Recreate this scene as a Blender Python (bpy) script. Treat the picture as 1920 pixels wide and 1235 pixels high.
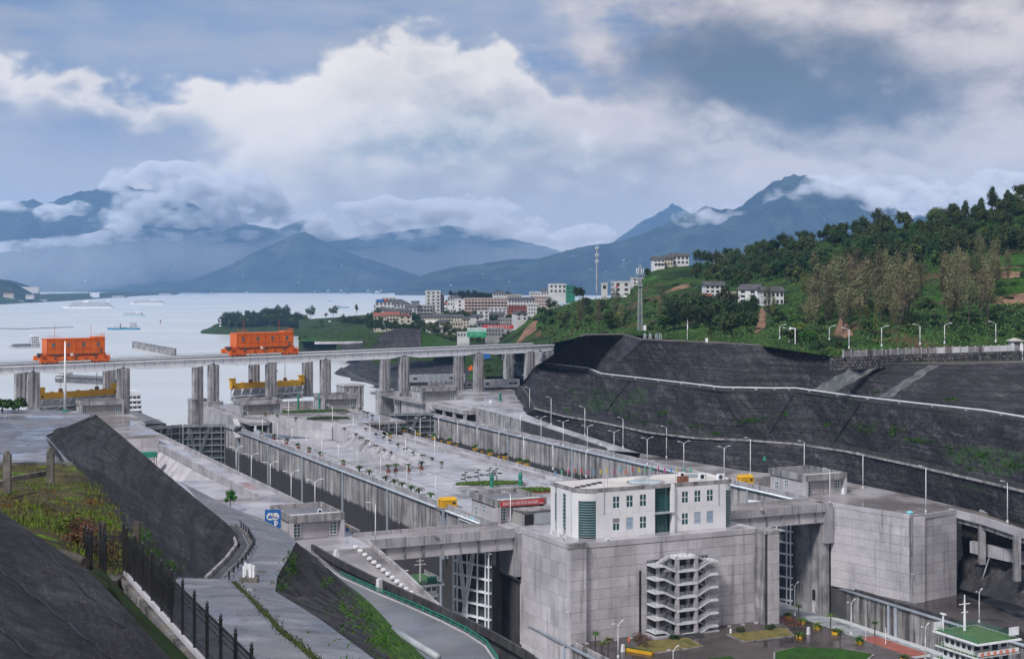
import bpy, math, random
from mathutils import Vector, Matrix, noise
RN = random.Random(7)
S = bpy.context.scene
for o in list(bpy.data.objects): bpy.data.objects.remove(o)
C = S.collection
F, VH, H = 2667.0, 530.0, 64.0          # focal length in photo pixels, horizon row, camera height over the lock deck
rad = math.radians

# ------------------------------------------------------------------ camera
cd = bpy.data.cameras.new('camera'); cam = bpy.data.objects.new('camera', cd); C.objects.link(cam)
cam.location = (0, 0, H); cam.rotation_euler = (rad(90), 0, 0)
cd.sensor_width = 36; cd.lens = F/1920*36; cd.shift_y = -(617.5-VH)/1920
cd.clip_start = 1; cd.clip_end = 90000
S.camera = cam
S.render.engine = 'CYCLES'
S.cycles.use_denoising = True
S.cycles.max_bounces = 6; S.cycles.diffuse_bounces = 2; S.cycles.glossy_bounces = 3
S.cycles.transparent_max_bounces = 6; S.cycles.volume_bounces = 3; S.cycles.transmission_bounces = 4
S.cycles.sample_clamp_indirect = 6
S.view_settings.view_transform = 'Standard'; S.view_settings.look = 'None'
S.view_settings.exposure = 1.25; S.view_settings.gamma = 1; S.view_settings.use_curve_mapping = False

# ------------------------------------------------------------------ node helper
class NT:
    def __init__(s, nt): s.t = nt; nt.nodes.clear()
    def n(s, typ, **kw):
        nd = s.t.nodes.new(typ)
        for k, v in kw.items(): setattr(nd, k, v)
        return nd
    def put(s, sock, v):
        if v is None: return
        if isinstance(v, bpy.types.NodeSocket): s.t.links.new(v, sock)
        else:
            if sock.type == 'RGBA' and len(v) == 3: v = (*v, 1)
            sock.default_value = v
    def m(s, op, a, b=None, c=None, clamp=False):
        nd = s.n('ShaderNodeMath', operation=op, use_clamp=clamp)
        s.put(nd.inputs[0], a); s.put(nd.inputs[1], b); s.put(nd.inputs[2], c)
        return nd.outputs[0]
    def vm(s, op, a, b=None):
        nd = s.n('ShaderNodeVectorMath', operation=op); s.put(nd.inputs[0], a); s.put(nd.inputs[1], b)
        return nd.outputs['Value'] if op in ('LENGTH', 'DISTANCE', 'DOT_PRODUCT') else nd.outputs[0]
    def sep(s, v):
        nd = s.n('ShaderNodeSeparateXYZ'); s.put(nd.inputs[0], v); return nd.outputs
    def comb(s, x, y, z):
        nd = s.n('ShaderNodeCombineXYZ')
        for i, v in enumerate((x, y, z)): s.put(nd.inputs[i], v)
        return nd.outputs[0]
    def noise(s, vec, scale, detail=4, rough=.55, dist=0, color=False):
        nd = s.n('ShaderNodeTexNoise'); s.put(nd.inputs['Vector'], vec)
        nd.inputs['Scale'].default_value = scale; nd.inputs['Detail'].default_value = detail
        nd.inputs['Roughness'].default_value = rough; nd.inputs['Distortion'].default_value = dist
        return nd.outputs['Color' if color else 'Fac']
    def vor(s, vec, scale, feature='F1', out='Distance'):
        nd = s.n('ShaderNodeTexVoronoi', feature=feature); s.put(nd.inputs['Vector'], vec); nd.inputs['Scale'].default_value = scale
        return nd.outputs[out]
    def mix(s, f, a, b, typ='MIX'):
        nd = s.n('ShaderNodeMix', data_type='RGBA', blend_type=typ); s.put(nd.inputs[0], f); s.put(nd.inputs[6], a); s.put(nd.inputs[7], b)
        return nd.outputs[2]
    def step(s, x, a, b, lo=0.0, hi=1.0):
        nd = s.n('ShaderNodeMapRange', interpolation_type='SMOOTHSTEP'); s.put(nd.inputs[0], x)
        for i, v in enumerate((a, b, lo, hi)): s.put(nd.inputs[i+1], v)
        return nd.outputs[0]
    def curve(s, x, pts, x0, x1, y0, y1):
        nd = s.n('ShaderNodeFloatCurve'); cu = nd.mapping.curves[0]
        q = [((a-x0)/(x1-x0), (b-y0)/(y1-y0)) for a, b in pts]
        while len(cu.points) < len(q): cu.points.new(.5, .5)
        for p, (a, b) in zip(cu.points, q): p.location = (a, b); p.handle_type = 'AUTO'
        nd.mapping.use_clip = False; nd.mapping.extend = 'HORIZONTAL'; nd.mapping.update()
        s.put(nd.inputs['Value'], s.m('DIVIDE', s.m('SUBTRACT', x, x0), x1-x0, clamp=True))
        return s.m('ADD', s.m('MULTIPLY', nd.outputs[0], y1-y0), y0)

# ------------------------------------------------------------------ world: overcast sky with broken cumulus
SUN_EL, SUN_AZ = 48.0, 215.0             # behind the camera and to the left; az clockwise from +Y
W = bpy.data.worlds.new('World'); S.world = W; W.use_nodes = True
w = NT(W.node_tree)
sky = w.n('ShaderNodeTexSky', sky_type='NISHITA', sun_disc=False, sun_elevation=rad(SUN_EL), sun_rotation=rad(SUN_AZ), air_density=1.0, dust_density=2.0, ozone_density=2.0)
D = w.n('ShaderNodeTexCoord').outputs['Generated']
x, y, z = w.sep(D)
U = w.m('MULTIPLY', w.m('ARCTAN2', x, y), F)                  # azimuth and elevation, scaled to hundredths of a radian or so
V = w.m('MULTIPLY', w.m('ARCSINE', z), F)
d2 = w.comb(x, y, w.m('MULTIPLY', z, 1.5))
n1 = w.noise(d2, 9, 6, .58); n2 = w.noise(d2, 26, 6, .64); n3 = w.noise(d2, 4.0, 3, .5)
def billow(sc, det):
    nd = w.n('ShaderNodeTexVoronoi', feature='F1'); w.put(nd.inputs['Vector'], w.vm('ADD', d2, w.vm('MULTIPLY', w.noise(d2, 20, 4, .6, color=True), (.035, .035, .035))))
    nd.inputs['Scale'].default_value = sc; nd.inputs['Detail'].default_value = det; nd.inputs['Roughness'].default_value = .5
    return nd.outputs['Distance']
bl = w.m('SUBTRACT', .42, billow(22, 2))
nc = w.m('ADD', w.m('ADD', w.m('MULTIPLY', w.m('SUBTRACT', n1, .5), 300), w.m('MULTIPLY', w.m('SUBTRACT', n2, .5), 130)), w.m('MULTIPLY', bl, 190))
nb = w.m('SUBTRACT', n1, .5); ns = w.m('SUBTRACT', n2, .5)
def U_(u): return math.atan((u-960)/F)*F
def V_(u, v): return math.atan((VH-v)/F*math.cos(math.atan((u-960)/F)))*F
def sky_curve(pts): return w.curve(U, [(U_(a), V_(a, b)) for a, b in pts], U_(-60), U_(1980), -200, 700)
top = sky_curve([(-60, 75), (90, 80), (220, 100), (330, 105), (440, 105), (520, 105), (580, 75), (640, 25), (760, 22), (860, 15), (960, 55), (1040, 150), (1130, 165), (1300, 190), (1500, 230), (1980, 210)])
low = sky_curve([(-60, 150), (100, 165), (240, 185), (340, 205), (410, 250), (450, 330), (520, 520), (800, 640), (1980, 640)])
top2 = sky_curve([(-60, 560), (90, 520), (150, 430), (200, 275), (240, 255), (300, 262), (360, 268), (420, 255), (480, 215), (600, 190), (1980, 190)])
dt = w.m('SUBTRACT', w.m('ADD', top, w.m('MULTIPLY', nc, .42)), V)
m1 = w.step(dt, -12, 36)
m1 = w.m('MULTIPLY', m1, w.step(w.m('SUBTRACT', V, w.m('ADD', low, w.m('MULTIPLY', nc, .45))), -50, 60))
dt2 = w.m('SUBTRACT', w.m('ADD', top2, w.m('MULTIPLY', nc, .30)), V)
m2 = w.step(dt2, -20, 50)
mc = w.m('MAXIMUM', m1, m2)
# rounded brightness: lit heads near the upper edge, greyer body below
head = w.m('MAXIMUM', w.m('MULTIPLY', m1, w.step(w.m('ADD', dt, w.m('MULTIPLY', ns, 160)), 150, -10)), w.m('MULTIPLY', m2, w.step(w.m('ADD', dt2, w.m('MULTIPLY', ns, 160)), 120, -10)))
puff = w.step(w.m('ADD', w.m('ADD', nb, w.m('MULTIPLY', ns, .8)), w.m('MULTIPLY', bl, .55)), -.14, .22)
K = 7.2                                                        # cloud radiance in units of the sky texture
def col(r, g, b): return (r*K, g*K, b*K)
st = w.noise(w.comb(x, y, w.m('MULTIPLY', z, 4.0)), 7.0, 6, .6)      # streaky high stratus
blue = w.mix(.80, w.mix(1.0, sky.outputs[0], (.6, .7, .8), 'MULTIPLY'), col(.09, .21, .47))
blue = w.mix(w.m('MULTIPLY', w.step(w.m('ADD', st, w.m('MULTIPLY', nb, .5)), .36, .66), .8), blue, col(.42, .45, .52))
lav = w.mix(w.step(V, 400, 120), blue, col(.60, .58, .62))
veil = w.mix(w.m('MULTIPLY', w.step(n3, .42, .60), .45), lav, col(.52, .56, .66))
# a thicker grey deck on the right half, darkest in the middle
gm = w.step(w.m('ADD', U, w.m('MULTIPLY', nc, 1.2)), U_(900), U_(1200))
ell = w.m('ADD', w.m('POWER', w.m('DIVIDE', w.m('SUBTRACT', U, U_(1430)), 400.0), 2.0), w.m('POWER', w.m('DIVIDE', w.m('SUBTRACT', V, V_(1430, 165)), 130.0), 2.0))
dark = w.step(w.m('ADD', ell, w.m('MULTIPLY', nb, 3.4)), 1.7, -.1)
deck = w.mix(w.step(w.m('ADD', w.m('ADD', nb, w.m('MULTIPLY', ns, .7)), w.m('SUBTRACT', st, .5)), -.24, .24), col(.37, .36, .40), col(.80, .72, .70))
deck = w.mix(dark, deck, w.mix(puff, col(.14, .18, .23), col(.30, .34, .39)))
back = w.mix(gm, veil, deck)
body = w.mix(w.step(w.m('ADD', w.m('ADD', nb, w.m('MULTIPLY', w.m('SUBTRACT', n3, .5), 1.3)), w.m('MULTIPLY', ns, .5)), -.20, .22), col(.40, .42, .46), col(.96, .90, .84))
e2 = w.m('ADD', w.m('POWER', w.m('DIVIDE', w.m('SUBTRACT', U, U_(800)), 190.0), 2.0), w.m('POWER', w.m('DIVIDE', w.m('SUBTRACT', V, V_(800, 255)), 50.0), 2.0))
body = w.mix(w.m('MULTIPLY', w.step(w.m('ADD', e2, w.m('MULTIPLY', nb, 3.0)), 1.9, .0), .85), body, col(.27, .36, .43))
body = w.mix(w.step(w.m('ADD', U, w.m('MULTIPLY', nc, 1.6)), U_(900), U_(1150)), body, deck)
body = w.mix(w.m('MULTIPLY', w.step(V, 270, 80), .75), body, w.mix(puff, col(.80, .73, .68), col(1.15, 1.03, .93)))
body = w.mix(w.m('MULTIPLY', head, .85), body, w.mix(gm, col(1.12, 1.03, .95), col(.86, .79, .76)))
skyc = w.mix(mc, back, body)
bg = w.n('ShaderNodeBackground'); w.put(bg.inputs[0], skyc); bg.inputs[1].default_value = 0.055
wo = w.n('ShaderNodeOutputWorld'); w.t.links.new(bg.outputs[0], wo.inputs[0])
W.cycles.sampling_method = 'MANUAL'; W.cycles.sample_map_resolution = 512

sl = bpy.data.lights.new('sun', 'SUN'); sl.energy = 1.5; sl.angle = rad(12); sl.color = (1, .97, .95)
sun = bpy.data.objects.new('sun', sl); C.objects.link(sun)
_a = rad(SUN_AZ); _e = rad(SUN_EL)
sun.rotation_euler = Vector((math.sin(_a)*math.cos(_e), math.cos(_a)*math.cos(_e), math.sin(_e))).to_track_quat('Z', 'Y').to_euler()

# ------------------------------------------------------------------ places
AX, CX = Vector((-.423, .906, 0)), Vector((.906, .423, 0))      # along the locks (upstream) and across them (to the right)
ORG = Vector((14.4, 343.4, 0)); ROT = math.atan2(.423, .906)
def P(u, v, Y): return Vector(((u-960)/F*Y, Y, H-(v-VH)/F*Y))
def PZ(u, v, z): return P(u, v, (H-z)*F/(v-VH))
def L(s, t, z=0.0): return ORG + AX*s + CX*t + Vector((0, 0, z))
def ST(p): q = p-ORG; return q.dot(AX), q.dot(CX)
def lerp(a, b, f): return a+(b-a)*f
def interp(x, pts):
    if x <= pts[0][0]: return pts[0][1]
    for (a, b), (c, d) in zip(pts, pts[1:]):
        if x <= c: return b+(d-b)*(x-a)/(c-a)
    return pts[-1][1]
def fbm(x, y, sc, o=5, seed=0.0): return noise.fractal(Vector((x*sc+seed, y*sc-seed*.7, seed*1.3)), 1.0, 2.0, o)
_ORD = ['first', 'second', 'third', 'fourth', 'fifth', 'sixth', 'seventh', 'eighth', 'ninth', 'tenth', 'eleventh', 'twelfth', 'thirteenth', 'fourteenth', 'fifteenth', 'sixteenth', 'seventeenth', 'eighteenth', 'nineteenth', 'twentieth']
def nth(i): return _ORD[i] if i < 20 else ('twenty-'+_ORD[i-20] if i < 29 else 'thirtieth')

# ------------------------------------------------------------------ mesh builder
class MB:
    def __init__(s): s.v = []; s.f = []
    def add(s, vs, fs):
        k = len(s.v); s.v += [tuple(p) for p in vs]; s.f += [tuple(i+k for i in f) for f in fs]; return s
    def box(s, x0, y0, z0, x1, y1, z1):
        return s.add([(x0, y0, z0), (x1, y0, z0), (x1, y1, z0), (x0, y1, z0), (x0, y0, z1), (x1, y0, z1), (x1, y1, z1), (x0, y1, z1)],
                     [(0, 3, 2, 1), (4, 5, 6, 7), (0, 1, 5, 4), (1, 2, 6, 5), (2, 3, 7, 6), (3, 0, 4, 7)])
    def bar(s, a, b, wd, ht=None):
        a = Vector(a); b = Vector(b); ht = ht or wd; d = (b-a).normalized()
        up = Vector((0, 0, 1)) if abs(d.z) < .95 else Vector((0, 1, 0))
        r = d.cross(up).normalized(); q = r.cross(d)
        vs = [p+r*i*wd/2+q*j*ht/2 for p in (a, b) for i, j in ((-1, -1), (1, -1), (1, 1), (-1, 1))]
        return s.add(vs, [(0, 1, 2, 3), (7, 6, 5, 4), (0, 4, 5, 1), (1, 5, 6, 2), (2, 6, 7, 3), (3, 7, 4, 0)])
    def tube(s, pts, r, n=8, cap=True):
        pts = [Vector(p) for p in pts]; k = len(s.v); m = len(pts)
        rr = r if isinstance(r, (list, tuple)) else [r]*m
        for i, p in enumerate(pts):
            d = (pts[min(i+1, m-1)]-pts[max(i-1, 0)]).normalized()
            up = Vector((0, 0, 1)) if abs(d.z) < .9 else Vector((0, 1, 0))
            a = d.cross(up).normalized(); b = a.cross(d)
            for j in range(n):
                t = 2*math.pi*j/n; s.v.append(tuple(p+(a*math.cos(t)+b*math.sin(t))*rr[i]))
        for i in range(m-1):
            for j in range(n): s.f.append((k+i*n+j, k+i*n+(j+1) % n, k+(i+1)*n+(j+1) % n, k+(i+1)*n+j))
        if cap:
            s.f.append(tuple(k+j for j in range(n))[::-1]); s.f.append(tuple(k+(m-1)*n+j for j in range(n)))
        return s
    def lathe(s, prof, n=12, c=(0, 0, 0)):
        return s.tube([(c[0], c[1], c[2]+z+i*1e-4) for i, (r, z) in enumerate(prof)], [max(r, .001) for r, z in prof], n)
    def prism(s, pts, z0, z1):
        n = len(pts); vs = [(p[0], p[1], z0) for p in pts]+[(p[0], p[1], z1) for p in pts]
        return s.add(vs, [tuple(range(n))[::-1], tuple(range(n, 2*n))]+[(i, (i+1) % n, n+(i+1) % n, n+i) for i in range(n)])
    def wallpath(s, pts, th, h, z=0):
        """a wall along points (x,y,z) with thickness th and height h"""
        for a, b in zip(pts, pts[1:]):
            a = Vector(a); b = Vector(b); d = (b-a); d.z = 0; d.normalize(); r = Vector((d.y, -d.x, 0))*th/2
            q = [a-r, b-r, b+r, a+r]; up = Vector((0, 0, h))
            s.add(q+[p+up for p in q], [(0, 3, 2, 1), (4, 5, 6, 7), (0, 1, 5, 4), (1, 2, 6, 5), (2, 3, 7, 6), (3, 0, 4, 7)])
        return s
    def sheet(s, fn, nu, nv):
        k = len(s.v)
        for j in range(nv+1):
            for i in range(nu+1): s.v.append(tuple(fn(i/nu, j/nv)))
        for j in range(nv):
            for i in range(nu):
                a = k+j*(nu+1)+i; s.f.append((a, a+1, a+nu+2, a+nu+1))
        return s
    def mesh(s, name, mt, smooth=False):
        me = bpy.data.meshes.new(name); me.from_pydata(s.v, [], s.f); me.update()
        if mt: me.materials.append(mt)
        if smooth: me.polygons.foreach_set('use_smooth', [True]*len(me.polygons))
        return me
    def obj(s, name, mt, par=None, smooth=False, loc=None, rz=0):
        return link(name, s.mesh(name, mt, smooth), par, loc, rz)
def link(name, me, par=None, loc=None, rz=0):
    o = bpy.data.objects.new(name, me); C.objects.link(o)
    if par: o.parent = par
    if loc is not None: o.location = loc
    if rz: o.rotation_euler = (0, 0, rz)
    return o
def tag(o, label, cat, group=None):
    o['label'] = label; o['category'] = cat
    if group: o['group'] = group
    return o
def thing(name, label, cat, loc=(0, 0, 0), rz=0, group=None):
    o = bpy.data.objects.new(name, None); C.objects.link(o); o.location = loc; o.rotation_euler = (0, 0, rz)
    o.empty_display_size = .1
    return tag(o, label, cat, group)
def struct(o, kind='structure'): o['kind'] = kind; return o
def dup(root, loc, rz=0, label=None, scale=None):
    r = root.copy(); C.objects.link(r); r.location = loc; r.rotation_euler = (0, 0, rz)
    if label: r['label'] = label
    if scale: r.scale = scale if isinstance(scale, tuple) else (scale,)*3
    for ch in list(root.children):
        c = ch.copy(); C.objects.link(c); c.parent = r
        for g in list(ch.children):
            d = g.copy(); C.objects.link(d); d.parent = c
    return r
# ------------------------------------------------------------------ materials
def mat(name, fn):
    m = bpy.data.materials.new(name); m.use_nodes = True; t = NT(m.node_tree)
    b = t.n('ShaderNodeBsdfPrincipled'); o = t.n('ShaderNodeOutputMaterial'); t.t.links.new(b.outputs[0], o.inputs[0])
    fn(t, b); return m
def pos(t): return t.n('ShaderNodeNewGeometry').outputs['Position']
def objc(t): return t.n('ShaderNodeTexCoord').outputs['Object']
def rnd(t): return t.n('ShaderNodeObjectInfo').outputs['Random']
def bump(t, b, h, st, dist=.1):
    n = t.n('ShaderNodeBump'); n.inputs['Strength'].default_value = st; n.inputs['Distance'].default_value = dist
    t.put(n.inputs['Height'], h); t.put(b.inputs['Normal'], n.outputs[0])
def surf(name, c1, c2, sc=.3, rough=.8, streak=None, sk=(.30, .62), c3=None, bp=.0, bsc=2.0, rand=0.0, metal=0.0, spec=.5, own=False, fine=.25, wet=None):
    def fn(t, b):
        p = objc(t) if own else pos(t)
        c = t.mix(t.step(t.noise(p, sc, 6, .6), .36, .64), c1, c2)
        if c3: c = t.mix(t.step(t.noise(t.vm('ADD', p, (31, 7, 3)), sc*.45, 5, .62), .55, .68), c, c3)
        if streak:
            sx, sy, sz = t.sep(p)
            q = t.comb(t.m('MULTIPLY', sx, .55), t.m('MULTIPLY', sy, .55), t.m('MULTIPLY', sz, .035))
            c = t.mix(t.m('MULTIPLY', t.step(t.noise(q, 1.0, 6, .68), sk[1], sk[0]), .85), c, streak)
        if fine: c = t.mix(fine, c, t.mix(t.noise(p, sc*14, 3, .6), (.45, .45, .45), (1.5, 1.5, 1.5)), 'MULTIPLY')
        if rand:
            h = t.n('ShaderNodeHueSaturation'); t.put(h.inputs['Value'], t.m('ADD', t.m('MULTIPLY', rnd(t), rand), 1-rand/2)); t.put(h.inputs['Color'], c); c = h.outputs[0]
        t.put(b.inputs['Base Color'], c); b.inputs['Metallic'].default_value = metal; b.inputs['Specular IOR Level'].default_value = spec
        if wet:
            wn = t.noise(t.vm('MULTIPLY', p, (1, 1, 1)), wet[0], 5, .6, .4)
            t.put(b.inputs['Roughness'], t.step(wn, wet[1], wet[2], wet[3], wet[4]))
        else: b.inputs['Roughness'].default_value = rough
        if bp: bump(t, b, t.noise(p, bsc, 5, .6), bp, .3)
    return mat(name, fn)
def plain(name, c, rough=.5, metal=0, spec=.5): return surf(name, tuple(k*.85 for k in c), tuple(min(1, k*1.1) for k in c), .35, rough, metal=metal, spec=spec, fine=.12)

concrete = surf('concrete', (.28, .27, .285), (.42, .405, .42), .12, .85, (.085, .08, .082), (.28, .50), rand=.16, bp=.15)
concrete_pale = surf('concrete_pale', (.385, .365, .385), (.52, .495, .515), .10, .85, (.16, .15, .158), (.26, .47), rand=.20, bp=.1)
concrete_stained = surf('concrete_stained', (.235, .228, .232), (.40, .385, .39), .25, .85, (.035, .033, .033), (.30, .56), rand=.14, bp=.2)
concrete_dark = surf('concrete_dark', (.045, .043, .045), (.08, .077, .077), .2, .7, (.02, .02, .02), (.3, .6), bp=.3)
def _chamber(t, b):
    p = pos(t); sx, sy, sz = t.sep(p)
    q = t.comb(t.m('MULTIPLY', sx, .5), t.m('MULTIPLY', sy, .5), t.m('MULTIPLY', sz, .03))
    st = t.noise(q, 1.0, 7, .7)
    c = t.mix(t.step(t.noise(p, .15, 6, .6), .36, .64), (.26, .25, .25), (.45, .43, .425))
    c = t.mix(t.m('MULTIPLY', t.step(st, .60, .34), .80), c, (.032, .031, .032))
    lvl = t.m('ADD', sz, t.m('MULTIPLY', t.m('SUBTRACT', st, .5), 5.0))
    wetm = t.step(lvl, -9.2, -10.2)
    c = t.mix(wetm, c, t.mix(t.noise(q, 2.0, 5, .6), (.028, .026, .028), (.075, .07, .07)))
    t.put(b.inputs['Base Color'], c); t.put(b.inputs['Roughness'], t.m('SUBTRACT', .85, t.m('MULTIPLY', wetm, .25)))
    bump(t, b, t.noise(p, 1.2, 5, .6), .2, .3)
chamber_concrete = mat('chamber_concrete', _chamber)
lower_wall = surf('lower_wall', (.22, .21, .205), (.36, .34, .33), .2, .8, (.018, .017, .018), (.40, .62), rand=.12, bp=.2)
deck_wet = surf('deck_wet', (.31, .30, .32), (.47, .455, .48), .07, .5, c3=(.17, .15, .148), wet=(.07, .40, .62, .08, .6), spec=.5, fine=.2)
deck_brown = surf('deck_brown', (.20, .178, .172), (.36, .34, .345), .06, .5, c3=(.085, .064, .057), wet=(.06, .40, .62, .12, .6), spec=.5, fine=.25)
deck_black = surf('deck_black', (.035, .028, .026), (.085, .07, .064), .06, .5, c3=(.15, .135, .13), wet=(.06, .42, .62, .10, .5), spec=.5, fine=.3)
path_wet = surf('path_wet', (.075, .074, .085), (.18, .178, .195), .16, .5, c3=(.27, .27, .285), wet=(.16, .36, .64, .16, .65), spec=.45, fine=.5)
asphalt = surf('asphalt', (.13, .13, .14), (.19, .19, .20), .08, .45, wet=(.06, .35, .65, .25, .6), fine=.2)
def _shot(t, b):
    p = pos(t); sx, sy, sz = t.sep(p)
    dn = t.comb(t.m('ADD', t.m('MULTIPLY', sx, .30), t.m('MULTIPLY', sz, .20)), t.m('MULTIPLY', sy, .06), t.m('MULTIPLY', sz, .05))
    c = t.mix(t.step(t.noise(p, .06, 7, .66), .34, .66), (.021, .020, .023), (.050, .048, .054))
    c = t.mix(t.m('MULTIPLY', t.step(t.noise(dn, 1.0, 6, .66), .47, .70), .7), c, (.105, .10, .108))
    hz_ = t.comb(t.m('MULTIPLY', sx, .02), t.m('MULTIPLY', sy, .02), t.m('MULTIPLY', sz, .9))
    c = t.mix(t.m('MULTIPLY', t.step(t.noise(hz_, 1.6, 4, .75), .56, .42), .75), c, (.013, .012, .014))
    c = t.mix(t.step(t.noise(t.vm('ADD', p, (3, 8, 1)), .9, 3, .8), .72, .78), c, (.22, .22, .22))
    c = t.mix(.75, c, t.mix(t.step(t.noise(p, .8, 6, .75), .3, .7), (.2, .2, .2), (1.9, 1.9, 1.9)), 'MULTIPLY')
    g = t.m('ADD', t.noise(t.vm('MULTIPLY', t.vm('ADD', p, (120, 40, 0)), (.9, .5, 2.2)), .030, 6, .66), t.m('MULTIPLY', t.m('MULTIPLY', t.step(sz, 10.5, 13.5), t.step(sz, 20.0, 15.0)), .055))
    c = t.mix(t.m('MULTIPLY', t.step(g, .575, .66), t.m('MULTIPLY', t.step(t.noise(p, .35, 4, .7), .40, .54), t.step(t.noise(p, 1.3, 3, .7), .38, .56))), c, t.mix(t.noise(p, .8, 3), (.014, .040, .008), (.038, .11, .012)))
    t.put(b.inputs['Base Color'], c); b.inputs['Roughness'].default_value = .75; b.inputs['Specular IOR Level'].default_value = .3
    bump(t, b, t.m('ADD', t.noise(p, .45, 7, .72), t.m('MULTIPLY', t.noise(dn, 3.0, 5, .6), .6)), .8, 1.3)
shotcrete = mat('shotcrete', _shot)
def _moss(t, b):
    p = pos(t); sx, sy, sz = t.sep(p)
    dn = t.comb(t.m('SUBTRACT', t.m('MULTIPLY', sx, .8), t.m('MULTIPLY', sz, .5)), t.m('MULTIPLY', sy, .12), t.m('MULTIPLY', sz, .06))
    rock = t.mix(t.step(t.noise(p, .15, 7, .66), .34, .66), (.020, .019, .022), (.080, .076, .083))
    rock = t.mix(.5, rock, t.mix(t.noise(p, 2.0, 5, .7), (.3, .3, .3), (1.8, 1.8, 1.8)), 'MULTIPLY')
    green = t.mix(t.step(t.noise(dn, 1.4, 6, .62), .34, .66), (.018, .045, .007), (.085, .20, .014))
    k = t.m('ADD', t.m('MULTIPLY', t.m('ADD', t.m('ADD', sx, 13.0), t.m('MULTIPLY', t.m('SUBTRACT', sy, 112.0), .124)), .16), t.m('MULTIPLY', t.m('SUBTRACT', t.noise(p, .12, 6, .65), .5), 2.4))
    t.put(b.inputs['Base Color'], t.mix(t.step(k, .35, .60), rock, green)); b.inputs['Roughness'].default_value = .85
    b.inputs['Specular IOR Level'].default_value = .2
    bump(t, b, t.m('ADD', t.noise(p, 1.2, 7, .68), t.noise(dn, 3.0, 5, .6)), .7, .5)
mossrock = mat('mossrock', _moss)
def _grass(name, a, b_, c_, sc=.25, rough=.9):
    def fn(t, b):
        p = pos(t)
        c = t.mix(t.step(t.noise(p, sc, 6, .65), .36, .62), a, b_)
        c = t.mix(t.step(t.noise(t.vm('ADD', p, (9, 5, 2)), sc*.7, 6, .65), .54, .64), c, c_)
        c = t.mix(.45, c, t.mix(t.noise(p, sc*12, 4, .7), (.3, .3, .3), (1.7, 1.7, 1.7)), 'MULTIPLY')
        t.put(b.inputs['Base Color'], c); b.inputs['Roughness'].default_value = rough; b.inputs['Specular IOR Level'].default_value = .15
        bump(t, b, t.noise(p, sc*9, 5, .7), .6, .4)
    return mat(name, fn)
grass = _grass('grass', (.018, .036, .010), (.030, .062, .013), (.055, .055, .022))
lawn_dry = _grass('lawn_dry', (.15, .125, .045), (.21, .17, .06), (.09, .11, .03), .4)
lawn_green = _grass('lawn_green', (.022, .062, .010), (.038, .11, .012), (.028, .055, .012), .5)
knoll = _grass('knoll', (.040, .034, .022), (.095, .080, .038), (.10, .19, .012), .24)
def _hill(t, b):
    p = pos(t)
    c = t.mix(t.step(t.noise(p, .03, 6, .62), .38, .62), (.014, .030, .010), (.045, .090, .020))
    c = t.mix(t.step(t.noise(t.vm('MULTIPLY', t.vm('ADD', p, (70, 0, 0)), (1, 1, 3)), .022, 5, .6), .56, .66), c, (.125, .075, .045))
    c = t.mix(t.step(t.noise(t.vm('MULTIPLY', t.vm('ADD', p, (20, 50, 0)), (1, 1, 2)), .03, 5, .6), .57, .68), c, (.050, .13, .022))
    c = t.mix(.5, c, t.mix(t.noise(p, .6, 5, .7), (.3, .3, .3), (1.7, 1.7, 1.7)), 'MULTIPLY')
    t.put(b.inputs['Base Color'], c); b.inputs['Roughness'].default_value = .95; b.inputs['Specular IOR Level'].default_value = .1
    bump(t, b, t.noise(p, .5, 6, .7), .8, 1.5)
hillmat = mat('hillside', _hill)
def _far(t, b):
    p = pos(t)
    c = t.mix(t.step(t.noise(p, .0022, 8, .66), .36, .64), (.010, .018, .014), (.028, .042, .026))
    c = t.mix(t.step(t.noise(t.vm('ADD', p, (900, 0, 0)), .004, 7, .66), .56, .66), c, (.045, .055, .034))
    c = t.mix(.9, c, t.mix(t.step(t.noise(p, .006, 8, .75), .3, .7), (.1, .1, .1), (2.3, 2.3, 2.1)), 'MULTIPLY')
    t.put(b.inputs['Base Color'], c); b.inputs['Roughness'].default_value = 1; b.inputs['Specular IOR Level'].default_value = .0
    bump(t, b, t.noise(p, .010, 7, .7), 1.0, 60)
farmat = mat('far_forest', _far)
def _water(t, b):
    p = pos(t)
    t.put(b.inputs['Base Color'], t.mix(t.step(t.noise(p, .004, 4), .4, .6), (.56, .58, .575), (.60, .62, .615)))  # silty tint, made paler to carry the bright sky reflection in the colour
    t.put(b.inputs['Roughness'], t.step(t.noise(t.vm('MULTIPLY', p, (.25, 1, 1)), .006, 5, .6), .36, .64, .27, .38)); b.inputs['IOR'].default_value = 1.33
    q = t.vm('MULTIPLY', p, (1, 1, 1)); sx, sy, sz = t.sep(p)
    w_ = t.m('ADD', t.noise(q, .22, 3, .6), t.m('MULTIPLY', t.noise(t.comb(t.m('MULTIPLY', sx, .4), sy, 0), .02, 4, .6), .5))
    bump(t, b, w_, .03, 1.0)
water_m = mat('water', _water)
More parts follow.
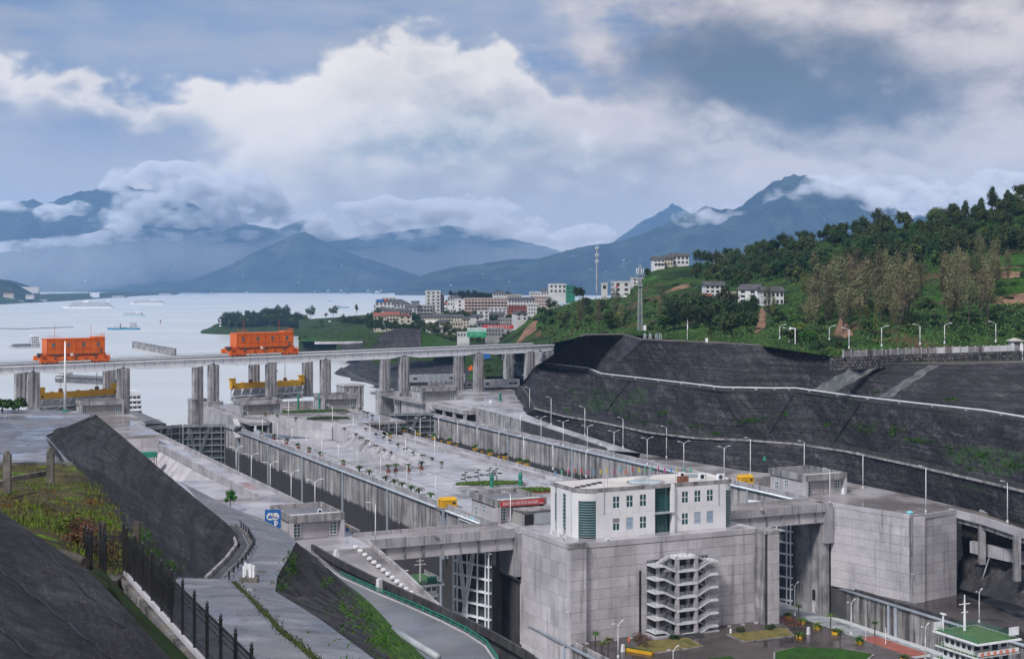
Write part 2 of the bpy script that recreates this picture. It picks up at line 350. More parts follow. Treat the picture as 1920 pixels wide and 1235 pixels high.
def _leaf(name, a, b_, c_=None, own=True):
    def fn(t, b):
        p = objc(t) if own else pos(t)
        c = t.mix(t.step(t.noise(p, .5, 4, .7), .36, .64), a, b_)
        if c_: c = t.mix(t.step(t.noise(t.vm('ADD', p, (5, 9, 2)), .35, 4, .65), .52, .66), c, c_)
        c = t.mix(.5, c, t.mix(t.noise(p, 3.5, 2, .7), (.35, .35, .35), (1.65, 1.65, 1.65)), 'MULTIPLY')
        h = t.n('ShaderNodeHueSaturation'); r = rnd(t)
        t.put(h.inputs['Value'], t.m('ADD', t.m('MULTIPLY', r, 1.0), .6)); t.put(h.inputs['Hue'], t.m('ADD', t.m('MULTIPLY', t.m('FRACT', t.m('MULTIPLY', r, 7.3)), .085), .445))
        t.put(h.inputs['Color'], c)
        t.put(b.inputs['Base Color'], h.outputs[0]); b.inputs['Roughness'].default_value = .7; b.inputs['Specular IOR Level'].default_value = .2
    return mat(name, fn)
leaf_dark = _leaf('leaf_dark', (.015, .034, .012), (.040, .074, .022), (.034, .070, .017))
leaf_mid = _leaf('leaf_mid', (.026, .060, .015), (.058, .112, .026), (.075, .115, .024))
leaf_bright = _leaf('leaf_bright', (.035, .085, .012), (.06, .13, .018))
leaf_dry = _leaf('leaf_dry', (.095, .092, .046), (.155, .145, .078), (.075, .105, .034))
leaf_yellow = _leaf('leaf_yellow', (.11, .13, .035), (.16, .17, .045))
leaf_rust = _leaf('leaf_rust', (.075, .042, .022), (.12, .068, .032), (.055, .075, .022))
bark = surf('bark', (.05, .042, .036), (.09, .075, .062), 1.0, .9, own=True)
white_paint = surf('white_paint', (.62, .63, .65), (.74, .75, .77), .3, .5, (.42, .40, .38), (.22, .36), fine=.08)
white_clean = plain('white_clean', (.78, .79, .81), .4)
tile_wall = surf('tile_wall', (.69, .685, .69), (.78, .775, .78), .12, .45, (.44, .42, .40), (.22, .38), fine=.06, rand=.04)
cream = surf('cream', (.50, .46, .37), (.60, .55, .45), .1, .7, (.30, .26, .20), (.24, .42), fine=.1, rand=.2)
plaster = surf('plaster', (.58, .575, .57), (.70, .69, .685), .1, .7, (.34, .32, .30), (.25, .44), fine=.1, rand=.25)
plaster_pink = surf('plaster_pink', (.47, .37, .33), (.55, .45, .40), .1, .7, (.30, .24, .21), (.25, .42), fine=.1)
plaster_grey = surf('plaster_grey', (.25, .24, .235), (.36, .35, .34), .1, .75, (.12, .115, .11), (.25, .45), fine=.15, rand=.3)
redwall = surf('redwall', (.26, .06, .045), (.32, .08, .06), .2, .7, fine=.15)
roof_dark = surf('roof_dark', (.05, .05, .055), (.09, .088, .09), .3, .7, fine=.3, rand=.3)
roof_red = surf('roof_red', (.22, .065, .045), (.30, .10, .07), .3, .7, fine=.3)
roof_pale = surf('roof_pale', (.50, .47, .44), (.62, .59, .555), .15, .75, c3=(.36, .32, .29), fine=.2)
roof_grey = surf('roof_grey', (.13, .13, .145), (.20, .20, .215), .15, .4, c3=(.30, .30, .31), wet=(.15, .4, .6, .2, .6), fine=.2)
orange = surf('orange_paint', (.66, .115, .004), (.76, .15, .006), .3, .5, (.45, .07, .01), (.20, .36), fine=.1)
yellow = surf('yellow_paint', (.62, .33, .008), (.72, .40, .012), .4, .5, (.38, .17, .01), (.22, .38), fine=.12)
rust = surf('rust', (.16, .06, .03), (.24, .10, .05), .6, .8, fine=.3)
steel = surf('steel_grey', (.30, .325, .36), (.40, .425, .46), .3, .5, (.20, .20, .22), (.24, .40), fine=.12)
steel_white = surf('steel_white', (.72, .75, .80), (.82, .85, .88), .2, .55, (.28, .28, .31), (.24, .42), fine=.1)
steel_dark = surf('steel_dark', (.035, .04, .045), (.06, .066, .072), .5, .6, fine=.3)
gate_skin = surf('gate_skin', (.045, .060, .068), (.075, .095, .105), .4, .6, (.02, .022, .024), (.3, .55), fine=.25)
iron = surf('iron', (.010, .011, .014), (.022, .023, .027), 1.0, .45, fine=.3)
galv = surf('galvanised', (.42, .47, .53), (.52, .57, .63), .3, .4, metal=.3, fine=.1)
pipe_pale = surf('pipe_pale', (.50, .52, .55), (.62, .64, .66), .3, .45, fine=.1)
green_paint = plain('green_paint', (.02, .20, .13), .5)
green_deck = surf('green_deck', (.045, .12, .035), (.07, .16, .05), .3, .6, c3=(.10, .13, .07), fine=.3)
red_paint = plain('red_paint', (.50, .035, .03), .6)
red_deck = surf('red_deck', (.27, .075, .05), (.34, .10, .065), .3, .6, fine=.2)
blue_paint = plain('blue_paint', (.02, .13, .42), .5)
blue_hull = surf('blue_hull', (.03, .20, .36), (.05, .27, .45), .2, .5, fine=.1)
teal_paint = plain('teal_paint', (.20, .52, .56), .6)
hull_grey = surf('hull_grey', (.10, .105, .12), (.18, .18, .19), .2, .6, (.07, .05, .045), (.3, .5), fine=.15)
tarp = surf('tarp', (.20, .215, .225), (.31, .325, .335), .25, .7, c3=(.13, .14, .145), fine=.2, rand=.3)
terracotta = surf('terracotta', (.25, .08, .05), (.33, .12, .08), .8, .8, fine=.2)
soil = surf('soil', (.16, .085, .05), (.26, .15, .09), .08, .95, c3=(.10, .06, .04), fine=.35, bp=.4, bsc=.8)
stone = surf('stone', (.085, .078, .07), (.19, .175, .155), .7, .9, c3=(.035, .04, .025), fine=.4, bp=.4, bsc=4, rand=.5)
stone_dark = surf('stone_dark', (.05, .05, .052), (.15, .147, .147), .5, .85, fine=.4, bp=.4, bsc=3, rand=.9)
rockface = surf('rockface', (.018, .018, .020), (.055, .052, .052), .12, .85, c3=(.30, .25, .19), fine=.5, bp=.9, bsc=.5)
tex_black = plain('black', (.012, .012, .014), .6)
skin_m = plain('skin', (.45, .28, .2), .6); cloth_navy = plain('cloth_navy', (.02, .03, .09), .8)
def _glass(name, c, r=.08):
    return mat(name, lambda t, b: (t.put(b.inputs['Base Color'], t.mix(t.noise(pos(t), .5, 3), tuple(k*.6 for k in c), tuple(k*1.4 for k in c))), t.put(b.inputs['Roughness'], r), t.put(b.inputs['Specular IOR Level'], .8)))
glass_teal = _glass('glass_teal', (.020, .085, .085)); glass_dark = _glass('glass_dark', (.012, .018, .022)); glass_pale = _glass('glass_pale', (.06, .15, .17))
far_glass = _glass('far_glass', (.028, .032, .038), .3)
def _corr(t, b):
    p = pos(t); c = t.mix(t.noise(p, .3, 5, .6), (.10, .10, .105), (.20, .20, .21))
    t.put(b.inputs['Base Color'], c); b.inputs['Roughness'].default_value = .6
cargo = mat('cargo', _corr)
soil_dark = surf('soil_dark', (.06, .055, .045), (.11, .10, .085), .12, .95, c3=(.05, .075, .03), fine=.35, bp=.4, bsc=.8)
steel_dim = surf('steel_dim', (.17, .19, .21), (.25, .27, .29), .3, .55, (.08, .08, .09), (.3, .5), fine=.2)
# ------------------------------------------------------------------ water and the base ground
m = MB()
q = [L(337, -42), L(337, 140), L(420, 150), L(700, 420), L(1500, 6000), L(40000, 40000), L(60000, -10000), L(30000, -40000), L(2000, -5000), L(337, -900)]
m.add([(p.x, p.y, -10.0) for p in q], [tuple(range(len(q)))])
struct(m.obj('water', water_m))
m = MB(); m.add([(-3000, -800, -60), (4000, -800, -60), (4000, 1500, -60), (-3000, 1500, -60)], [(0, 1, 2, 3)])
struct(m.obj('ground', concrete_dark))

# ------------------------------------------------------------------ far mountains
def ridge(name, crest, Yc, Yf, seed, rough=1.0, nu=150, nf=26, spur=.11):
    us = [a for a, b in crest]; u0, u1 = us[0], us[-1]
    def fn(i, j):
        u = lerp(u0, u1, i)
        v = interp(u, crest)
        zc = H-(v-VH)/F*Yc
        if j < .72:
            f = j/.72
            g = noise.ridged_multi_fractal(Vector((u*.016*rough+seed, f*1.1, seed)), 1.0, 2.1, 4, 1.0, 2.0)-.9
            Y = lerp(Yf, Yc, f); prof = f**1.12
            zz = -14+(zc+14)*prof + (zc+14)*spur*g*math.sin(math.pi*min(1, f*1.02))
            zz += (zc+14)*.020*fbm(u, f*40, .11*rough, 4, seed+3)*f
        else:
            f = (j-.72)/.28; Y = lerp(Yc, Yc+(Yc-Yf)*.8, f); zz = lerp(zc+(zc+14)*.020*fbm(u, 40, .11*rough, 4, seed+3), -20, f)
        return Vector(((u-960)/F*lerp(Yf, Yc, .8)*(Y/lerp(Yf, Yc, .8))**1.0, Y, zz))
    return struct(MB().sheet(fn, nu, nf).obj(name, farmat, smooth=True))
ridge('mountain_far_peaks', [(1090, 480), (1150, 450), (1200, 412), (1228, 398), (1262, 376), (1290, 392), (1340, 405), (1420, 440), (1500, 470)], 14800, 13000, 4.1)
ridge('mountain_centre_back', [(540, 480), (620, 450), (690, 436), (760, 428), (815, 420), (850, 418), (900, 428), (960, 444), (1020, 458), (1080, 478), (1130, 500)], 15000, 13500, 9.3)
ridge('mountain_left', [(-180, 400), (-60, 392), (0, 378), (35, 372), (62, 366), (82, 376), (108, 368), (140, 353), (175, 350), (212, 341), (255, 345), (310, 352), (380, 385), (450, 412), (520, 425), (570, 404), (620, 428), (700, 470), (780, 520)], 12600, 11300, 2.2)
ridge('mountain_left_front', [(180, 546), (250, 530), (300, 512), (350, 494), (400, 479), (450, 463), (478, 461), (520, 470), (580, 486), (640, 505), (700, 545)], 11900, 11000, 6.4, nu=110)
ridge('mountain_right_back', [(560, 520), (620, 470), (660, 458), (700, 456), (750, 468), (790, 453), (835, 462), (890, 461), (950, 459), (1005, 462), (1040, 470), (1100, 500), (1180, 530)], 12700, 11800, 7.7, nu=120)
ridge('mountain_centre', [(290, 548), (330, 536), (380, 516), (430, 496), (480, 470), (520, 452), (548, 438), (572, 433), (596, 444), (640, 466), (690, 484), (740, 500), (790, 518), (840, 536), (880, 548)], 11000, 10200, 1.3, nu=170, nf=34)
ridge('mountain_right', [(740, 546), (775, 522), (810, 509), (860, 498), (900, 494), (950, 485), (1010, 484), (1070, 466), (1110, 458), (1150, 452), (1200, 438), (1240, 420), (1275, 404), (1300, 396), (1325, 383), (1350, 391), (1385, 386), (1420, 358), (1455, 336), (1488, 322), (1515, 328), (1545, 336), (1580, 350), (1615, 352), (1650, 378), (1700, 398), (1760, 404), (1850, 415), (1980, 430), (2100, 440)], 9600, 8300, 5.5, nu=240, nf=40)
ridge('hill_left_shore', [(-200, 508), (-60, 512), (-20, 518), (0, 521), (22, 527), (45, 540), (60, 548)], 5600, 5200, 8.2, nu=60)
ridge('hill_left_far', [(-40, 522), (20, 524), (50, 533), (75, 545)], 7200, 6900, 3.2, nu=40)

def shelf(name, front, back, zf, zb, mt, n=60, k=6, amp=1.5, seed=0):
    """land between a front edge [(u,v)] on z=zf and a back line at depth"""
    def fn(i, j):
        u = lerp(front[0][0], front[-1][0], i); p = PZ(u, interp(u, front), zf); Yb = interp(u, back)
        Y = lerp(p.y, Yb, j); z = zf+(zb-zf)*min(1, j*2.2)**.8 + amp*fbm(u*.4, j*9, .5, 3, seed)*min(1, j*3)
        return ((u-960)/F*Y, Y, z)
    return struct(MB().sheet(fn, n, k).obj(name, mt))
shelf('shore_left', [(-150, 576), (0, 571.5), (60, 568), (120, 565), (190, 560), (260, 555), (330, 552), (400, 549)], [(-150, 5400), (0, 5600), (190, 7200), (400, 10300)], -11, 14, grass, seed=3)
shelf('shore_far', [(560, 548), (700, 547.5), (900, 548)], [(560, 11300), (900, 11300)], -11, 3, farmat, 20, 3, seed=5)

# ------------------------------------------------------------------ peninsula and town ground
def pen(i, j):
    u = lerp(372, 620, i); prof = [(372, 624.5), (400, 610), (430, 597), (470, 588), (530, 590), (580, 596), (620, 606)]
    Yf, Yc = 2060-i*120, 2130
    vc = interp(u, prof)
    zc = H-(vc-VH)/F*Yc
    Y = lerp(Yf, Yc, min(1, j*1.7)) if j < .6 else lerp(Yc, Yc+220, (j-.6)/.4)
    z = -11+(zc+11)*math.sin(math.pi/2*min(1, j*1.7)) if j < .6 else lerp(zc, -12, (j-.6)/.4)
    return ((u-960)/F*Y, Y, z+fbm(u, j*30, .06, 3, 2)*1.5*min(1, i*8))
struct(MB().sheet(pen, 50, 14).obj('peninsula', grass))
ridge('hill_behind_town', [(835, 560), (855, 552), (880, 547), (905, 545), (930, 550), (950, 558), (975, 565)], 2350, 2150, 3.9, nu=40)
def town(i, j):
    u = lerp(560, 1130, i); Y = lerp(930, 2350, j**1.2)
    left = interp(u, [(560, 1980), (640, 1700), (700, 1560), (760, 900)])
    z = interp(Y, [(900, 2.5), (1040, 3.5), (1090, 10), (1180, 16), (1500, 19), (1900, 22), (2200, 14), (2350, -12)])
    z -= max(0, 690-u)*.06
    if Y < interp(u, [(560, 1500), (680, 1400), (705, 1150), (860, 1130), (885, 1010), (905, 930)]): z = -12
    return ((u-960)/F*Y, Y, z+fbm(u, Y, .01, 3, 4))
struct(MB().sheet(town, 60, 40).obj('town_ground', grass))
def slab(name, pts, mt, th=0.0):
    """flat or tilted polygon from a list of 3-D points"""
    mb = MB(); n = len(pts)
    if th: mb.add([tuple(p) for p in pts]+[(p[0], p[1], p[2]-th) for p in pts], [tuple(range(n)), tuple(range(2*n-1, n-1, -1))]+[(i, n+i, n+(i+1) % n, (i+1) % n) for i in range(n)])
    else: mb.add(pts, [tuple(range(n))])
    return mb.obj(name, mt)
def loft(name, rows, mt, sub=6, amp=0, sc=.1, seed=0, smooth=False):
    """surface through rows of 3-D points (all rows the same length), subdivided, with noise along z"""
    def at(row, f):
        n = len(row)-1; k = min(int(f*n), n-1); return Vector(row[k]).lerp(Vector(row[k+1]), f*n-k)
    nu = (len(rows[0])-1)*sub; nv = (len(rows)-1)*sub
    def fn(i, j):
        n = len(rows)-1; k = min(int(j*n), n-1); p = at(rows[k], i).lerp(at(rows[k+1], i), j*n-k)
        if amp:
            e = min(1, 6*min(j, 1-j))
            d = fbm(p.x+p.z*.7, p.y, sc, 4, seed)*amp*e; p = p+Vector((-.35*d, -.45*d, .8*d))
        return p
    return struct(MB().sheet(fn, nu, nv).obj(name, mt, smooth=smooth))

# right approach bank: dark lined slopes falling to the water beyond the gantry
loft('approach_bank', [[PZ(620, 702, -11), PZ(655, 722, -11), PZ(690, 742, -11), PZ(702, 760, -11), PZ(730, 790, -11), PZ(790, 800, -11)],
                       [P(640, 690, 1180), P(690, 712, 1075), P(745, 730, 985), P(770, 738, 940), P(800, 740, 880), P(840, 745, 860)],
                       [P(662, 681, 1200), P(700, 700, 1100), P(760, 716, 1010), P(790, 722, 980), P(830, 728, 950), P(880, 730, 930)],
                       [P(690, 668, 1260), P(740, 672, 1180), P(800, 676, 1130), P(850, 678, 1110), P(920, 690, 1050), P(980, 702, 1000)]], shotcrete, 5, 1.2, .05)
loft('bank_bench', [[P(628, 697, 1184), P(668, 712, 1085), P(690, 722, 1040), P(720, 733, 985)], [P(640, 688, 1186), P(676, 706, 1090), P(702, 716, 1040), P(735, 728, 985)]], concrete_dark, 3)
loft('bank_slope_upper', [[P(640, 668, 1300), P(700, 668, 1280), P(800, 668, 1250), P(860, 666, 1240)], [P(640, 640, 1420), P(700, 640, 1400), P(790, 645, 1330), P(860, 650, 1300)]], shotcrete, 5, .8, .05)
loft('bank_lawn', [[P(560, 640, 1440), P(700, 639, 1402), P(740, 638, 1390)], [P(560, 622, 1600), P(700, 622, 1560), P(740, 622, 1540)]], lawn_green, 3)
loft('mound_slope', [[P(684, 664, 1090), P(740, 664, 1085), P(790, 664, 1080)], [P(722, 622, 1110), P(756, 614, 1112), P(789, 617, 1110)]], shotcrete, 6, .6, .08)
loft('mound_back', [[P(789, 664, 1080), P(830, 664, 1085), P(880, 664, 1090), P(940, 664, 1090)], [P(789, 617, 1112), P(815, 628, 1130), P(850, 640, 1150), P(920, 652, 1160)]], lawn_green, 6, 1.0, .08)
loft('right_lawn', [[P(872, 712, 965), P(930, 712, 960), P(1000, 706, 955), P(1030, 700, 950)], [P(890, 690, 1010), P(940, 688, 1010), P(985, 688, 1010), P(1010, 686, 1010)]], lawn_green, 4, .3, .1)
loft('access_road', [[P(948, 664, 1075), P(958, 690, 990), P(985, 716, 900), P(1010, 730, 850)], [P(985, 664, 1075), P(994, 690, 990), P(1012, 706, 900), P(1040, 720, 850)]], deck_wet, 4)

# ------------------------------------------------------------------ right bank: lined cut slopes
toe = [(962, 738, 4.5), (968, 752, 4.5), (986, 776, 4.5), (1040, 795, 3.5), (1095, 814, 2.5), (1150, 832, 1.0), (1201, 848, 0), (1300, 866, 0), (1388, 880, 0), (1480, 889, 0), (1578, 900, 0), (1700, 925, 0), (1840, 959, 0), (1920, 984, 0), (2010, 1015, 0)]
ben = [(975, 722, 10), (984, 735, 10), (1003, 765, 8.5), (1060, 780, 8), (1110, 788, 8), (1160, 798, 8.2), (1215, 810, 8.4), (1310, 821, 8.6), (1395, 824, 9), (1490, 831, 9), (1585, 845, 9), (1705, 870, 9), (1845, 902, 9), (1920, 920, 9), (2010, 945, 9)]
TOE = [PZ(*p) for p in toe]
BEN = [PZ(*p) for p in ben]
pip = [(1006, 685.5), (1010, 684.5), (1014, 683.5), (1060, 689), (1103, 694), (1128, 705), (1215, 715), (1300, 725), (1354, 731.5), (1440, 733), (1494, 733), (1600, 748), (1720, 762), (1847, 776), (1920, 788)]
pip = pip[:14]+[(1925, 789)]
PIP = [PZ(u, v, 25.5) for u, v in pip]
PIP[-1] = PZ(1990, 800, 25.5)
def back_from(row, d): return [p+Vector((.30*d, .95*d, 0)) for p in row]
BEN2 = back_from(BEN, 3.2); PIP2 = back_from(PIP, 2.6)
crs = [(1088, 631, 41.3), (1092, 630, 41.4), (1097, 628.5, 41.5), (1130, 627.5, 41.5), (1170, 627.5, 41.5), (1204, 637, 41.5), (1270, 640, 41.5), (1340, 643, 41.3), (1400, 646.5, 41), (1443, 649, 40.5), (1500, 658, 39.4), (1570, 673, 37.6), (1640, 681, 36.6), (1780, 683, 36.5), (1960, 679, 36.5)]
CRS = [PZ(*p) for p in crs]
CRS[-1] = PZ(2000, 678, 36.5)
loft('slope_lower', [TOE, BEN], shotcrete, 10, 1.6, .16, 1)
loft('bench_lower', [BEN, BEN2], soil_dark, 3)
loft('slope_middle', [BEN2, PIP], shotcrete, 14, 1.7, .16, 2)
loft('bench_upper', [PIP, PIP2], concrete_dark, 3)
loft('slope_upper', [PIP2, CRS], shotcrete, 10, .45, .09, 3)
loft('slope_end', [[TOE[0], BEN[0], PIP[0], CRS[0]], [P(968, 736, 830), P(980, 722, 840), P(996, 690, 850), P(1096, 633, 850)]], shotcrete, 6, .6, .1, 4)
loft('crest_terrace', [CRS, [p+Vector((.5, 9, .3)) for p in CRS]], soil_dark, 3)
# kerb on the lower bench, pipe and its ledge on the upper bench
o = MB(); o.wallpath([p+Vector((-.3, -.8, -.3)) for p in BEN[2:]], .4, .55); tag(o.obj('bench_kerb', concrete_stained), 'low concrete kerb along the lower bench of the right rock slope', 'kerb')
o = MB(); o.wallpath([p+Vector((0, .8, 0)) for p in BEN2[2:]], .5, 1.3); tag(o.obj('drain_wall', concrete_dark), 'dark drain wall at the back of the lower bench of the right slope', 'wall')
t = thing('slope_pipeline', 'long white pipe running along the bench of the dark right slope', 'pipe', PIP[6])
o = MB(); o.tube([p-PIP[6]+Vector((0, 1.2, 1.0)) for p in PIP[2:]], .30, 10); o.obj('pipe', pipe_pale, t, True)
o = MB(); o.wallpath([p-PIP[6]+Vector((0, -.2, -.4)) for p in PIP[2:]], .7, .75); o.obj('ledge', concrete_dark, t)
for k in range(2, 14, 1):
    for f in (.25, .75):
        p = PIP[k].lerp(PIP[k+1], f)-PIP[6]; MB().box(p.x-.4, p.y+.8, -.2, p.x+.4, p.y+1.6, .7).obj('support', concrete, t)
# ------------------------------------------------------------------ right hillside terrain
HB = [(930, 870, 655), (1000, 860, 648), (1040, 830, 642), (1070, 760, 636), (1100, 690, 628), (1200, 650, 629), (1300, 600, 640), (1440, 520, 650), (1560, 492, 668), (1585, 482, 672), (1600, 473, 664), (1640, 481, 660), (1700, 492, 655), (1800, 503, 651), (1920, 519, 646), (2060, 522, 645)]
HK = [(930, 960, 645), (975, 960, 612), (1010, 960, 586), (1060, 960, 572), (1095, 950, 562), (1140, 950, 560), (1180, 980, 546), (1215, 1000, 512), (1235, 1005, 503), (1265, 1010, 500), (1310, 1005, 497), (1370, 1000, 491), (1420, 960, 472), (1500, 900, 458), (1600, 880, 440), (1700, 860, 425), (1800, 830, 408), (1850, 820, 398), (1920, 800, 374), (2060, 770, 340)]
def hill_uf(u, f):
    Yb, vb = interp(u, [(a, b) for a, b, c in HB]), interp(u, [(a, c) for a, b, c in HB])
    Yk, vk = interp(u, [(a, b) for a, b, c in HK]), interp(u, [(a, c) for a, b, c in HK])
    Y = lerp(Yb, Yk, f); v = lerp(vb, vk, f**.85) + 7*fbm(u, f*160, .012, 4, 3.3)*math.sin(math.pi*f)
    return P(u, v, Y)
def hillfn(i, j):
    u = lerp(930, 2060, i)
    if j < .8: return hill_uf(u, j/.8)
    p = hill_uf(u, 1); f = (j-.8)/.2
    return p+Vector((0, 420*f, -(p.z+20)*f))
struct(MB().sheet(hillfn, 150, 60).obj('hillside', hillmat, smooth=True))
# bare earth cuts
def patch(name, pts, mt, lift=.6):
    """cover part of the hillside: a ragged blob inside the outline pts = (u, f)"""
    cu = sum(p[0] for p in pts)/4; cf = sum(p[1] for p in pts)/4; mb = MB(); n = 36; sd = len(name)*1.7+cu
    def edge(a):
        q = a/(2*math.pi)*4; k = int(q) % 4; p0 = Vector(pts[k]); p1 = Vector(pts[(k+1) % 4]); return p0.lerp(p1, q-int(q))
    for r_i in range(6):
        for k in range(n):
            a = 2*math.pi*k/n; e = edge(a); rr = r_i/5*(.82+.34*noise.noise(Vector((math.cos(a)*2+sd, math.sin(a)*2, sd))))
            p = hill_uf(cu+(e[0]-cu)*rr, min(.999, cf+(e[1]-cf)*rr)); mb.v.append(tuple(p+Vector((0, -lift*.5, lift*(1-(r_i/5)**3*1.25)))))
    for r_i in range(5):
        for k in range(n): mb.f.append((r_i*n+k, r_i*n+(k+1) % n, r_i*n+n+(k+1) % n, r_i*n+n+k))
    return struct(mb.obj(name, mt, smooth=True))
patch('earth_cut_left', ((955, .12), (1006, .45), (1012, .90), (978, .62)), soil, 1.6)
patch('earth_cut_path', ((1230, .55), (1300, .66), (1300, .74), (1255, .66)), soil, 1.2)
patch('earth_cut_middle', ((1412, .08), (1436, .10), (1440, .36), (1425, .36)), soil, 1.0)
patch('earth_mound', ((1556, .12), (1604, .10), (1588, .27), (1566, .27)), soil, 2.0)
patch('tea_terrace_upper', ((1760, .42), (1930, .42), (1930, .52), (1800, .52)), soil, .8)
patch('tea_terrace_lower', ((1850, .24), (1960, .22), (1960, .32), (1850, .31)), soil, .8)
patch('bright_lawn', ((1543, .30), (1556, .29), (1553, .40), (1543, .40)), lawn_green, 1.0)
for k, (f0, f1, u0) in enumerate(((.36, .40, 1740), (.54, .58, 1790), (.46, .475, 1820), (.325, .35, 1830))):
    patch('tea_rows', ((u0, f0), (1950, f0+.01), (1950, f1+.01), (u0, f1)), lawn_green, 1.5)

# ------------------------------------------------------------------ left bank: terrace, cut slope, path and the near slope
TER = 42.0
terr = [PZ(-260, 770, TER), PZ(0, 768, TER), PZ(100, 768, TER), PZ(178, 777, TER), PZ(86, 816, TER), PZ(132, 868, TER), PZ(138, 872, TER), PZ(0, 874, TER), PZ(-300, 880, TER)]
struct(slab('terrace', terr, path_wet, 1.5))
loft('cut_slope_left', [[P(178, 777, 240), P(182, 779, 241), P(230, 818, 234), P(300, 878, 226), P(380, 944, 216), P(425, 980, 210), P(455, 1012, 206)],
                        [P(176, 778, 238), P(150, 790, 225), P(215, 860, 208), P(290, 930, 198), P(360, 1000, 190), P(405, 1045, 186), P(436, 1066, 184)],
                        [P(174, 778, 237), P(88, 816, 205), P(170, 890, 175), P(240, 960, 168), P(310, 1025, 165), P(360, 1070, 164), P(412, 1090, 165)],
                        [P(130, 790, 236), P(84, 818, 204), P(140, 905, 150), P(205, 985, 140), P(270, 1045, 142), P(320, 1085, 146), P(400, 1098, 158)]], shotcrete, 8, .7, .12, 6)
# the back of that cut falls to the lock deck out of sight
loft('cut_slope_back', [[P(178, 777, 240), P(230, 818, 234), P(300, 878, 226), P(380, 944, 216), P(425, 980, 210), P(455, 1012, 206)],
                        [PZ(150, 800, -1), PZ(190, 860, -1), PZ(230, 905, -1), PZ(290, 950, -1), PZ(330, 985, -1), PZ(370, 1010, -1)]], shotcrete, 4)
pathL = [(300, 1290, 74), (322, 1180, 104), (330, 1082, 150), (412, 1084, 152), (444, 1050, 174), (463, 1022, 196), (452, 1000, 212), (420, 975, 236), (380, 948, 268), (350, 912, 320), (330, 900, 345)]
pathR = [(800, 1310, 80), (690, 1226, 97), (600, 1160, 117), (516, 1108, 142), (520, 1080, 156), (540, 1045, 178), (556, 1014, 212), (536, 996, 232), (490, 972, 268), (430, 950, 318), (400, 936, 350)]
loft('hill_path', [[P(*a) for a in pathL], [P(*a).lerp(P(*b), .5)+Vector((0, 0, .25)) for a, b in zip(pathL, pathR)], [P(*a) for a in pathR]], path_wet, 5, .12, .15, 2)
roadL = [(870, 1300), (800, 1236), (742, 1180), (700, 1135), (672, 1110), (636, 1085), (600, 1052), (575, 1030), (548, 1012), (500, 985), (440, 960)]
loft('moss_slope', [[P(*a)+Vector((0, 0, -.15)) for a in pathR],
                    [P(a[0]+.52*(b[0]-a[0])+22, a[1]+.5*(b[1]-a[1])-2, lerp(a[2], 64*F/(b[1]-VH), .42)) if k < 6 else P(a[0]+.5*(b[0]-a[0]), a[1]+.55*(b[1]-a[1])+5, lerp(a[2], 64*F/(b[1]-VH), .42)) for k, (a, b) in enumerate(zip(pathR, roadL))],
                    [PZ(*b, .1) for b in roadL]], mossrock, 8, 1.3, .10, 5)
# gully, grass knoll and the near lined slope on the left edge
loft('grass_knoll', [[P(-120, 872, 174), P(0, 872, 172), P(70, 872, 171), P(140, 871, 170), P(196, 930, 152)],
                     [P(-150, 915, 140), P(0, 905, 138), P(90, 905, 135), P(160, 920, 130), P(215, 960, 132)],
                     [P(-180, 950, 112), P(0, 940, 108), P(80, 960, 104), P(170, 985, 104), P(250, 1010, 118)],
                     [P(-200, 1000, 90), P(0, 990, 85), P(90, 1020, 84), P(190, 1040, 88), P(300, 1062, 130)],
                     [P(-200, 1080, 78), P(0, 1060, 74), P(120, 1080, 74), P(215, 1085, 80), P(335, 1085, 145)]], knoll, 7, .8, .14, 7)
loft('near_slope', [[P(-200, 800, 92), P(-60, 905, 72), P(0, 956, 66), P(60, 998, 62), P(160, 1064, 58), P(240, 1145, 50), P(345, 1262, 43)],
                    [P(-260, 950, 56), P(-120, 1010, 50), P(-30, 1060, 48), P(40, 1100, 46), P(130, 1160, 43), P(190, 1220, 39), P(280, 1330, 34)],
                    [P(-320, 1130, 36), P(-180, 1170, 34), P(-90, 1200, 33), P(0, 1250, 31), P(70, 1300, 30), P(130, 1350, 28), P(200, 1420, 26)]], shotcrete, 9, .28, .35, 8)
loft('gully_floor', [[P(150, 1070, 60), P(200, 1130, 54), P(320, 1270, 44)], [P(190, 1064, 77), P(250, 1130, 68), P(420, 1300, 52)]], grass, 6, .3, .4, 3)
loft('gully_grass', [[P(205, 1095, 62), P(235, 1140, 56), P(300, 1240, 47)], [P(215, 1090, 74), P(270, 1150, 64), P(350, 1260, 54)]], grass, 5, .25, .6, 9)
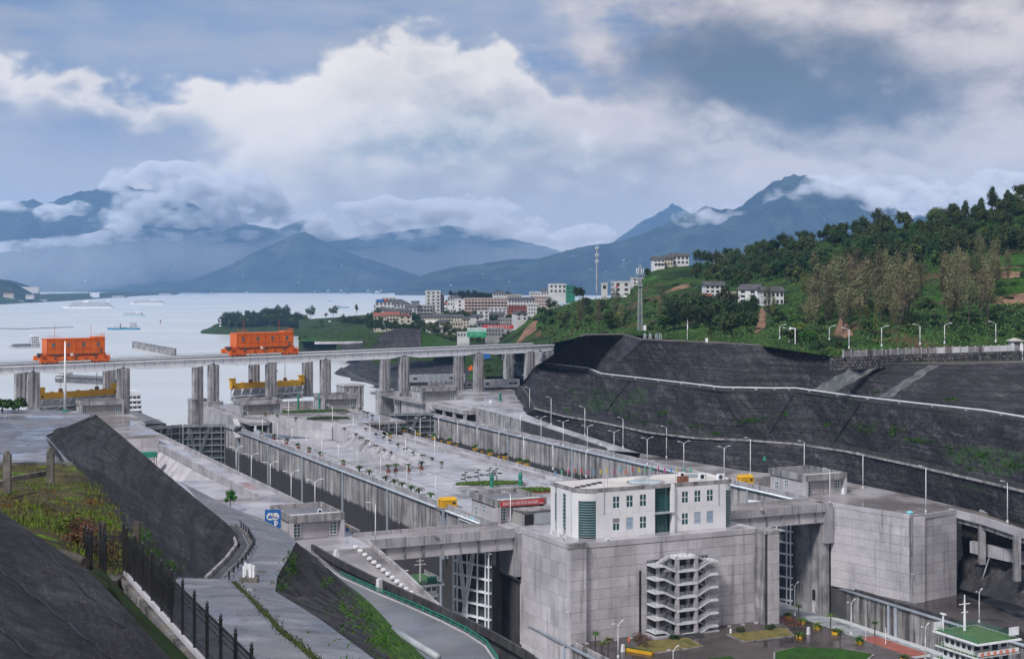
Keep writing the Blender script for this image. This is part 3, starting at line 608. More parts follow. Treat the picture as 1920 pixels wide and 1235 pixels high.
# ------------------------------------------------------------------ lock walls, decks, heads (local x = across to the right, local y = upstream)
def T(name, label, cat, s, t, z=0, group=None, rz=0): return thing(name, label, cat, L(s, t, z), ROT+rz, group)
def loc(s0, t0):  # convert (s,t) to local (x,y) of a thing placed at (s0,t0)
    return lambda s, t, z=0: Vector((t-t0, s-s0, z))
def flat(name, pts, z, mt, th=1.0):
    return struct(slab(name, [L(s, t, z if not isinstance(z, (list, tuple)) else z[k]) for k, (s, t) in enumerate(pts)], mt, th))
def panels(par, a, b, z0, z1, cols, rows, mt, proud=.08, gap=.07, out=None):
    """grid of cast panels on the face a->b (local points), standing proud of it to the right-hand normal of a->b"""
    a = Vector((a[0], a[1], 0)); b = Vector((b[0], b[1], 0)); d = b-a; n = d.length; d /= n; nr = Vector((d.y, -d.x, 0))
    cw = n/cols if isinstance(cols, int) else None
    xs = [i*n/cols for i in range(cols+1)] if cw else [c*n for c in cols]
    zs = [z0+i*(z1-z0)/rows for i in range(rows+1)] if isinstance(rows, int) else [z0+(z1-z0)*r for r in rows]
    cache = {}; xs0 = xs
    for j in range(len(zs)-1):
        xs = [x_ if k in (0, len(xs0)-1) or RN.random() < .55 else x_+RN.choice((-.3, .3))*min(x_-xs0[k-1], xs0[k+1]-x_) for k, x_ in enumerate(xs0)]
        for i in range(len(xs)-1):
            wd, ht = round(xs[i+1]-xs[i]-gap, 3), round(zs[j+1]-zs[j]-gap, 3)
            if (wd, ht) not in cache: cache[(wd, ht)] = MB().box(0, -proud-.15, 0, wd, .15, ht).mesh('panel', mt)
            o = link('panel', cache[(wd, ht)], par, a+d*(xs[i]+gap/2)+Vector((0, 0, zs[j]+gap/2)), math.atan2(d.y, d.x))
def wallbox(mb, pts, z0, z1): return mb.prism([(p[0], p[1]) for p in pts], z0, z1)

# ---- decks
pier = [(0, 0), (0, 57), (28, 57), (40, 54), (262, 54), (262, -4), (28, -4), (27, -1)]
flat('pier_deck', pier, 0, deck_wet, 1.2)
flat('plaza', [(-120, 0), (-120, 66), (2, 66), (2, 0)], -23, deck_black, 1.5)
flat('left_deck', [(22, -43), (22, -47), (20, -90), (113, -90), (113, -40), (40, -40), (38, -43)], 0, deck_wet, 1.2)
flat('sunken_deck', [(112, -100), (112, -47), (168, -47), (168, -100)], -1.6, deck_wet, 1)
flat('sunken_floor', [(167, -110), (167, -47), (300, -47), (300, -110)], -7, deck_wet, 1)
flat('left_walkway', [(113, -48), (113, -40), (332, -40), (332, -47)], 0, deck_wet, 1.2)
flat('left_head_deck', [(258, -120), (258, -47.1), (332, -47.1), (332, -42), (372, -42), (372, -120)], 4.6, deck_brown, 1.2)
flat('right_walkway', [(36, 98), (36, 104), (200, 104), (342, 104.5), (342, 98)], 0, deck_wet, 1.2)
struct(slab('right_deck', [L(0, 104.6, .06), L(2, 122, .06), PZ(1840, 960, .06), PZ(1700, 926, .06), PZ(1578, 901, .06), PZ(1388, 881, .06), PZ(1201, 849, .06), L(150, 106, .06), L(36, 101, .06), L(28, 98, .06)], deck_brown, 1.2))
ramp_pts_l = [L(172, 104.2, .1), L(215, 104.4, 2.6), L(262, 104.6, 4.6), L(300, 104.8, 5.6), L(345, 105, 5.6)]
ramp_pts_r = [PZ(1201, 849, .1), PZ(1095, 815, 2.6), PZ(1040, 797, 4.4), PZ(988, 777, 5.4), PZ(962, 740, 5.6)]
loft('right_road', [ramp_pts_l, ramp_pts_r], deck_wet, 5)
flat('right_head_deck', [(300, 104), (300, 150), (420, 175), (420, 96), (344, 96), (344, 104)], 5.55, deck_brown, 1.2)
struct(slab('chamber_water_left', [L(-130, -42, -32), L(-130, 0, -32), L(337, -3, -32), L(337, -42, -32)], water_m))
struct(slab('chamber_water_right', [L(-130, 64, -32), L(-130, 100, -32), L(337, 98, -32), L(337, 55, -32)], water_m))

# ---- long chamber walls
def chamber_wall(label, s0, s1, t, ztop, zbot, face, npan, mt, guides, pipe=True, par_h=1.1, cap=concrete):
    """face=-1: panel faces point to smaller t (left)"""
    r = T('lock_wall', label, 'lock wall', s0, t, ztop)
    n = s1-s0; h = ztop-zbot
    MB().box(.35 if face < 0 else -2.5, 0, -h, 2.5 if face < 0 else -.35, n, -.02).obj('core', concrete_dark, r)
    w_ = n/npan; me = MB().box(-.45, .12, -h, .5, w_-.12, -.35).mesh('panel', mt) if face < 0 else MB().box(-.5, .12, -h, .45, w_-.12, -.35).mesh('panel', mt)
    for i in range(npan): link('panel', me, r, (RN.uniform(-.04, .04), i*w_, 0))
    x0 = -.25 if face < 0 else -.35
    for i in range(npan): MB().box(x0, i*w_+.05, -.33, x0+.6, (i+1)*w_-.05, par_h).obj('parapet', cap, r)
    if pipe: MB().tube([(face*.85, .5, -.55), (face*.85, n-.5, -.55)], .38, 10).obj('pipe', galv, r, True)
    for g in guides:
        MB().box(face*.8-.22, g*n-.4, -h, face*.8+.22, g*n+.4, -.9).obj('guide_rail', galv, r)
    return r
chamber_wall('tall wet concrete wall of the left lock chamber under the palm row', 36, 334, -4, 0, -46, -1, 24, chamber_concrete, (.045, .075, .12, .27, .42, .58, .74, .9))
chamber_wall('tall streaked concrete wall of the right lock chamber below the sloping road', 38, 336, 98, 0, -46, -1, 26, chamber_concrete, (.1, .3, .5, .7))
chamber_wall('streaked lower lock wall with blue pipe beneath the square concrete block on the right', -118, 30, 100, -23, -52, -1, 13, lower_wall, (.545, .575, .80, .82), True, .5, concrete_dark)
chamber_wall('streaked lower lock wall with pipe at the foot of the big central block', -118, 22, 0, -23, -52, -1, 12, lower_wall, (.62, .86), True, .7, concrete_stained)
r = T('lock_wall', 'left bank wall of the left lock with walkway parapets and lamps', 'lock wall', 40, -40)
MB().box(-1.5, 0, -46, 0, 294, -.02).obj('core', chamber_concrete, r)
me = MB().box(-.5, .06, 0, 0, 9.74, 1.05).mesh('parapet', concrete)
for i in range(30): link('parapet', me, r, (0, i*9.8, 0))
me = MB().box(-8.0, .06, -1.7, -7.3, 9.74, 1.0).mesh('outer_parapet', concrete)
for i in range(22): link('outer_parapet', me, r, (0, 73+i*9.8, 0))
MB().box(-7.29, 73.2, -7, -7.0, 292, -.9).obj('outer_wall', concrete_pale, r)
MB().box(-24, 66.5, -1.7, -7.6, 67.6, .9).obj('end_parapet', concrete, r)
for i in range(9):
    y0 = 128+i*10; MB().add([(-7.4, y0, -1.5), (-7.4, y0+9.7, -1.5), (-11.5, y0+9.7, -7.0), (-11.5, y0, -7.0)], [(0, 1, 2, 3)]).obj('slope_panel', concrete_pale, r)
r2 = T('lock_wall', 'plain inner wall of the pier side in the right lock chamber', 'lock wall', 40, 54)
MB().box(-2, 0, -46, 0, 294, -.02).obj('core', chamber_concrete, r2)
me = MB().box(-.5, .05, 0, -.02, 9.75, .95).mesh('parapet', concrete)
for i in range(23): link('parapet', me, r2, (0, i*9.8, 0))

# ---- lower wall and garden strip along the pier's right half
r = T('garden_wall', 'long low concrete wall dividing the pier deck beside the potted bushes', 'wall', 110, 47)
me = MB().box(0, .05, 0, .5, 7.95, 1.1).mesh('wall_block', concrete)
for i in range(19): link('wall_block', me, r, (0, i*8, 0))
r = T('kerb', 'low kerb along the lamp strip at the pier left edge', 'kerb', 105, 3)
for i in range(17): MB().box(0, i*11, 0, .4, i*11+10.9, .45).obj('kerb_stone', concrete, r)

# ---- upper deck and ramp on the pier
up = [(288, 5), (255, 22), (255, 54), (372, 54), (372, -2), (300, -2), (300, 5)]
flat('upper_deck', up, 6, deck_brown, 1.0)
loft('pier_ramp', [[L(158, 22.4, .08), L(190, 22.4, 2.0), L(222, 22.4, 4.0), L(256, 22.4, 6.0)], [L(158, 31.5, .08), L(190, 31.5, 2.0), L(222, 31.5, 4.0), L(256, 31.5, 6.0)]], deck_wet, 4)
r = T('retaining_wall', 'pale retaining wall holding the ramp that climbs to the upper deck', 'wall', 255, 22)
q = loc(255, 22)
rw = [(158, 22), (190, 22), (222, 22), (254, 22)]; rz_ = [.3, 2.2, 4.2, 6.2]
mb = MB()
for k in range(3):
    a, b = q(*rw[k]), q(*rw[k+1]); za, zb = rz_[k], rz_[k+1]
    for w0, dz0, dz1 in ((.6, -1, 0.9),):
        mb.add([(a.x-w0/2, a.y, dz0), (a.x+w0/2, a.y, dz0), (b.x+w0/2, b.y, dz0), (b.x-w0/2, b.y, dz0), (a.x-w0/2, a.y, za+dz1), (a.x+w0/2, a.y, za+dz1), (b.x+w0/2, b.y, zb+dz1), (b.x-w0/2, b.y, zb+dz1)],
               [(0, 3, 2, 1), (4, 5, 6, 7), (0, 1, 5, 4), (1, 2, 6, 5), (2, 3, 7, 6), (3, 0, 4, 7)])
mb.obj('wall', concrete_pale, r)
for i in range(16):          # battered slabs leaning against the wall
    y0 = 162+i*4.4-255; zz = [max(.3, (yy+255-158)/96*6.0*.92) for yy in (y0, y0+4.3)]; xx = [-.34-.95*z for z in zz]
    MB().add([(xx[0], y0, 0), (xx[1], y0+4.3, 0), (-.33, y0+4.3, zz[1]), (-.33, y0, zz[0]), (-.33, y0, 0), (-.33, y0+4.3, 0)], [(0, 3, 2, 1), (0, 4, 3), (1, 2, 5), (2, 3, 4, 5)]).obj('batter_slab', concrete_stained if i % 4 == 3 else concrete, r)
panels(r, q(288, 4.7), q(254.3, 21.7), -.3, 6.9, 6, 2, concrete_pale, .25)
MB().wallpath([q(256, 31.7, 6), q(222, 31.7, 4.0), q(190, 31.7, 2.0), q(160, 31.7, 0)], .4, .55).obj('ramp_kerb', concrete, r)
MB().wallpath([q(258, 31.8, 5.9), q(240, 32.2, 5.0), q(226, 33, 4.0)], .5, 1.1).obj('curved_parapet', concrete, r)

# ---- upper head: pier nose with stairs and a dark loggia
r = T('head_block', 'concrete block with outdoor stairs at the upstream end of the pier', 'building', 300, -4)
MB().box(-.2, 4, -46, 5.9, 72, 5.0).obj('wall', concrete, r)
MB().box(.0, -14, 3.6, 8, 4, 4.9).obj('slab', concrete, r)
for i in range(5): MB().box(8.0-.9, -13.5+i*4.2, 0, 8.0, -12.7+i*4.2, 3.6).obj('column', concrete, r)
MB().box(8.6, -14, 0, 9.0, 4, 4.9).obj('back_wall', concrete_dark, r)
def stair_zig(par, x, y, z0, n, dz, run, wd, mt):
    for k in range(n):
        d = 1 if k % 2 == 0 else -1; ya, yb = (y, y+run) if d > 0 else (y+run, y)
        MB().bar((x, ya, z0+k*dz), (x, yb, z0+(k+1)*dz), wd, .5).obj('stair_flight', mt, par)
        MB().box(x-wd/2, yb-.8, z0+(k+1)*dz-.3, x+wd/2, yb+.8, z0+(k+1)*dz).obj('landing', mt, par)
stair_zig(r, -1.6, 2, -3, 3, 2.6, 5, 2.2, concrete_pale)
r = T('head_block', 'right head block with dark opening and stairs under the gantry end', 'building', 318, 98)
MB().box(.1, 20, -46, 6, 60, 5.4).obj('wall', concrete, r)
MB().box(0, -22, 3.4, 6, 20, 5.4).obj('slab', concrete, r)
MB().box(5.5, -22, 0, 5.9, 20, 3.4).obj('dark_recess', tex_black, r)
for i in range(4): MB().box(.4, -22+i*12.5, 0, 1.4, -20+i*12.5, 3.4).obj('column', concrete, r)
stair_zig(r, .2, 16, -2.5, 3, 2.4, 5, 2.0, concrete_pale)
r = T('retaining_wall', 'stained wall below the sloping road beside the right lock', 'wall', 172, 104.3)
q = loc(172, 104.3)
n = 10
for i in range(n):
    s0, s1 = lerp(172, 300, i/n)+.1, lerp(172, 300, (i+1)/n)-.1; z0 = interp(s0, [(172, .1), (215, 2.6), (262, 4.6), (300, 5.6)]); z1 = interp(s1, [(172, .1), (215, 2.6), (262, 4.6), (300, 5.6)])
    a, b = q(s0, 104.2), q(s1, 104.2)
    MB().add([(a.x-.3, a.y, -1), (a.x+.3, a.y, -1), (b.x+.3, b.y, -1), (b.x-.3, b.y, -1), (a.x-.3, a.y, z0+.9), (a.x+.3, a.y, z0+.9), (b.x+.3, b.y, z1+.9), (b.x-.3, b.y, z1+.9)],
             [(0, 3, 2, 1), (4, 5, 6, 7), (0, 1, 5, 4), (1, 2, 6, 5), (2, 3, 7, 6), (3, 0, 4, 7)]).obj('panel', concrete_stained if i > 5 else concrete_dark, r)
# left head block at the upstream end of the left bank
r = T('head_block', 'weathered concrete block with a gatehouse on the left bank upstream', 'building', 258, -48)
MB().box(-60, 0, -12, -.1, 110, 3.5).obj('wall', concrete_pale, r)
panels(r, (-60, 0), (-.1, 0), -7, 3.3, 9, 3, concrete_pale)
MB().box(.0, 60, -20, 6, 114, 3.4).obj('nose', concrete, r)
stair_zig(r, 1.5, 48, -4, 3, 2.5, 5, 2.0, concrete_pale)
r = T('work_platform', 'green netted scaffold beside the left bank retaining wall', 'scaffold', 232, -66, -7)
for i in range(4):
    for j in (0, 4): MB().box(i*4-.12, j-.12, 0, i*4+.12, j+.12, 7.5).obj('post', rust, r)
MB().box(-.3, -.3, 6, 12.3, 4.3, 7.8).obj('net', green_paint, r)
for z in (2, 4): MB().bar((0, 0, z), (12, 0, z), .15).obj('rail', rust, r)

# ---- gantry nose piers in the water and mid channel pier
def nose(label, u, v, Yd, wd, dp, h):
    p = P(u, v, Yd); r = thing('channel_pier', label, 'pier', (p.x, p.y, -12), ROT)
    MB().box(-wd/2, 0, 0, wd/2, dp, h).obj('shaft', concrete_stained, r)
    MB().box(-wd/2-.6, -.4, h, wd/2+.6, dp+.4, h+.8).obj('cap', concrete_pale, r)
    for k in range(3): MB().box(-wd/2+.8+k*wd/3, -.5, 0, -wd/2+1.4+k*wd/3, 0, h-.3).obj('rib', concrete, r)
nose('stout concrete pier standing in the water left of the right gantry columns', 664, 726, 770, 11, 14, 20)

# ---- mitre gates
def gate_leaf(label, a, b, z0, z1, rows, side=-1, X=True, mt=None):
    mt = mt or steel_white
    """a, b = (s,t) ends; side=-1: ribs on the left of a->b"""
    A, B = L(a[0], a[1], z0), L(b[0], b[1], z0); d = (B-A); n = d.length; ang = math.atan2(d.y, d.x); h = z1-z0
    r = thing('lock_gate', label, 'lock gate', A, ang)
    y0 = 0; yr = -side*.9
    MB().box(0, min(0, .25*side), 0, n, max(0, .25*side), h).obj('skin_plate', gate_skin, r)
    for i in range(rows+1):
        z = i*h/rows; MB().box(0, min(0, yr), max(0, z-.22), n, max(0, yr), min(h, z+.22)).obj('girder', mt, r)
    for f in (.01, .12, .40, .68, .90, .985): MB().box(f*n-.16, yr*1.05-.12, 0, f*n+.16, yr*1.05+.12, h).obj('post', mt, r)
    if X:
        for k, (p0, p1) in enumerate((((.15, .32), (.62, 1.0)), ((.62, .02), (.15, .98)), ((.30, 1.0), (.88, .30)), ((.88, .68), (.30, .02)))[:2]):
            for j in (-.35, 0, .35): MB().bar((p0[0]*n+j*1.6, yr*1.12, p0[1]*h), (p1[0]*n+j*1.6, yr*1.12, p1[1]*h), .22, .22).obj('brace', mt, r)
    MB().box(0, -.2, h, n, .0, h+1).obj('rail', mt, r)
    return r
gate_leaf('open lattice lock gate leaf folded against the pier under the road bridge', (40, -13.6), (27.5, -8.8), -46, -2, 13, 1)
gate_leaf('open lattice lock gate leaf behind the tall pillar of the central block', (53, 87.5), (38, 92.8), -46, -2.2, 13, 1)
gate_leaf('closed lattice lock gate leaf, left half, at the upstream end of the left chamber', (330, -40), (336, -22.4), -40, -.5, 14, 1, mt=steel_dim)
gate_leaf('closed lattice lock gate leaf, right half, at the upstream end of the left chamber', (336, -21.9), (330, -4.2), -40, -.5, 14, 1, mt=steel_dim)
gate_leaf('closed lattice lock gate leaf, left half, upstream end of the right chamber', (332, 55), (338, 76.2), -40, .5, 14, 1, mt=steel_dim)
gate_leaf('closed lattice lock gate leaf, right half, upstream end of the right chamber', (338, 76.8), (332, 98), -40, .5, 14, 1, mt=steel_dim)

# ---- downstream head: the central block
r = T('central_block', 'huge pale concrete block of cast panels beneath the white control building', 'building', 0, 0)
q = loc(0, 0)
body = [q(.3, .3), q(.3, 56.8), q(27, 56.8), q(44, 53.5), q(44, -3), q(27, -.7)]
wallbox(MB(), body, -52, -.3).obj('body', concrete_dark, r)
cols = [0, .055, .15, .245, .33, .36, .62, .70, .79, .87, .93]
panels(r, q(0, 3.4), q(0, 52.8), -23, -.4, [0, .06, .17, .29, .40, .41, .59, .60, .68, .77, .86, .93, 1], 9, concrete_pale)
panels(r, q(26.6, -1.0), q(0, -.3), -52, -.4, [0, .13, .30, .47, .63, .79, .92, 1], 13, concrete_pale)
MB().box(-1.0, -1.2, -52, 3.3, .6, .1).obj('corner_pilaster', concrete_pale, r)
panels(r, (-1.0, -1.2), (3.3, -1.2), -23, 0, 1, 9, concrete_pale)
MB().box(53.0, -4.6, -52, 57.2, .2, .1).obj('right_pillar', concrete_dark, r)
panels(r, (53.7, -4.6), (57.2, -4.6), -23, 0, 1, 6, concrete_pale); panels(r, (53.0, .2), (53.0, -4.6), -23, 0, 1, 6, concrete_stained)
MB().box(.1, -.35, -.3, 53, .15, 1.0).obj('front_parapet', concrete_pale, r)
MB().box(-1.3, -1.5, .1, 3.6, .2, 1.3).obj('corner_cap', concrete_stained, r)
MB().box(52.8, -4.8, .1, 57.4, .3, .9).obj('pillar_cap', concrete_stained, r)
MB().wallpath([q(.1, -.4, -.3), q(26.5, -1.1, -.3)], .5, 1.3).obj('side_parapet', concrete_pale, r)
MB().box(-3.0, 25.5, -11.5, 0, 36, -.3).obj('bridge_corbel', concrete, r)
MB().add([(-3, 25.5, -11.5), (-3, 36, -11.5), (0, 36, -14), (0, 25.5, -14)], [(0, 1, 2, 3)]).obj('corbel_foot', concrete, r)
MB().box(-2.2, 25.6, -34, -1.3, 26.0, -29).obj('niche', tex_black, r)
MB().box(-3.6, 37.5, -52, -.6, 39, -2).obj('gate_post', concrete_stained, r)
# formwork stain strips each side of the stair
for x in (18.6,): MB().box(x, -.32, -23, x+.55, -.22, -7).obj('joint_strip', tex_black, r)

r = T('right_block', 'square pale concrete block of cast panels on the right bank', 'building', 0, 104.6)
q = loc(0, 104.6)
wallbox(MB(), [q(27, 98.3), q(.3, 104.8), q(2.2, 121.8), q(40, 121.8), q(40, 98.3)], -46, -.3).obj('body', concrete_dark, r)
panels(r, q(26.8, 98.0), q(0, 104.4), -23, -.3, [0, .28, .62, .90, 1], 9, concrete_pale)
panels(r, q(-.6, 107.5), q(2, 121.7), -23, -.3, [0, .30, .55, 1], 9, concrete_pale)
MB().wallpath([q(26.8, 97.9, -.3), q(-.3, 104.4, -.3)], .5, 1.2).obj('parapet', concrete_pale, r)
MB().wallpath([q(-.8, 107.6, -.3), q(2, 121.8, -.3)], .5, 1.2).obj('parapet', concrete_pale, r)
MB().box(-.6, -1.1, -46, 3.2, .6, .9).obj('corner_pilaster', concrete_stained, r)
panels(r, (-.6, -1.1), (3.2, -1.1), -23, .4, 1, 9, concrete_pale)
MB().box(-9.5, 25.5, -10.5, -6.3, 36, -.3).obj('bridge_corbel', concrete, r)
MB().box(-10.2, 27, -52, -7.2, 52, -1.5).obj('gate_recess_wall', concrete_stained, r)
MB().box(-10.35, 29.5, -27.5, -10.15, 30.8, -24.5).obj('niche', tex_black, r)
MB().box(-10.4, 29.6, -46, -10.18, 30.7, -27.6).obj('drip_stain_slab', concrete_pale, r)

# ---- the two road bridges over the lower gates
def bridge(label, t0, t1, s0=26, s1=36.2):
    r = T('road_bridge', label, 'bridge', s0, t0); n = t1-t0; w_ = s1-s0
    MB().box(0, 0, -.9, n, w_, .12).obj('road_slab', deck_brown, r)
    k = 8
    for i in range(k):
        x0, x1 = i*n/k+.06, (i+1)*n/k-.06
        MB().box(x0, .5, -4.6, x1, 1.1, -.92).obj('girder_panel', concrete_pale if i else concrete_stained, r)
        MB().box(x0, w_-1.1, -4.6, x1, w_-.5, -.92).obj('girder_panel', concrete_stained, r)
        MB().box(x0, -.3, -1.4, x1, .12, 1.0).obj('parapet', concrete, r)
        MB().box(x0, w_-.12, -1.2, x1, w_+.3, 1.05).obj('parapet', concrete, r)
    for i in range(1, k): MB().box(i*n/k-.25, .3, -4.7, i*n/k+.25, .5, -.92).obj('stiffener', concrete_stained, r)
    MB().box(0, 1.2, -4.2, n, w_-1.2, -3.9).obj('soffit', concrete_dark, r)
    p = MB(); p.tube([(n*.45, -.6, .6), (n*.45, -.3, .9)], .25, 8); p.box(n*.45-.5, -.9, .4, n*.45+.5, -.5, .8); p.obj('floodlight', concrete_stained, r)
bridge('concrete road bridge across the left lock in front of the open gate', -43, -3.0)
bridge('concrete road bridge across the right lock beside the control building', 53, 97.5)

# ---- left bank ramp beside the lower left lock
pl = [(22, -47.5, 0), (5, -46, -4.2), (-14, -44.5, -9.4), (-50, -42.5, -18)]; pr = [(24, -43, 0), (5, -41, -4.4), (-14, -38.5, -9.8), (-50, -36, -19)]
loft('lower_ramp', [[L(25, -60, .02), L(0, -56, -3), L(-20, -53, -8), L(-50, -50, -17)], [L(*p) for p in pl], [L(*p) for p in pr]], deck_brown, 5)
r = T('ramp_parapet', 'concrete parapet sloping down from the road bridge beside the left lock', 'wall', 25, -43)
q = loc(25, -43)
pp = [(26, -43.2, 0), (5, -41, -4.4), (-14, -38.5, -9.8), (-50, -36, -19)]
for a, b in zip(pp, pp[1:]):
    for k in range(3):
        p0 = q(*a).lerp(q(*b), k/3+.004); p1 = q(*a).lerp(q(*b), (k+1)/3-.004); MB().wallpath([p0, p1], .6, 1.3).obj('panel', concrete_stained if k == 1 else concrete, r)
MB().wallpath([q(a, b, c-30) for a, b, c in pp], 1.2, 29.5).obj('base_wall', chamber_concrete, r)
BLK = []
for i in range(14):
    f = i/13; p = PZ(lerp(667, 779, f), lerp(1028, 1121, f), lerp(-.2, -6.8, f)); BLK.append(p)
base = None
for i, p in enumerate(BLK):
    lab = f'white hexagonal concrete block, {nth(i)} from the bridge in the row on the ramp'
    mb = MB(); k = 6
    ring = [(math.cos(j*math.pi/3+.5), math.sin(j*math.pi/3+.5)) for j in range(6)]
    for z, rr in ((0, .5), (.15, .68), (.62, .68), (.8, .45)):
        mb.v += [(a*rr, b*rr*.9, z) for a, b in ring]
    for z in range(3): mb.f += [(z*6+j, z*6+(j+1) % 6, z*6+6+(j+1) % 6, z*6+6+j) for j in range(6)]
    mb.f.append(tuple(range(18, 24)))
    o = mb.obj('barrier_block', white_paint, loc=p, rz=RN.uniform(-.3, .3)); tag(o, lab, 'barrier', 'white barrier blocks on the ramp')

# ---- upper road with green rail, its dark wall and the pipe
rr_ = [(555, 1024), (600, 1050), (640, 1077), (700, 1104), (765, 1131), (830, 1160), (875, 1183), (912, 1207), (932, 1236), (940, 1270)]
RAIL = [PZ(u, v+4, .0) for u, v in rr_]
rl = [PZ(min(u, 900), v+3, -.02) for u, v in roadL[::-1][1:]]+[PZ(930, 1330, -.02)]
loft('upper_road', [rl, [p+Vector((.4, .8, -.02)) for p in [PZ(500, 992, 0)]+RAIL]][::-1] if False else [[PZ(u, v, -.02) for u, v in [(520, 1000), (552, 1016), (590, 1048), (640, 1092), (680, 1120), (722, 1165), (760, 1205), (800, 1250), (840, 1300), (880, 1340)]], [p+Vector((.5, 1.0, -.02)) for p in RAIL]], asphalt, 4)
r = thing('road_guardrail', 'green steel guardrail curving along the road below the mossy slope', 'guardrail', RAIL[5])
o0 = RAIL[5]
def walk(pts, step):
    out = []; acc = 0
    for a, b in zip(pts, pts[1:]):
        n = (b-a).length; x = acc
        while x < n: out.append(a.lerp(b, x/n)); x += step
        acc = x-n
    return out
po = walk(RAIL[2:], 3.0)
for p in po: p = p-o0; MB().box(p.x-.11, p.y-.11, -.1, p.x+.11, p.y+.11, 1.2).obj('post', green_paint, r)
for z, h in ((1.08, .20), (.62, .09)): MB().wallpath([p-o0+Vector((0, 0, z-h/2)) for p in RAIL[2:]], .12, h).obj('rail', green_paint, r)
MB().wallpath([p-o0+Vector((-.25, -.25, 0)) for p in RAIL[1:]], .25, .2).obj('kerb', concrete_pale, r)
dw = [PZ(u, v, .0) for u, v in ((585, 1031), (640, 1063), (700, 1093), (765, 1122), (830, 1152), (880, 1176), (930, 1202), (965, 1222), (1000, 1244))]
r = thing('parapet_wall', 'dark wet parapet wall beyond the green guardrail', 'wall', dw[4])
for i, (a, b) in enumerate(zip(dw, dw[1:])):
    MB().wallpath([(a-dw[4]), (b-dw[4])], .5, 1.5).obj('panel', concrete_dark, r)
    MB().wallpath([a-dw[4]+Vector((1.2, 1.2, -30)), b-dw[4]+Vector((1.2, 1.2, -30))], 1.6, 29.9).obj('base', concrete_dark, r)
for k, (u, v) in enumerate(((711, 1108), (1020, 880))[:1]):
    p = PZ(u, v, 0); MB().lathe([(.75, 0), (.62, 2.6), (.4, 2.65)], 4).obj('marker_post', white_paint, loc=p); 
tag(bpy.data.objects['marker_post'], 'white tapered marker post standing behind the green guardrail', 'post')
r = thing('drain_pipe', 'fat pale pipe at the foot of the mossy slope', 'pipe', PZ(790, 1232, 1))
b0 = PZ(790, 1232, 1)
MB().tube([P(738, 1180, 246)-b0, P(778, 1206, 236)-b0, P(822, 1232, 228)-b0], .6, 12).obj('pipe', steel, r, True)
MB().box(2.0, -9.5, -1.4, 5.2, -7, 1.0).obj('box', concrete_stained, r)

# expansion joints in the pier deck
pd = bpy.data.objects['pier_deck']
for s_ in range(70, 260, 14):
    a, b = L(s_, -3.4, .012), L(s_, 21 if s_ > 156 else 46.5, .012); mb = MB(); mb.bar(a, b, .16, .016); mb.obj('deck_joint', concrete_dark, pd)
for t_ in (8, 20, 34): a, b = L(62, t_, .014), L(155, t_, .014); mb = MB(); mb.bar(a, b, .16, .016); mb.obj('deck_joint', concrete_dark, pd)
# ------------------------------------------------------------------ gatehouses
def window(par, x, y, z, w_, h, nx, nz, glass=glass_teal, face='f', frame=white_paint, name='window'):
    """a glazed window, lower left corner at (x,y,z); face f: looks to -y, l: to -x, r: to +x"""
    rz = {'f': 0, 'l': -math.pi/2, 'r': math.pi/2, 'b': math.pi}[face]
    o = MB().box(0, -.06, 0, w_, .1, h).obj(name, glass, par, loc=(x, y, z), rz=rz)
    if frame:
        mb = MB(); b = min(.09, w_*.05)
        for i in range(nx+1): mb.box(i*w_/nx-b, -.14, -b, i*w_/nx+b, -.05, h+b)
        for j in range(nz+1): mb.box(-b, -.15, j*h/nz-b, w_+b, -.05, j*h/nz+b)
        mb.obj('frame', frame, o)
    return o
def gatehouse(label, s, t, z=0, w_=14, d=17, h=5.4, roofc=roof_grey, wall=concrete_pale, sc=1.0):
    r = T('gatehouse', label, 'building', s, t, z)
    MB().box(0, 0, -.3, w_, d, h-.9).obj('wall', wall, r)
    mb = MB()
    for a in ((-.5, -1.6, w_+.5, -1.2), (-.5, d, w_+.5, d+.4), (-.5, -1.2, -.1, d), (w_+.1, -1.2, w_+.5, d)): mb.box(a[0], a[1], h-1.0, a[2], a[3], h+.9)
    mb.obj('parapet', concrete_stained, r)
    MB().box(-.1, 2.4, h-.9, w_+.1, d, h-.2).obj('roof', roofc, r)
    MB().box(-.1, -1.2, h-.9, w_+.1, 2.4, h+.55).obj('canopy', roof_pale, r)
    for x in (-.5, w_-.4): MB().box(x, -1.6, -.3, x+.9, 0, h-1.0).obj('pier', wall, r)
    window(r, .7, -.02, .7, 1.8, 3.2, 2, 4); window(r, w_-2.9, -.02, .7, 1.8, 3.2, 2, 4)
    window(r, -.0, d*.55, 1.6, 1.6, 2.0, 2, 2, face='l'); window(r, -.0, d*.85, .3, 1.6, 2.2, 2, 2, face='l')
    MB().box(2.7, -.10, .2, w_-3.2, -.02, 3.9).obj('cladding', plaster_grey if sc < 1 else concrete_pale, r)
    return r
def ac_unit(par, x, y, z, s=1.0):
    o = MB().box(x, y, z, x+1.0*s, y+.6*s, z+1.0*s).obj('air_conditioner', white_clean, par)
    MB().tube([(x+.45*s, y-.02, z+.5*s), (x+.45*s, y-.06, z+.5*s)], .36*s, 12).obj('fan', tex_black, o)
g = gatehouse('flat roofed concrete gatehouse beside the blue parking sign', 39, -58.5, w_=13)
ac_unit(g, 9, 6, 5.2)
g = gatehouse('flat roofed gatehouse with a red banner on the central pier', 40, -1.6, w_=13.5)
o = MB().box(.3, -1.75, 4.55, 13.2, -1.62, 6.0).obj('banner', red_paint, g); o['label'] = 'red banner with white lettering along the roof edge'
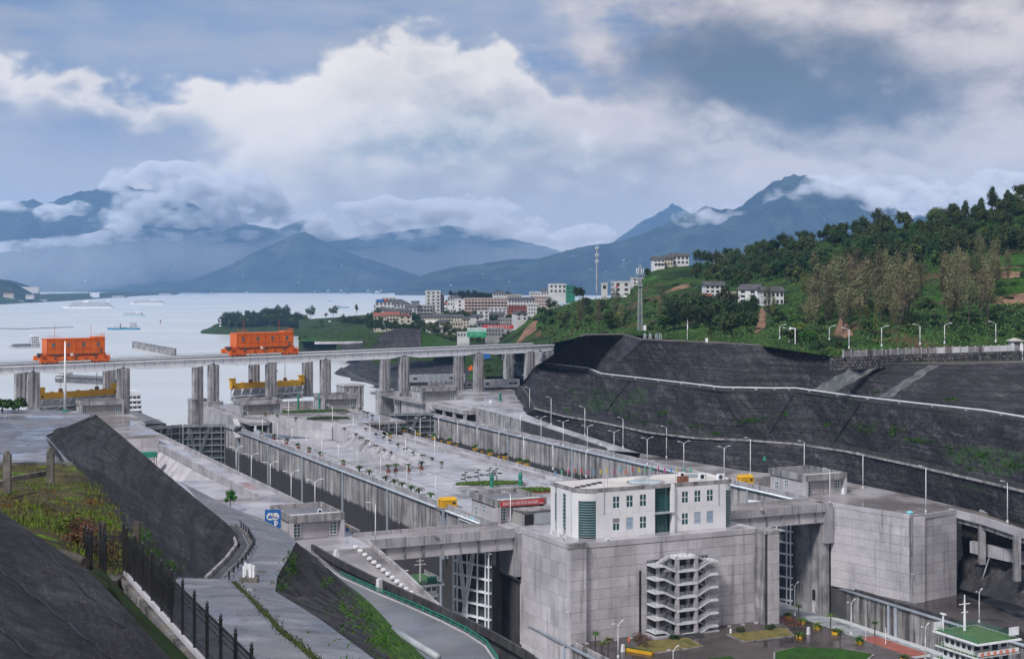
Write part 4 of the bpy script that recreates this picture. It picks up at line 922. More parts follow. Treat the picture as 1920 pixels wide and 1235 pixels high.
def text(par, s_, size, x, y, z, mt, name='lettering', rz=0, tilt=90):
    c = bpy.data.curves.new(name, 'FONT'); c.body = s_; c.size = size; c.align_x = 'CENTER'; c.align_y = 'CENTER'; c.extrude = .01
    c.materials.append(mt); o = bpy.data.objects.new(name, c); C.objects.link(o); o.parent = par; o.location = (x, y, z); o.rotation_euler = (rad(tilt), 0, rz); return o
def glyphs(par, n, x0, x1, z, h, y, mt, seed=1):
    """a row of dense square characters too small to read, as raised strokes"""
    r_ = random.Random(seed); mb = MB(); st = (x1-x0)/n
    for i in range(n):
        x = x0+i*st
        for k in range(3): zz = z+h*(.12+.38*k)+r_.uniform(-.04, .04); mb.box(x+st*.1, y-.03, zz-h*.045, x+st*.82, y, zz+h*.045)
        for k in range(r_.choice((1, 2, 2))): xx = x+st*(.25+.4*k)+r_.uniform(-.04, .04); mb.box(xx-st*.05, y-.03, z+h*.05, xx+st*.05, y, z+h*.95)
    return mb.obj('lettering', mt, par)
glyphs(o, 20, .9, 11.4, 4.85, .85, -1.77, white_clean, 3); glyphs(o, 4, 11.7, 13.0, 4.7, .4, -1.77, white_clean, 5)
e = MB().box(4.2, -6.5, 0, 14.2, -.2, 3.6).obj('annex', plaster_grey, g); MB().box(3.9, -6.8, 3.6, 14.5, -.1, 4.0).obj('annex_roof', concrete_stained, e)
MB().box(5.0, -6.6, .1, 7.6, -6.45, 2.9).obj('doorway', tex_black, e); MB().box(8.0, -6.6, .2, 13.8, -6.45, 3.2).obj('shutter', steel, e)
gatehouse('flat roofed gatehouse on the right bank below the dark slope', 46, 102.6, w_=14.4)
gatehouse('small flat gatehouse upstream on the left bank beside the white ship', 352, -64, 4.6, 18, 15, 5.6, roof_dark, concrete, .8)
gatehouse('small flat gatehouse at the upstream pier corner near the stairs', 312, -1.5, 6, 17.5, 14, 5.4, roof_dark, concrete, .8)
gatehouse('small flat gatehouse at the middle of the upstream head by the potted shrubs', 322, 39, 6, 16, 14, 5.6, roof_dark, concrete, .8)
gatehouse('small flat gatehouse at the right end of the upstream head', 352, 98.5, 5.6, 19, 12, 5.6, roof_dark, concrete, .8)

# parking sign
r = thing('parking_sign', 'blue parking sign board with white lock emblem beside the gatehouse', 'sign', L(38, -63.3, .9), ROT*.4)
MB().box(-1.95, -.06, 2.2, 1.95, .06, 7.2).obj('board', blue_paint, r)
for x in (-1.5, 1.5): MB().box(x-.08, .07, 0, x+.08, .2, 6.5).obj('post', galv, r)
mb = MB()
for x in (-.62, .62): mb.tube([(x, -.065, 5.5), (x, -.09, 5.5)], .92, 24)
mb.obj('emblem', white_clean, r)
mb = MB().box(-1.15, -.12, 5.05, -.75, -.092, 5.75).box(-.7, -.12, 5.05, -.45, -.092, 6.1).box(-.42, -.12, 5.05, -.1, -.092, 5.55)
for k in range(3): mb.box(.3, -.12, 4.95+k*.2, 1.2, -.092, 5.05+k*.2)
mb.obj('emblem_mark', blue_paint, r)
MB().box(-1.95, -.05, 1.75, 1.95, .04, 2.15).obj('base_strip', white_clean, r)
mb = MB().box(.35, -.1, 2.6, .75, -.065, 4.4).box(.15, -.1, 2.6, .95, -.065, 2.75).box(.15, -.1, 4.25, .4, -.065, 4.4)
mb.tube([(.72+.42*math.cos(q), -.085, 3.9+.42*math.sin(q)) for q in [-1.57+k*.314 for k in range(11)]], .13, 5)
mb.obj('lettering', white_clean, r)

# yellow hoist cabins
def hoist(label, s, t, z=0, post=True):
    r = T('hoist_cabin', label, 'cabin', s, t, z)
    MB().prism([(-2.3, -1.6), (2.3, -1.6), (2.3, 1.6), (-2.3, 1.6)], 0.3, 2.3).obj('cabin', yellow, r)
    mb = MB(); mb.add([(-2.4, -1.7, 2.3), (2.4, -1.7, 2.3), (2.4, 1.7, 2.3), (-2.4, 1.7, 2.3), (-2.0, -.8, 3.0), (2.0, -.8, 3.0), (2.0, .8, 3.0), (-2.0, .8, 3.0)], [(0, 1, 5, 4), (1, 2, 6, 5), (2, 3, 7, 6), (3, 0, 4, 7), (4, 5, 6, 7)]); mb.obj('roof', yellow, r)
    MB().box(.9, -1.68, 1.2, 1.8, -1.58, 1.8).obj('window', glass_dark, r)
    MB().box(-.9, -1.66, .3, -.3, -1.58, 1.2).obj('hatch', rust, r)
    MB().box(-2.8, -2.2, -.5, 3.6, 2.2, .3).obj('platform', concrete_stained, r)
    if post:
        for x in (-2.4, -1.0): MB().box(x-.3, -2.9, -14, x+.3, -2.3, -.2).obj('leg', galv, r)
    MB().tube([(-3.1, 0, .3), (-3.1, 0, 3.3), (-3.7, -.3, 3.4)], .09, 6).obj('camera_post', white_paint, r)
hoist('yellow hoist cabin at the end of the left chamber wall', 70, -3.5)
hoist('yellow hoist cabin beside the right bank gatehouse', 74, 100.5)
# small machinery on the lower heads
for k, (s, t, lab) in enumerate(((44, -2.5, 'white steel stair and machinery beside the banner gatehouse'), (52, 101.2, 'white steel stair and machinery beside the right gatehouse'))):
    r = T('gate_machinery', lab, 'machinery', s, t, 0)
    MB().box(-2.4, 0, -1.5, 0, 14, -1.2).obj('platform', steel_white, r)
    for i in range(4):
        MB().box(-2.3, i*4+.5, -1.2, -2.1, i*4+.7, .2).obj('post', steel_white, r)
    MB().bar((-2.2, .5, .15), (-2.2, 13, .15), .1).obj('rail', steel_white, r)
    MB().box(-1.8, 5, -1.2, -.6, 8, .4).obj('motor', teal_paint, r); MB().bar((-1.2, 0, -1), (-1.2, 12, -4), .5, .4).obj('arm', steel_white, r)

# ------------------------------------------------------------------ the control building
r = T('control_building', 'white tiled two storey control building with green glass on the central block', 'building', 9, 7)
BW, BD, BH = 46.0, 16.0, 12.4
def arc(cx, cy, rr, a0, a1, n): return [(cx+rr*math.cos(rad(lerp(a0, a1, i/n))), cy+rr*math.sin(rad(lerp(a0, a1, i/n)))) for i in range(n+1)]
plan = arc(4.5, 4.5, 4.5, 180, 270, 8)+arc(BW-3, 3, 3, 270, 360, 6)+[(BW, BD), (0, BD)]
inner = arc(6.5, 6.5, 4.6, 180, 270, 8)+arc(BW-4, 4.4, 2.4, 270, 360, 6)+[(BW-.4, BD-.4), (.4, BD-.4), (.4, 6.5)]
rooff = arc(4.5, 4.5, 4.3, 180, 270, 8)+arc(BW-3, 3, 2.8, 270, 360, 6)+[(BW-.2, BD-.2), (.2, BD-.2)]
MB().prism(inner, 0, BH-.9).obj('core', plaster_grey, r)
# facade panels of the front, cut round the glass
def fpanel(x0, x1, z0, z1): MB().box(x0+.02, -.12, z0+.02, x1-.02, .28, z1-.02).obj('facade_panel', tile_wall, r)
win_x = [9.3, 13.2, 17.1, 29.6, 33.4, 37.2]; WW, WH_ = 1.95, 3.0; zr = (1.6, 7.2)
edges = [5.0, 9.3, 11.25, 13.2, 15.15, 17.1, 19.05, 21.6]; edges2 = [26.4, 29.6, 31.55, 33.4, 35.35, 37.2, 39.15, 42.6]
for ed in (edges, edges2):
    for a, b in zip(ed, ed[1:]):
        iswin = any(abs(a-x) < .01 for x in win_x)
        if iswin:
            fpanel(a, b, 0, zr[0]); fpanel(a, b, zr[0]+WH_, zr[1]); fpanel(a, b, zr[1]+WH_, BH)
        else: fpanel(a, b, 0, 5.9); fpanel(a, b, 5.9, BH)
for k, x in enumerate(win_x):
    for j, z in enumerate(zr):
        if j == 0 and k in (1, 5): w2 = window(r, x, .05, z-1.4, WW, WH_+1.4, 2, 3, plain('shutter_blue%d' % k, (.30, .40, .52)), frame=steel); w2.name = 'shutter'; MB().box(x, -.1, .02, x+WW, .2, .2).obj('sill', tile_wall, r)
        elif j == 0 and k == 4: w2 = window(r, x, .05, z-1.0, WW, WH_+1.0, 2, 2, plain('shutter_pale', (.34, .42, .52)), frame=steel); w2.name = 'shutter'
        elif j == 0 and k == 0: window(r, x, .05, z, WW, WH_*.62, 2, 1); MB().box(x, -.05, z+WH_*.64, x+WW, .1, z+WH_).obj('blind', plaster_grey, r)
        else: window(r, x, .05, z, WW, WH_, 2, 2)
# central glass bay, canopy and entrance
MB().box(21.7, 1.0, 0, 26.3, 1.3, BH-.3).obj('recess_back', glass_teal, r)
mb = MB()
for i in range(5): mb.box(21.7+i*1.15-.05, .85, 0, 21.7+i*1.15+.05, 1.0, BH-.4)
for j in range(15): mb.box(21.7, .86, j*.8-.05, 26.3, 1.0, j*.8+.05)
mb.obj('curtain_wall_frame', plain('frame_green', (.03, .12, .11)), r)
MB().box(21.2, -1.2, 5.0, 27.4, .9, 5.25).obj('entrance_canopy', steel, r)
MB().box(26.3, -.9, 0, 27.0, .4, BH).obj('wing_wall', tile_wall, r)
# round glazed corners
def curved_glass(cx, cy, rr, a0, a1, z0, z1, n):
    pts = arc(cx, cy, rr, a0, a1, n); mb = MB(); mb.sheet(lambda i, j: (*pts[round(i*n)], lerp(z0, z1, j)), n, 1)
    o = mb.obj('corner_glass', glass_teal, r); ft = MB(); m_ = int((z1-z0)/.62)
    for j in range(m_+1):
        z = z0+j*(z1-z0)/m_; p2 = [(x, y, z) for x, y in arc(cx, cy, rr+.05, a0, a1, n)]
        ft.tube(p2, .06, 5)
    ft.obj('glazing_bar', steel, o)
curved_glass(4.5, 4.5, 4.4, 212, 274, .4, 9.3, 10)
mb = MB(); p4 = arc(4.5, 4.5, 4.5, 180, 212, 5); mb.sheet(lambda i, j: (*p4[round(i*5)], lerp(0, BH, j)), 5, 1); mb.obj('corner_wall', tile_wall, r)
MB().box(4.6, -.12, 0, 5.0, .3, BH).obj('facade_panel', tile_wall, r)
curved_glass(BW-3.0, 3.0, 3.1, 275, 352, .6, 9.6, 8)
mb = MB(); p2 = arc(4.5, 4.5, 4.5, 180, 270, 8)
mb.sheet(lambda i, j: (*p2[round(i*8)], lerp(9.4, BH, j)), 8, 1); mb.obj('corner_fascia', tile_wall, r)
mb = MB(); p3 = arc(BW-3, 3, 3.0, 270, 360, 6); mb.sheet(lambda i, j: (*p3[round(i*6)], lerp(9.7, BH, j)), 6, 1); mb.box(42.6, -.1, 0, 43.1, .3, BH); mb.obj('corner_fascia', tile_wall, r)
# left end wall with a tall glass strip
for y0, y1 in ((4.6, 7.4), (9.0, 12.6), (13.6, BD)): MB().box(-.15, y0+.02, 0, .28, y1-.02, BH).obj('end_panel', tile_wall, r)
MB().box(-.1, 7.4, 10.4, .28, 9.0, BH).obj('end_panel', tile_wall, r)
window(r, -.02, 8.95, 2.0, 1.5, 8.4, 1, 9, face='l', frame=steel); window(r, -.02, 13.5, 3.0, .9, 7.0, 1, 7, face='l', frame=steel)
MB().box(BW-.28, 3, 0, BW+.12, BD, BH).obj('end_panel', tile_wall, r)
MB().box(0, BD-.28, 0, BW, BD+.1, BH).obj('rear_wall', tile_wall, r)
MB().prism(rooff, BH-.9, BH-.55).obj('roof', roof_pale, r)
mb = MB(); o1 = plan+[plan[0]]; mb.wallpath([(a, b, BH-.9) for a, b in o1], .35, 1.0); mb.obj('roof_parapet', concrete_stained, r)
mb = MB(); mb.tube([(23.5+5.2*math.cos(k*math.pi/10), 8+4.2*math.sin(k*math.pi/10), BH-.4) for k in range(21)], .12, 5); mb.obj('skylight_ring', concrete_stained, r)
MB().lathe([(4.4, BH-.55), (4.3, BH-.25), (2.2, BH-.05), (.1, BH+.05)], 16, (23.5, 8, 0)).obj('skylight', surf('skylight_glass', (.40, .47, .50), (.50, .56, .58), .3, .25), r)
for k in range(4): MB().bar((21, 6+k*1.2, BH+.1), (26, 8.5+k*.3, BH+1.2), .1).obj('skylight_brace', steel, r)
ac_unit(r, 39, 6, BH-.5, 1.6); ac_unit(r, 43, 3.2, BH-.5, 1.6); ac_unit(r, 36, 11, BH-.5, 1.5)
MB().box(31, 3, BH-.55, 33.6, 4.6, BH+1.1).obj('roof_tank', rust, r)
MB().box(37.5, 10.5, BH-.55, 44, 13, BH+.2).obj('duct', steel, r)
for x in (8, 16, 20, 28, 42): MB().tube([(x, .3, BH), (x, .3, BH+2.8)], .05, 5).obj('lightning_rod', steel, r)
for k in range(5): MB().box(2+k*2.3, 6+k*1.3, BH-.55, 3.2+k*2.3, 6.8+k*1.3, BH-.1).obj('vent_cap', steel_dark, r)
MB().tube([(6.7, -.25, 6), (6.7, -.25, BH+1.5)], .09, 6).obj('rain_pipe', steel, r); MB().tube([(40.8, -.25, 6), (40.8, -.25, BH+1.5)], .09, 6).obj('rain_pipe', steel, r)
for k in range(3): MB().tube([(-2.6+0*k, 2.5+k*4, 0), (-2.6, 2.5+k*4, 1.2)], .35, 6).obj('bollard', white_paint, r)
ac_unit(r, 3, -8.2, 0, 1.3)

# ------------------------------------------------------------------ stair tower on the front of the block
r = T('stair_tower', 'open concrete stair tower climbing the front of the central block', 'stairs', 0, 29.5, -23)
NL, DZ = 7, 3.23
def slab_poly(mb, pts, z, th): mb.prism(pts, z-th, z)
def railing(par, pts, mt=steel, h=1.15, n=4, posts=None, rr=.032):
    mb = MB()
    for k in range(n):
        zz = h*(k+1)/n; mb.tube([(p[0], p[1], p[2]+zz) for p in pts], rr, 4)
    for a, b in zip(pts, pts[1:]):
        a = Vector(a); b = Vector(b); c = max(1, int((b-a).length/1.2))
        for i in range(c+1): p = a.lerp(b, i/c); mb.box(p.x-rr, p.y-rr, p.z, p.x+rr, p.y+rr, p.z+h)
    mb.obj('railing', mt, par)
for k in range(NL):
    z = k*DZ; last = k == NL-1
    mb = MB(); front = [(-3.4, -3.6), (-2.9, -5.2), (2.9, -5.2), (3.4, -3.6), (3.4, -.4), (-3.4, -.4)]
    slab_poly(mb, front, z+DZ*.0+.0 if k else .35, .5); o = mb.obj('landing', white_paint, r)
    if k: railing(r, [(-3.3, -3.6, z), (-2.8, -5.1, z), (2.8, -5.1, z), (3.3, -3.6, z)], n=3)
    if last: break
    for sgn in (-1, 1):
        # flight from the centre landing up outwards to the half landing, then back
        zm = z+DZ*.5
        x0, x1, x2 = 3.3*sgn, 6.6*sgn, 9.2*sgn
        MB().bar((x0, -4.2, z-.15), (x1, -4.2, zm-.15), 1.7, .42).obj('flight', white_paint, r)
        for st in range(7): f = (st+.5)/7; MB().box(min(x0+(x1-x0)*f-.26, x0+(x1-x0)*f+.26), -5.0, z+(zm-z)*f-.05, x0+(x1-x0)*f+.26, -3.4, z+(zm-z)*(f+.07)+.06).obj('step', concrete, r)
        mb = MB(); xs = sorted((x1, x2)); slab_poly(mb, [(xs[0], -5.1), (xs[1], -5.1), (xs[1], -1.0), (xs[0], -1.0)], zm, .42); mb.obj('half_landing', white_paint, r)
        MB().bar((x1, -1.9, zm-.15), (x0, -1.9, z+DZ-.15), 1.7, .42).obj('flight', concrete_pale, r)
        railing(r, [(x0, -5.05, z+.1), (x1, -5.05, zm), (x2, -5.05, zm), (x2, -1.1, zm)], n=4)
        railing(r, [(x1, -2.75, zm), (x0, -2.75, z+DZ)], n=3)
for x, y in ((-2.7, -4.7), (2.7, -4.7), (-2.7, -.9), (2.7, -.9)): MB().box(x-.45, y-.4, 0, x+.45, y+.4, (NL-1)*DZ).obj('column', concrete_pale, r)
for x in (-6.9, 6.9): MB().box(x-.35, -2.9, 0, x+.35, -2.2, (NL-1.5)*DZ).obj('column', concrete_pale, r)
MB().box(-8.8, -.62, .3, 8.8, -.5, (NL-1)*DZ-1).obj('shaft_shade_panel', concrete_dark, r)  # dark panel: the shade behind the flights is put into its colour
MB().box(-1.0, -.95, .3, -.2, -.86, (NL-1)*DZ-1).obj('ladder_strip', concrete_pale, r)
MB().box(-9.5, -5.6, 0, -5.0, -.5, .55).obj('plinth', concrete_pale, r); MB().box(5.0, -5.0, 0, 9.5, -.5, .35).obj('plinth', concrete_pale, r)
for k in range(4): MB().box(-3.6, -8.2+k*.75, 0, 3.6, -5.2, .12+k*.12).obj('entrance_step', concrete_dark, r)

# ------------------------------------------------------------------ upstream gantry bridge
GA = Vector((-225.7, 627, 27.2)); GB = Vector((11.1, 781, 29.8))
gd = GB-GA; GL = gd.length; gang = math.atan2(gd.y, gd.x)
def gx(u):                     # distance along the near girder for photo column u
    k = (u-960)/F; f = (k*GA.y-GA.x)/(gd.x-k*gd.y); return f*GL
near = [62, 231, 400, 508, 610, 757, 897, 992]
xs = [gx(u) for u in near]
G = thing('gantry_bridge', 'long pale steel gantry bridge on concrete columns above the upstream head', 'bridge', (GA.x, GA.y, 0), gang)
def gz(x): return GA.z+(GB.z-GA.z)*x/GL
ends = [-70]+xs[:7]+[GL+8]
ends = [-70, xs[0], xs[1], xs[2]+.0, xs[4], xs[5], xs[6], GL+14]
for row, y0 in (('near', 0), ('far', 21)):
    for k, (a, b) in enumerate(zip(ends, ends[1:])):
        z0, z1 = gz(a), gz(b); n = 10; top_, bot = [], []
        for i in range(n+1):
            f = i/n; x = lerp(a+.15, b-.15, f); e = min(f, 1-f)*2; dp = 2.0+1.5*min(1, e*3.2)
            top_.append((x, lerp(z0, z1, f)-.6)); bot.append((x, lerp(z0, z1, f)-.6-dp))
        mb = MB(); q = top_+bot[::-1]; m_ = len(q)
        mb.add([(x, y0-.9, z) for x, z in q]+[(x, y0+.9, z) for x, z in q], [tuple(range(m_))[::-1], tuple(range(m_, 2*m_))]+[(i, (i+1) % m_, m_+(i+1) % m_, m_+i) for i in range(m_)])
        gi = mb.obj('girder', steel_white, G)
        c = max(3, int((b-a)/4.5))
        if row == 'near':
            for i in range(1, c): x = lerp(a, b, i/c); zt = gz(x)-.65; MB().box(x-.09, y0-1.05, zt-2.0, x+.09, y0-.88, zt).obj('stiffener', steel, gi)
for k, (a, b) in enumerate(zip(ends, ends[1:])):
    z0, z1 = gz(a), gz(b)
    for y0 in (-1.5, 19.5):
        mb = MB(); mb.add([(a, y0, z0-.6), (b, y0, z1-.6), (b, y0+3.2, z1-.6), (a, y0+3.2, z0-.6), (a, y0, z0), (b, y0, z1), (b, y0+3.2, z1), (a, y0+3.2, z0)], [(0, 3, 2, 1), (4, 5, 6, 7), (0, 1, 5, 4), (1, 2, 6, 5), (2, 3, 7, 6), (3, 0, 4, 7)]); mb.obj('walkway_deck', steel_white, G)
    railing(G, [(a, -1.4, z0), (b, -1.4, z1)], steel_dark, 1.3, 2); railing(G, [(a, 22.6, z0), (b, 22.6, z1)], steel_dark, 1.3, 2)
    for y0 in (.0, 21.0): MB().bar((a, y0, z0+.15), (b, y0, z1+.15), .25, .3).obj('crane_rail', steel_dark, G)
colbase = {0: 8, 1: 4.5, 2: -12, 3: 6, 4: 6, 5: -12, 6: 5.5, 7: 9}
for k, x in enumerate(xs):
    for j, y0 in enumerate((0, 21)):
        if k == 3 and j == 1: pass
        hw = 2.6 if k < 2 else 2.3
        o = MB().box(x-hw, y0-1.8, colbase[k]-(2 if colbase[k] < 0 else .4), x+hw, y0+1.8, gz(x)-3.2).obj('column', concrete_stained, G)
        mb = MB()
        for q_ in (-.55, .25): mb.box(x+q_*hw, y0-2.05, colbase[k], x+q_*hw+.7, y0-1.79, gz(x)-3.4)
        mb.obj('rib', concrete, o)
        MB().box(x-.6, y0-.6, gz(x)-3.2, x+.6, y0+.6, gz(x)-2.6).obj('bearing', steel_dark, o)
        if colbase[k] < 0: MB().box(x-hw-1.6, y0-3.0, -24, x+hw+1.6, y0+3, 7.2).obj('footing', concrete_stained, o)
# end tower
MB().box(GL+9, -2, 4, GL+13, 22, gz(GL)-3).obj('abutment', concrete_stained, G)
MB().bar((GL+3, -1.5, 28), (GL+10, -1.5, 23), .5).obj('abutment_brace', steel, G)

orange_dark = surf('orange_dark', (.36, .045, .004), (.44, .06, .006), .3, .6, fine=.2)
# orange gantry cranes riding on the bridge
def crane(label, u0, u1, v_top, lift):
    xa, xb = gx(u0), gx(u1); xm = (xa+xb)/2; wd = xb-xa; z = gz(xm)+.3
    p = Vector((GA.x, GA.y, 0))+Vector((math.cos(gang), math.sin(gang), 0))*xm
    r = thing('gantry_crane', label, 'crane', (p.x, p.y, z), gang)
    hw = wd/2
    MB().box(-hw, -1.2, 1.0, hw, 1.4, 3.0).obj('end_carriage', orange, r); MB().box(-hw, 9.0, 1.0, hw, 11.0, 3.0).obj('end_carriage', orange, r)
    for x in (-hw+1, hw-3): MB().box(x, -1.2, 1.4, x+2, 11, 3.2).obj('cross_beam', orange, r)
    for x in (-hw+.2, -hw+4.5, hw-8, hw-4): 
        b = MB().box(x, -1.5, .1, x+3.6, 1.6, 1.6).obj('bogie', orange, r)
        for q in (.8, 2.6): MB().tube([(x+q, -1.65, .45), (x+q, 1.7, .45)], .5, 10).obj('wheel', rust, b)
    MB().box(-hw+1.5, .4, 3.2, hw-1.5, 10, 4.2).obj('trolley_frame', rust, r)
    for x in (-hw+2.5, -2, hw-5): MB().box(x, -.6, 3.0, x+2.5, .6, 4.3).obj('strut', orange, r)
    h0, h1 = 4.1, 4.1+6.6
    bx = MB().box(-hw*.80, -.6, h0, hw*.86, 8, h1).obj('machine_house', orange, r)
    for k in range(4): 
        x = lerp(-hw*.62, hw*.66, k/3); window(bx, x-.7, -.62, h0+3.2, 1.5, 1.9, 1, 1, glass_pale, frame=orange)
    MB().box(-hw*.80-.15, -.75, h1, hw*.86+.15, 8.1, h1+.3).obj('roof', orange, bx)
    MB().box(-hw*.80-.2, -.72, h0-.2, hw*.86+.2, -.6, h0+.2).obj('sill_beam', rust, bx)
    MB().box(hw*.86-5, -.6, h1+.3, hw*.86, 6, h1+.9).obj('roof_box', orange, bx)
    railing(r, [(-hw*.8, -.6, h1+.3), (-hw*.8+5.5, -.6, h1+.3)], orange, 1.6, 2); railing(r, [(hw*.86-5, -.6, h1+.9), (hw*.86, -.6, h1+.9), (hw*.86, 6, h1+.9)], orange, 1.4, 2)
    railing(r, [(-hw, -1.3, 3.0), (hw, -1.3, 3.0)], orange, 1.1, 2)
    for x in (-hw*.52, hw*.52): MB().tube([(x, 3, h1), (x, 3, h1+6.5)], .09, 5).obj('mast', red_paint, r)
    MB().box(-hw-.4, -.8, 2.6, -hw+1.0, 3, 4.4).obj('cable_reel', tex_black, r)
    for k in range(9): x = lerp(-hw*.79, hw*.85, k/8); MB().box(x-.06, -.68, h0, x+.06, -.6, h1).obj('panel_seam', orange_dark, bx)
    for z in (h0+2.2, h0+5.6): MB().box(-hw*.8, -.66, z-.05, hw*.86, -.6, z+.05).obj('panel_seam', orange_dark, bx)
    MB().box(hw*.70, -.72, h0, hw*.78, -.6, h0+2.2).obj('door', rust, bx)
    for k in range(7): x = lerp(-hw+2, hw-2, k/6); MB().box(x-.5, -1.5, 1.7, x+.5, -1.2, 2.7).obj('motor_box', rust if k % 2 else orange_dark, r)
    for x in (-hw*.6, 0, hw*.5): MB().tube([(x, -1.0, 3.4), (x+1.6, -1.0, 3.4)], .45, 10).obj('winch_drum', steel_dark, r)
    MB().bar((-hw+.6, -1.25, 3.2), (-hw+3.4, -1.25, 5.4), .3).obj('ladder', orange, r)
    MB().box(-2.4, -1.6, 3.3, -1.2, -1.3, 4.4).obj('notice_board', white_clean, r)
crane('orange gantry crane on the bridge at far left, behind the tall white lamp', 74, 205, 634, 0)
crane('orange gantry crane on the bridge above the middle columns', 430, 558, 622, 0)

# yellow lifting beams with stored bulkhead gates
def lifter(label, u0, u1, vb, Y, seg):
    a = P(u0, vb, Y); b = P(u1, vb-(u1-u0)*.10, Y+28*(u1-u0)/140); d = b-a; wd = math.hypot(d.x, d.y)
    r = thing('lifting_beam', label, 'lifting beam', (a.x, a.y, a.z), math.atan2(d.y, d.x)); sl_ = 0
    MB().box(1.2, -.9, 0, wd-1.2, .9, 2.7).obj('beam', yellow, r)
    for x in (0, wd-2.4): 
        o = MB().box(x, -1.1, .1, x+2.4, 1.1, 4.9).obj('end_post', yellow, r); MB().box(x-.8, -1.2, 4.9, x+2.6, 1.2, 5.2).obj('cap', yellow, o)
        MB().box(x+.7, -1.2, .6, x+1.6, -1.08, 1.6).obj('hole', tex_black, o)
    for x in (wd*.27, wd*.74):
        b_ = MB().box(x-.7, -.7, 2.7, x+.7, .7, 4.2).obj('hook_block', rust, r)
        for q in (-.25, .25): MB().tube([(x+q, 0, 4.2), (x+q, 0, 30-a.z)], .07, 5).obj('cable', steel_dark, r)
    for k in range(5): MB().box(wd*.15+k*wd*.17, -1.0, 2.7, wd*.15+k*wd*.17+.8, 1.0, 3.1).obj('lug', yellow, r)
    g = thing('bulkhead_gate', label.replace('yellow lifting beam', 'grey steel bulkhead gate').replace(' holding a gate', ' under the yellow beam'), 'gate', (a.x, a.y, a.z), math.atan2(d.y, d.x))
    MB().box(.8, .2, -6.2, wd-.8, 1.2, -.05).obj('skin_plate', steel, g)
    for i in range(9):
        x = lerp(.9, wd-1.2, i/8); mb = MB(); mb.add([(x, .2, -3.4), (x+.25, .2, -3.4), (x+.25, .2, -.1), (x, .2, -.1), (x, -2.4, -.1), (x+.25, -2.4, -.1)], [(0, 1, 5, 4), (0, 4, 3), (1, 2, 5), (4, 5, 2, 3)]); mb.obj('bracket', steel_white, g)
    for z in (-.3, -3.5, -6.2): MB().box(.6, -1.6 if z < -1 else -.4, z-.3, wd-.6, .25, z+.1).obj('girder', steel_white, g)
    for i in range(8):
        x0, x1 = lerp(.9, wd-1.2, i/8), lerp(.9, wd-1.2, (i+1)/8); (x0, x1) = (x0, x1) if i % 2 else (x1, x0)
        MB().bar((x0, -1.5, -6.0), (x1, -1.5, -3.7), .28).obj('brace', steel_white, g)
lifter('yellow lifting beam at the far left holding a gate', 73, 218, 748, 640, 0)
lifter('yellow lifting beam below the middle crane holding a gate', 432, 569, 729, 700, 0)
# concrete stair shaft between its halves
p = PZ(510, 752, 6); r = thing('stair_shaft', 'narrow concrete shaft in front of the middle lifting beam', 'tower', p, gang)
MB().box(-2.2, 0, 0, 2.2, 3, 19).obj('shaft', concrete_stained, r)
for k in range(3): MB().bar((-2.2 if k % 2 else 2.4, -.8, 8+k*3.4), (2.4 if k % 2 else -2.2, -.8, 11.4+k*3.4), .3, .9).obj('stair', steel, r)
# stored steel stoplog beams on the right head
for k, (u0, v0, u1, v1, hgt, Y, lab, mt) in enumerate(((766, 717, 872, 711, 14, 800, 'long grey steel stoplog beam lying behind the right gatehouse, upper one', steel), (806, 729, 890, 725, 12, 780, 'long pale stoplog beam lying in front of the upper grey beam', concrete_pale), (904, 727, 974, 724, 15, 775, 'long grey steel stoplog beam right of the gantry column', steel))):
    a, b = P(u0, v0, Y), P(u1, v1, Y+(u1-u0)*.1); d = b-a; n = math.hypot(d.x, d.y); h = hgt/F*Y
    r = thing('stoplog_beam', lab, 'steel beam', (a.x, a.y, 5.3), math.atan2(d.y, d.x), 'stoplog beams on the right head'); z = a.z-5.3
    MB().box(0, 0, 0, n, 3, max(z, .5)+h*.0).obj('base', concrete_dark, r)
    MB().box(0, -.2, max(z, .5), n, 3.2, max(z, .5)+h).obj('beam', mt, r)
    for f in (.08, .72, .84): MB().box(n*f, -.3, max(z, .5)+h*.4, n*f+2.2, -.19, max(z, .5)+h*.62).obj('slot', tex_black, r)
    for i in range(9): MB().box(n*(i+.3)/9, .5, max(z, .5)+h, n*(i+.3)/9+.4, 2.5, max(z, .5)+h+.5).obj('lug', steel_dark, r)
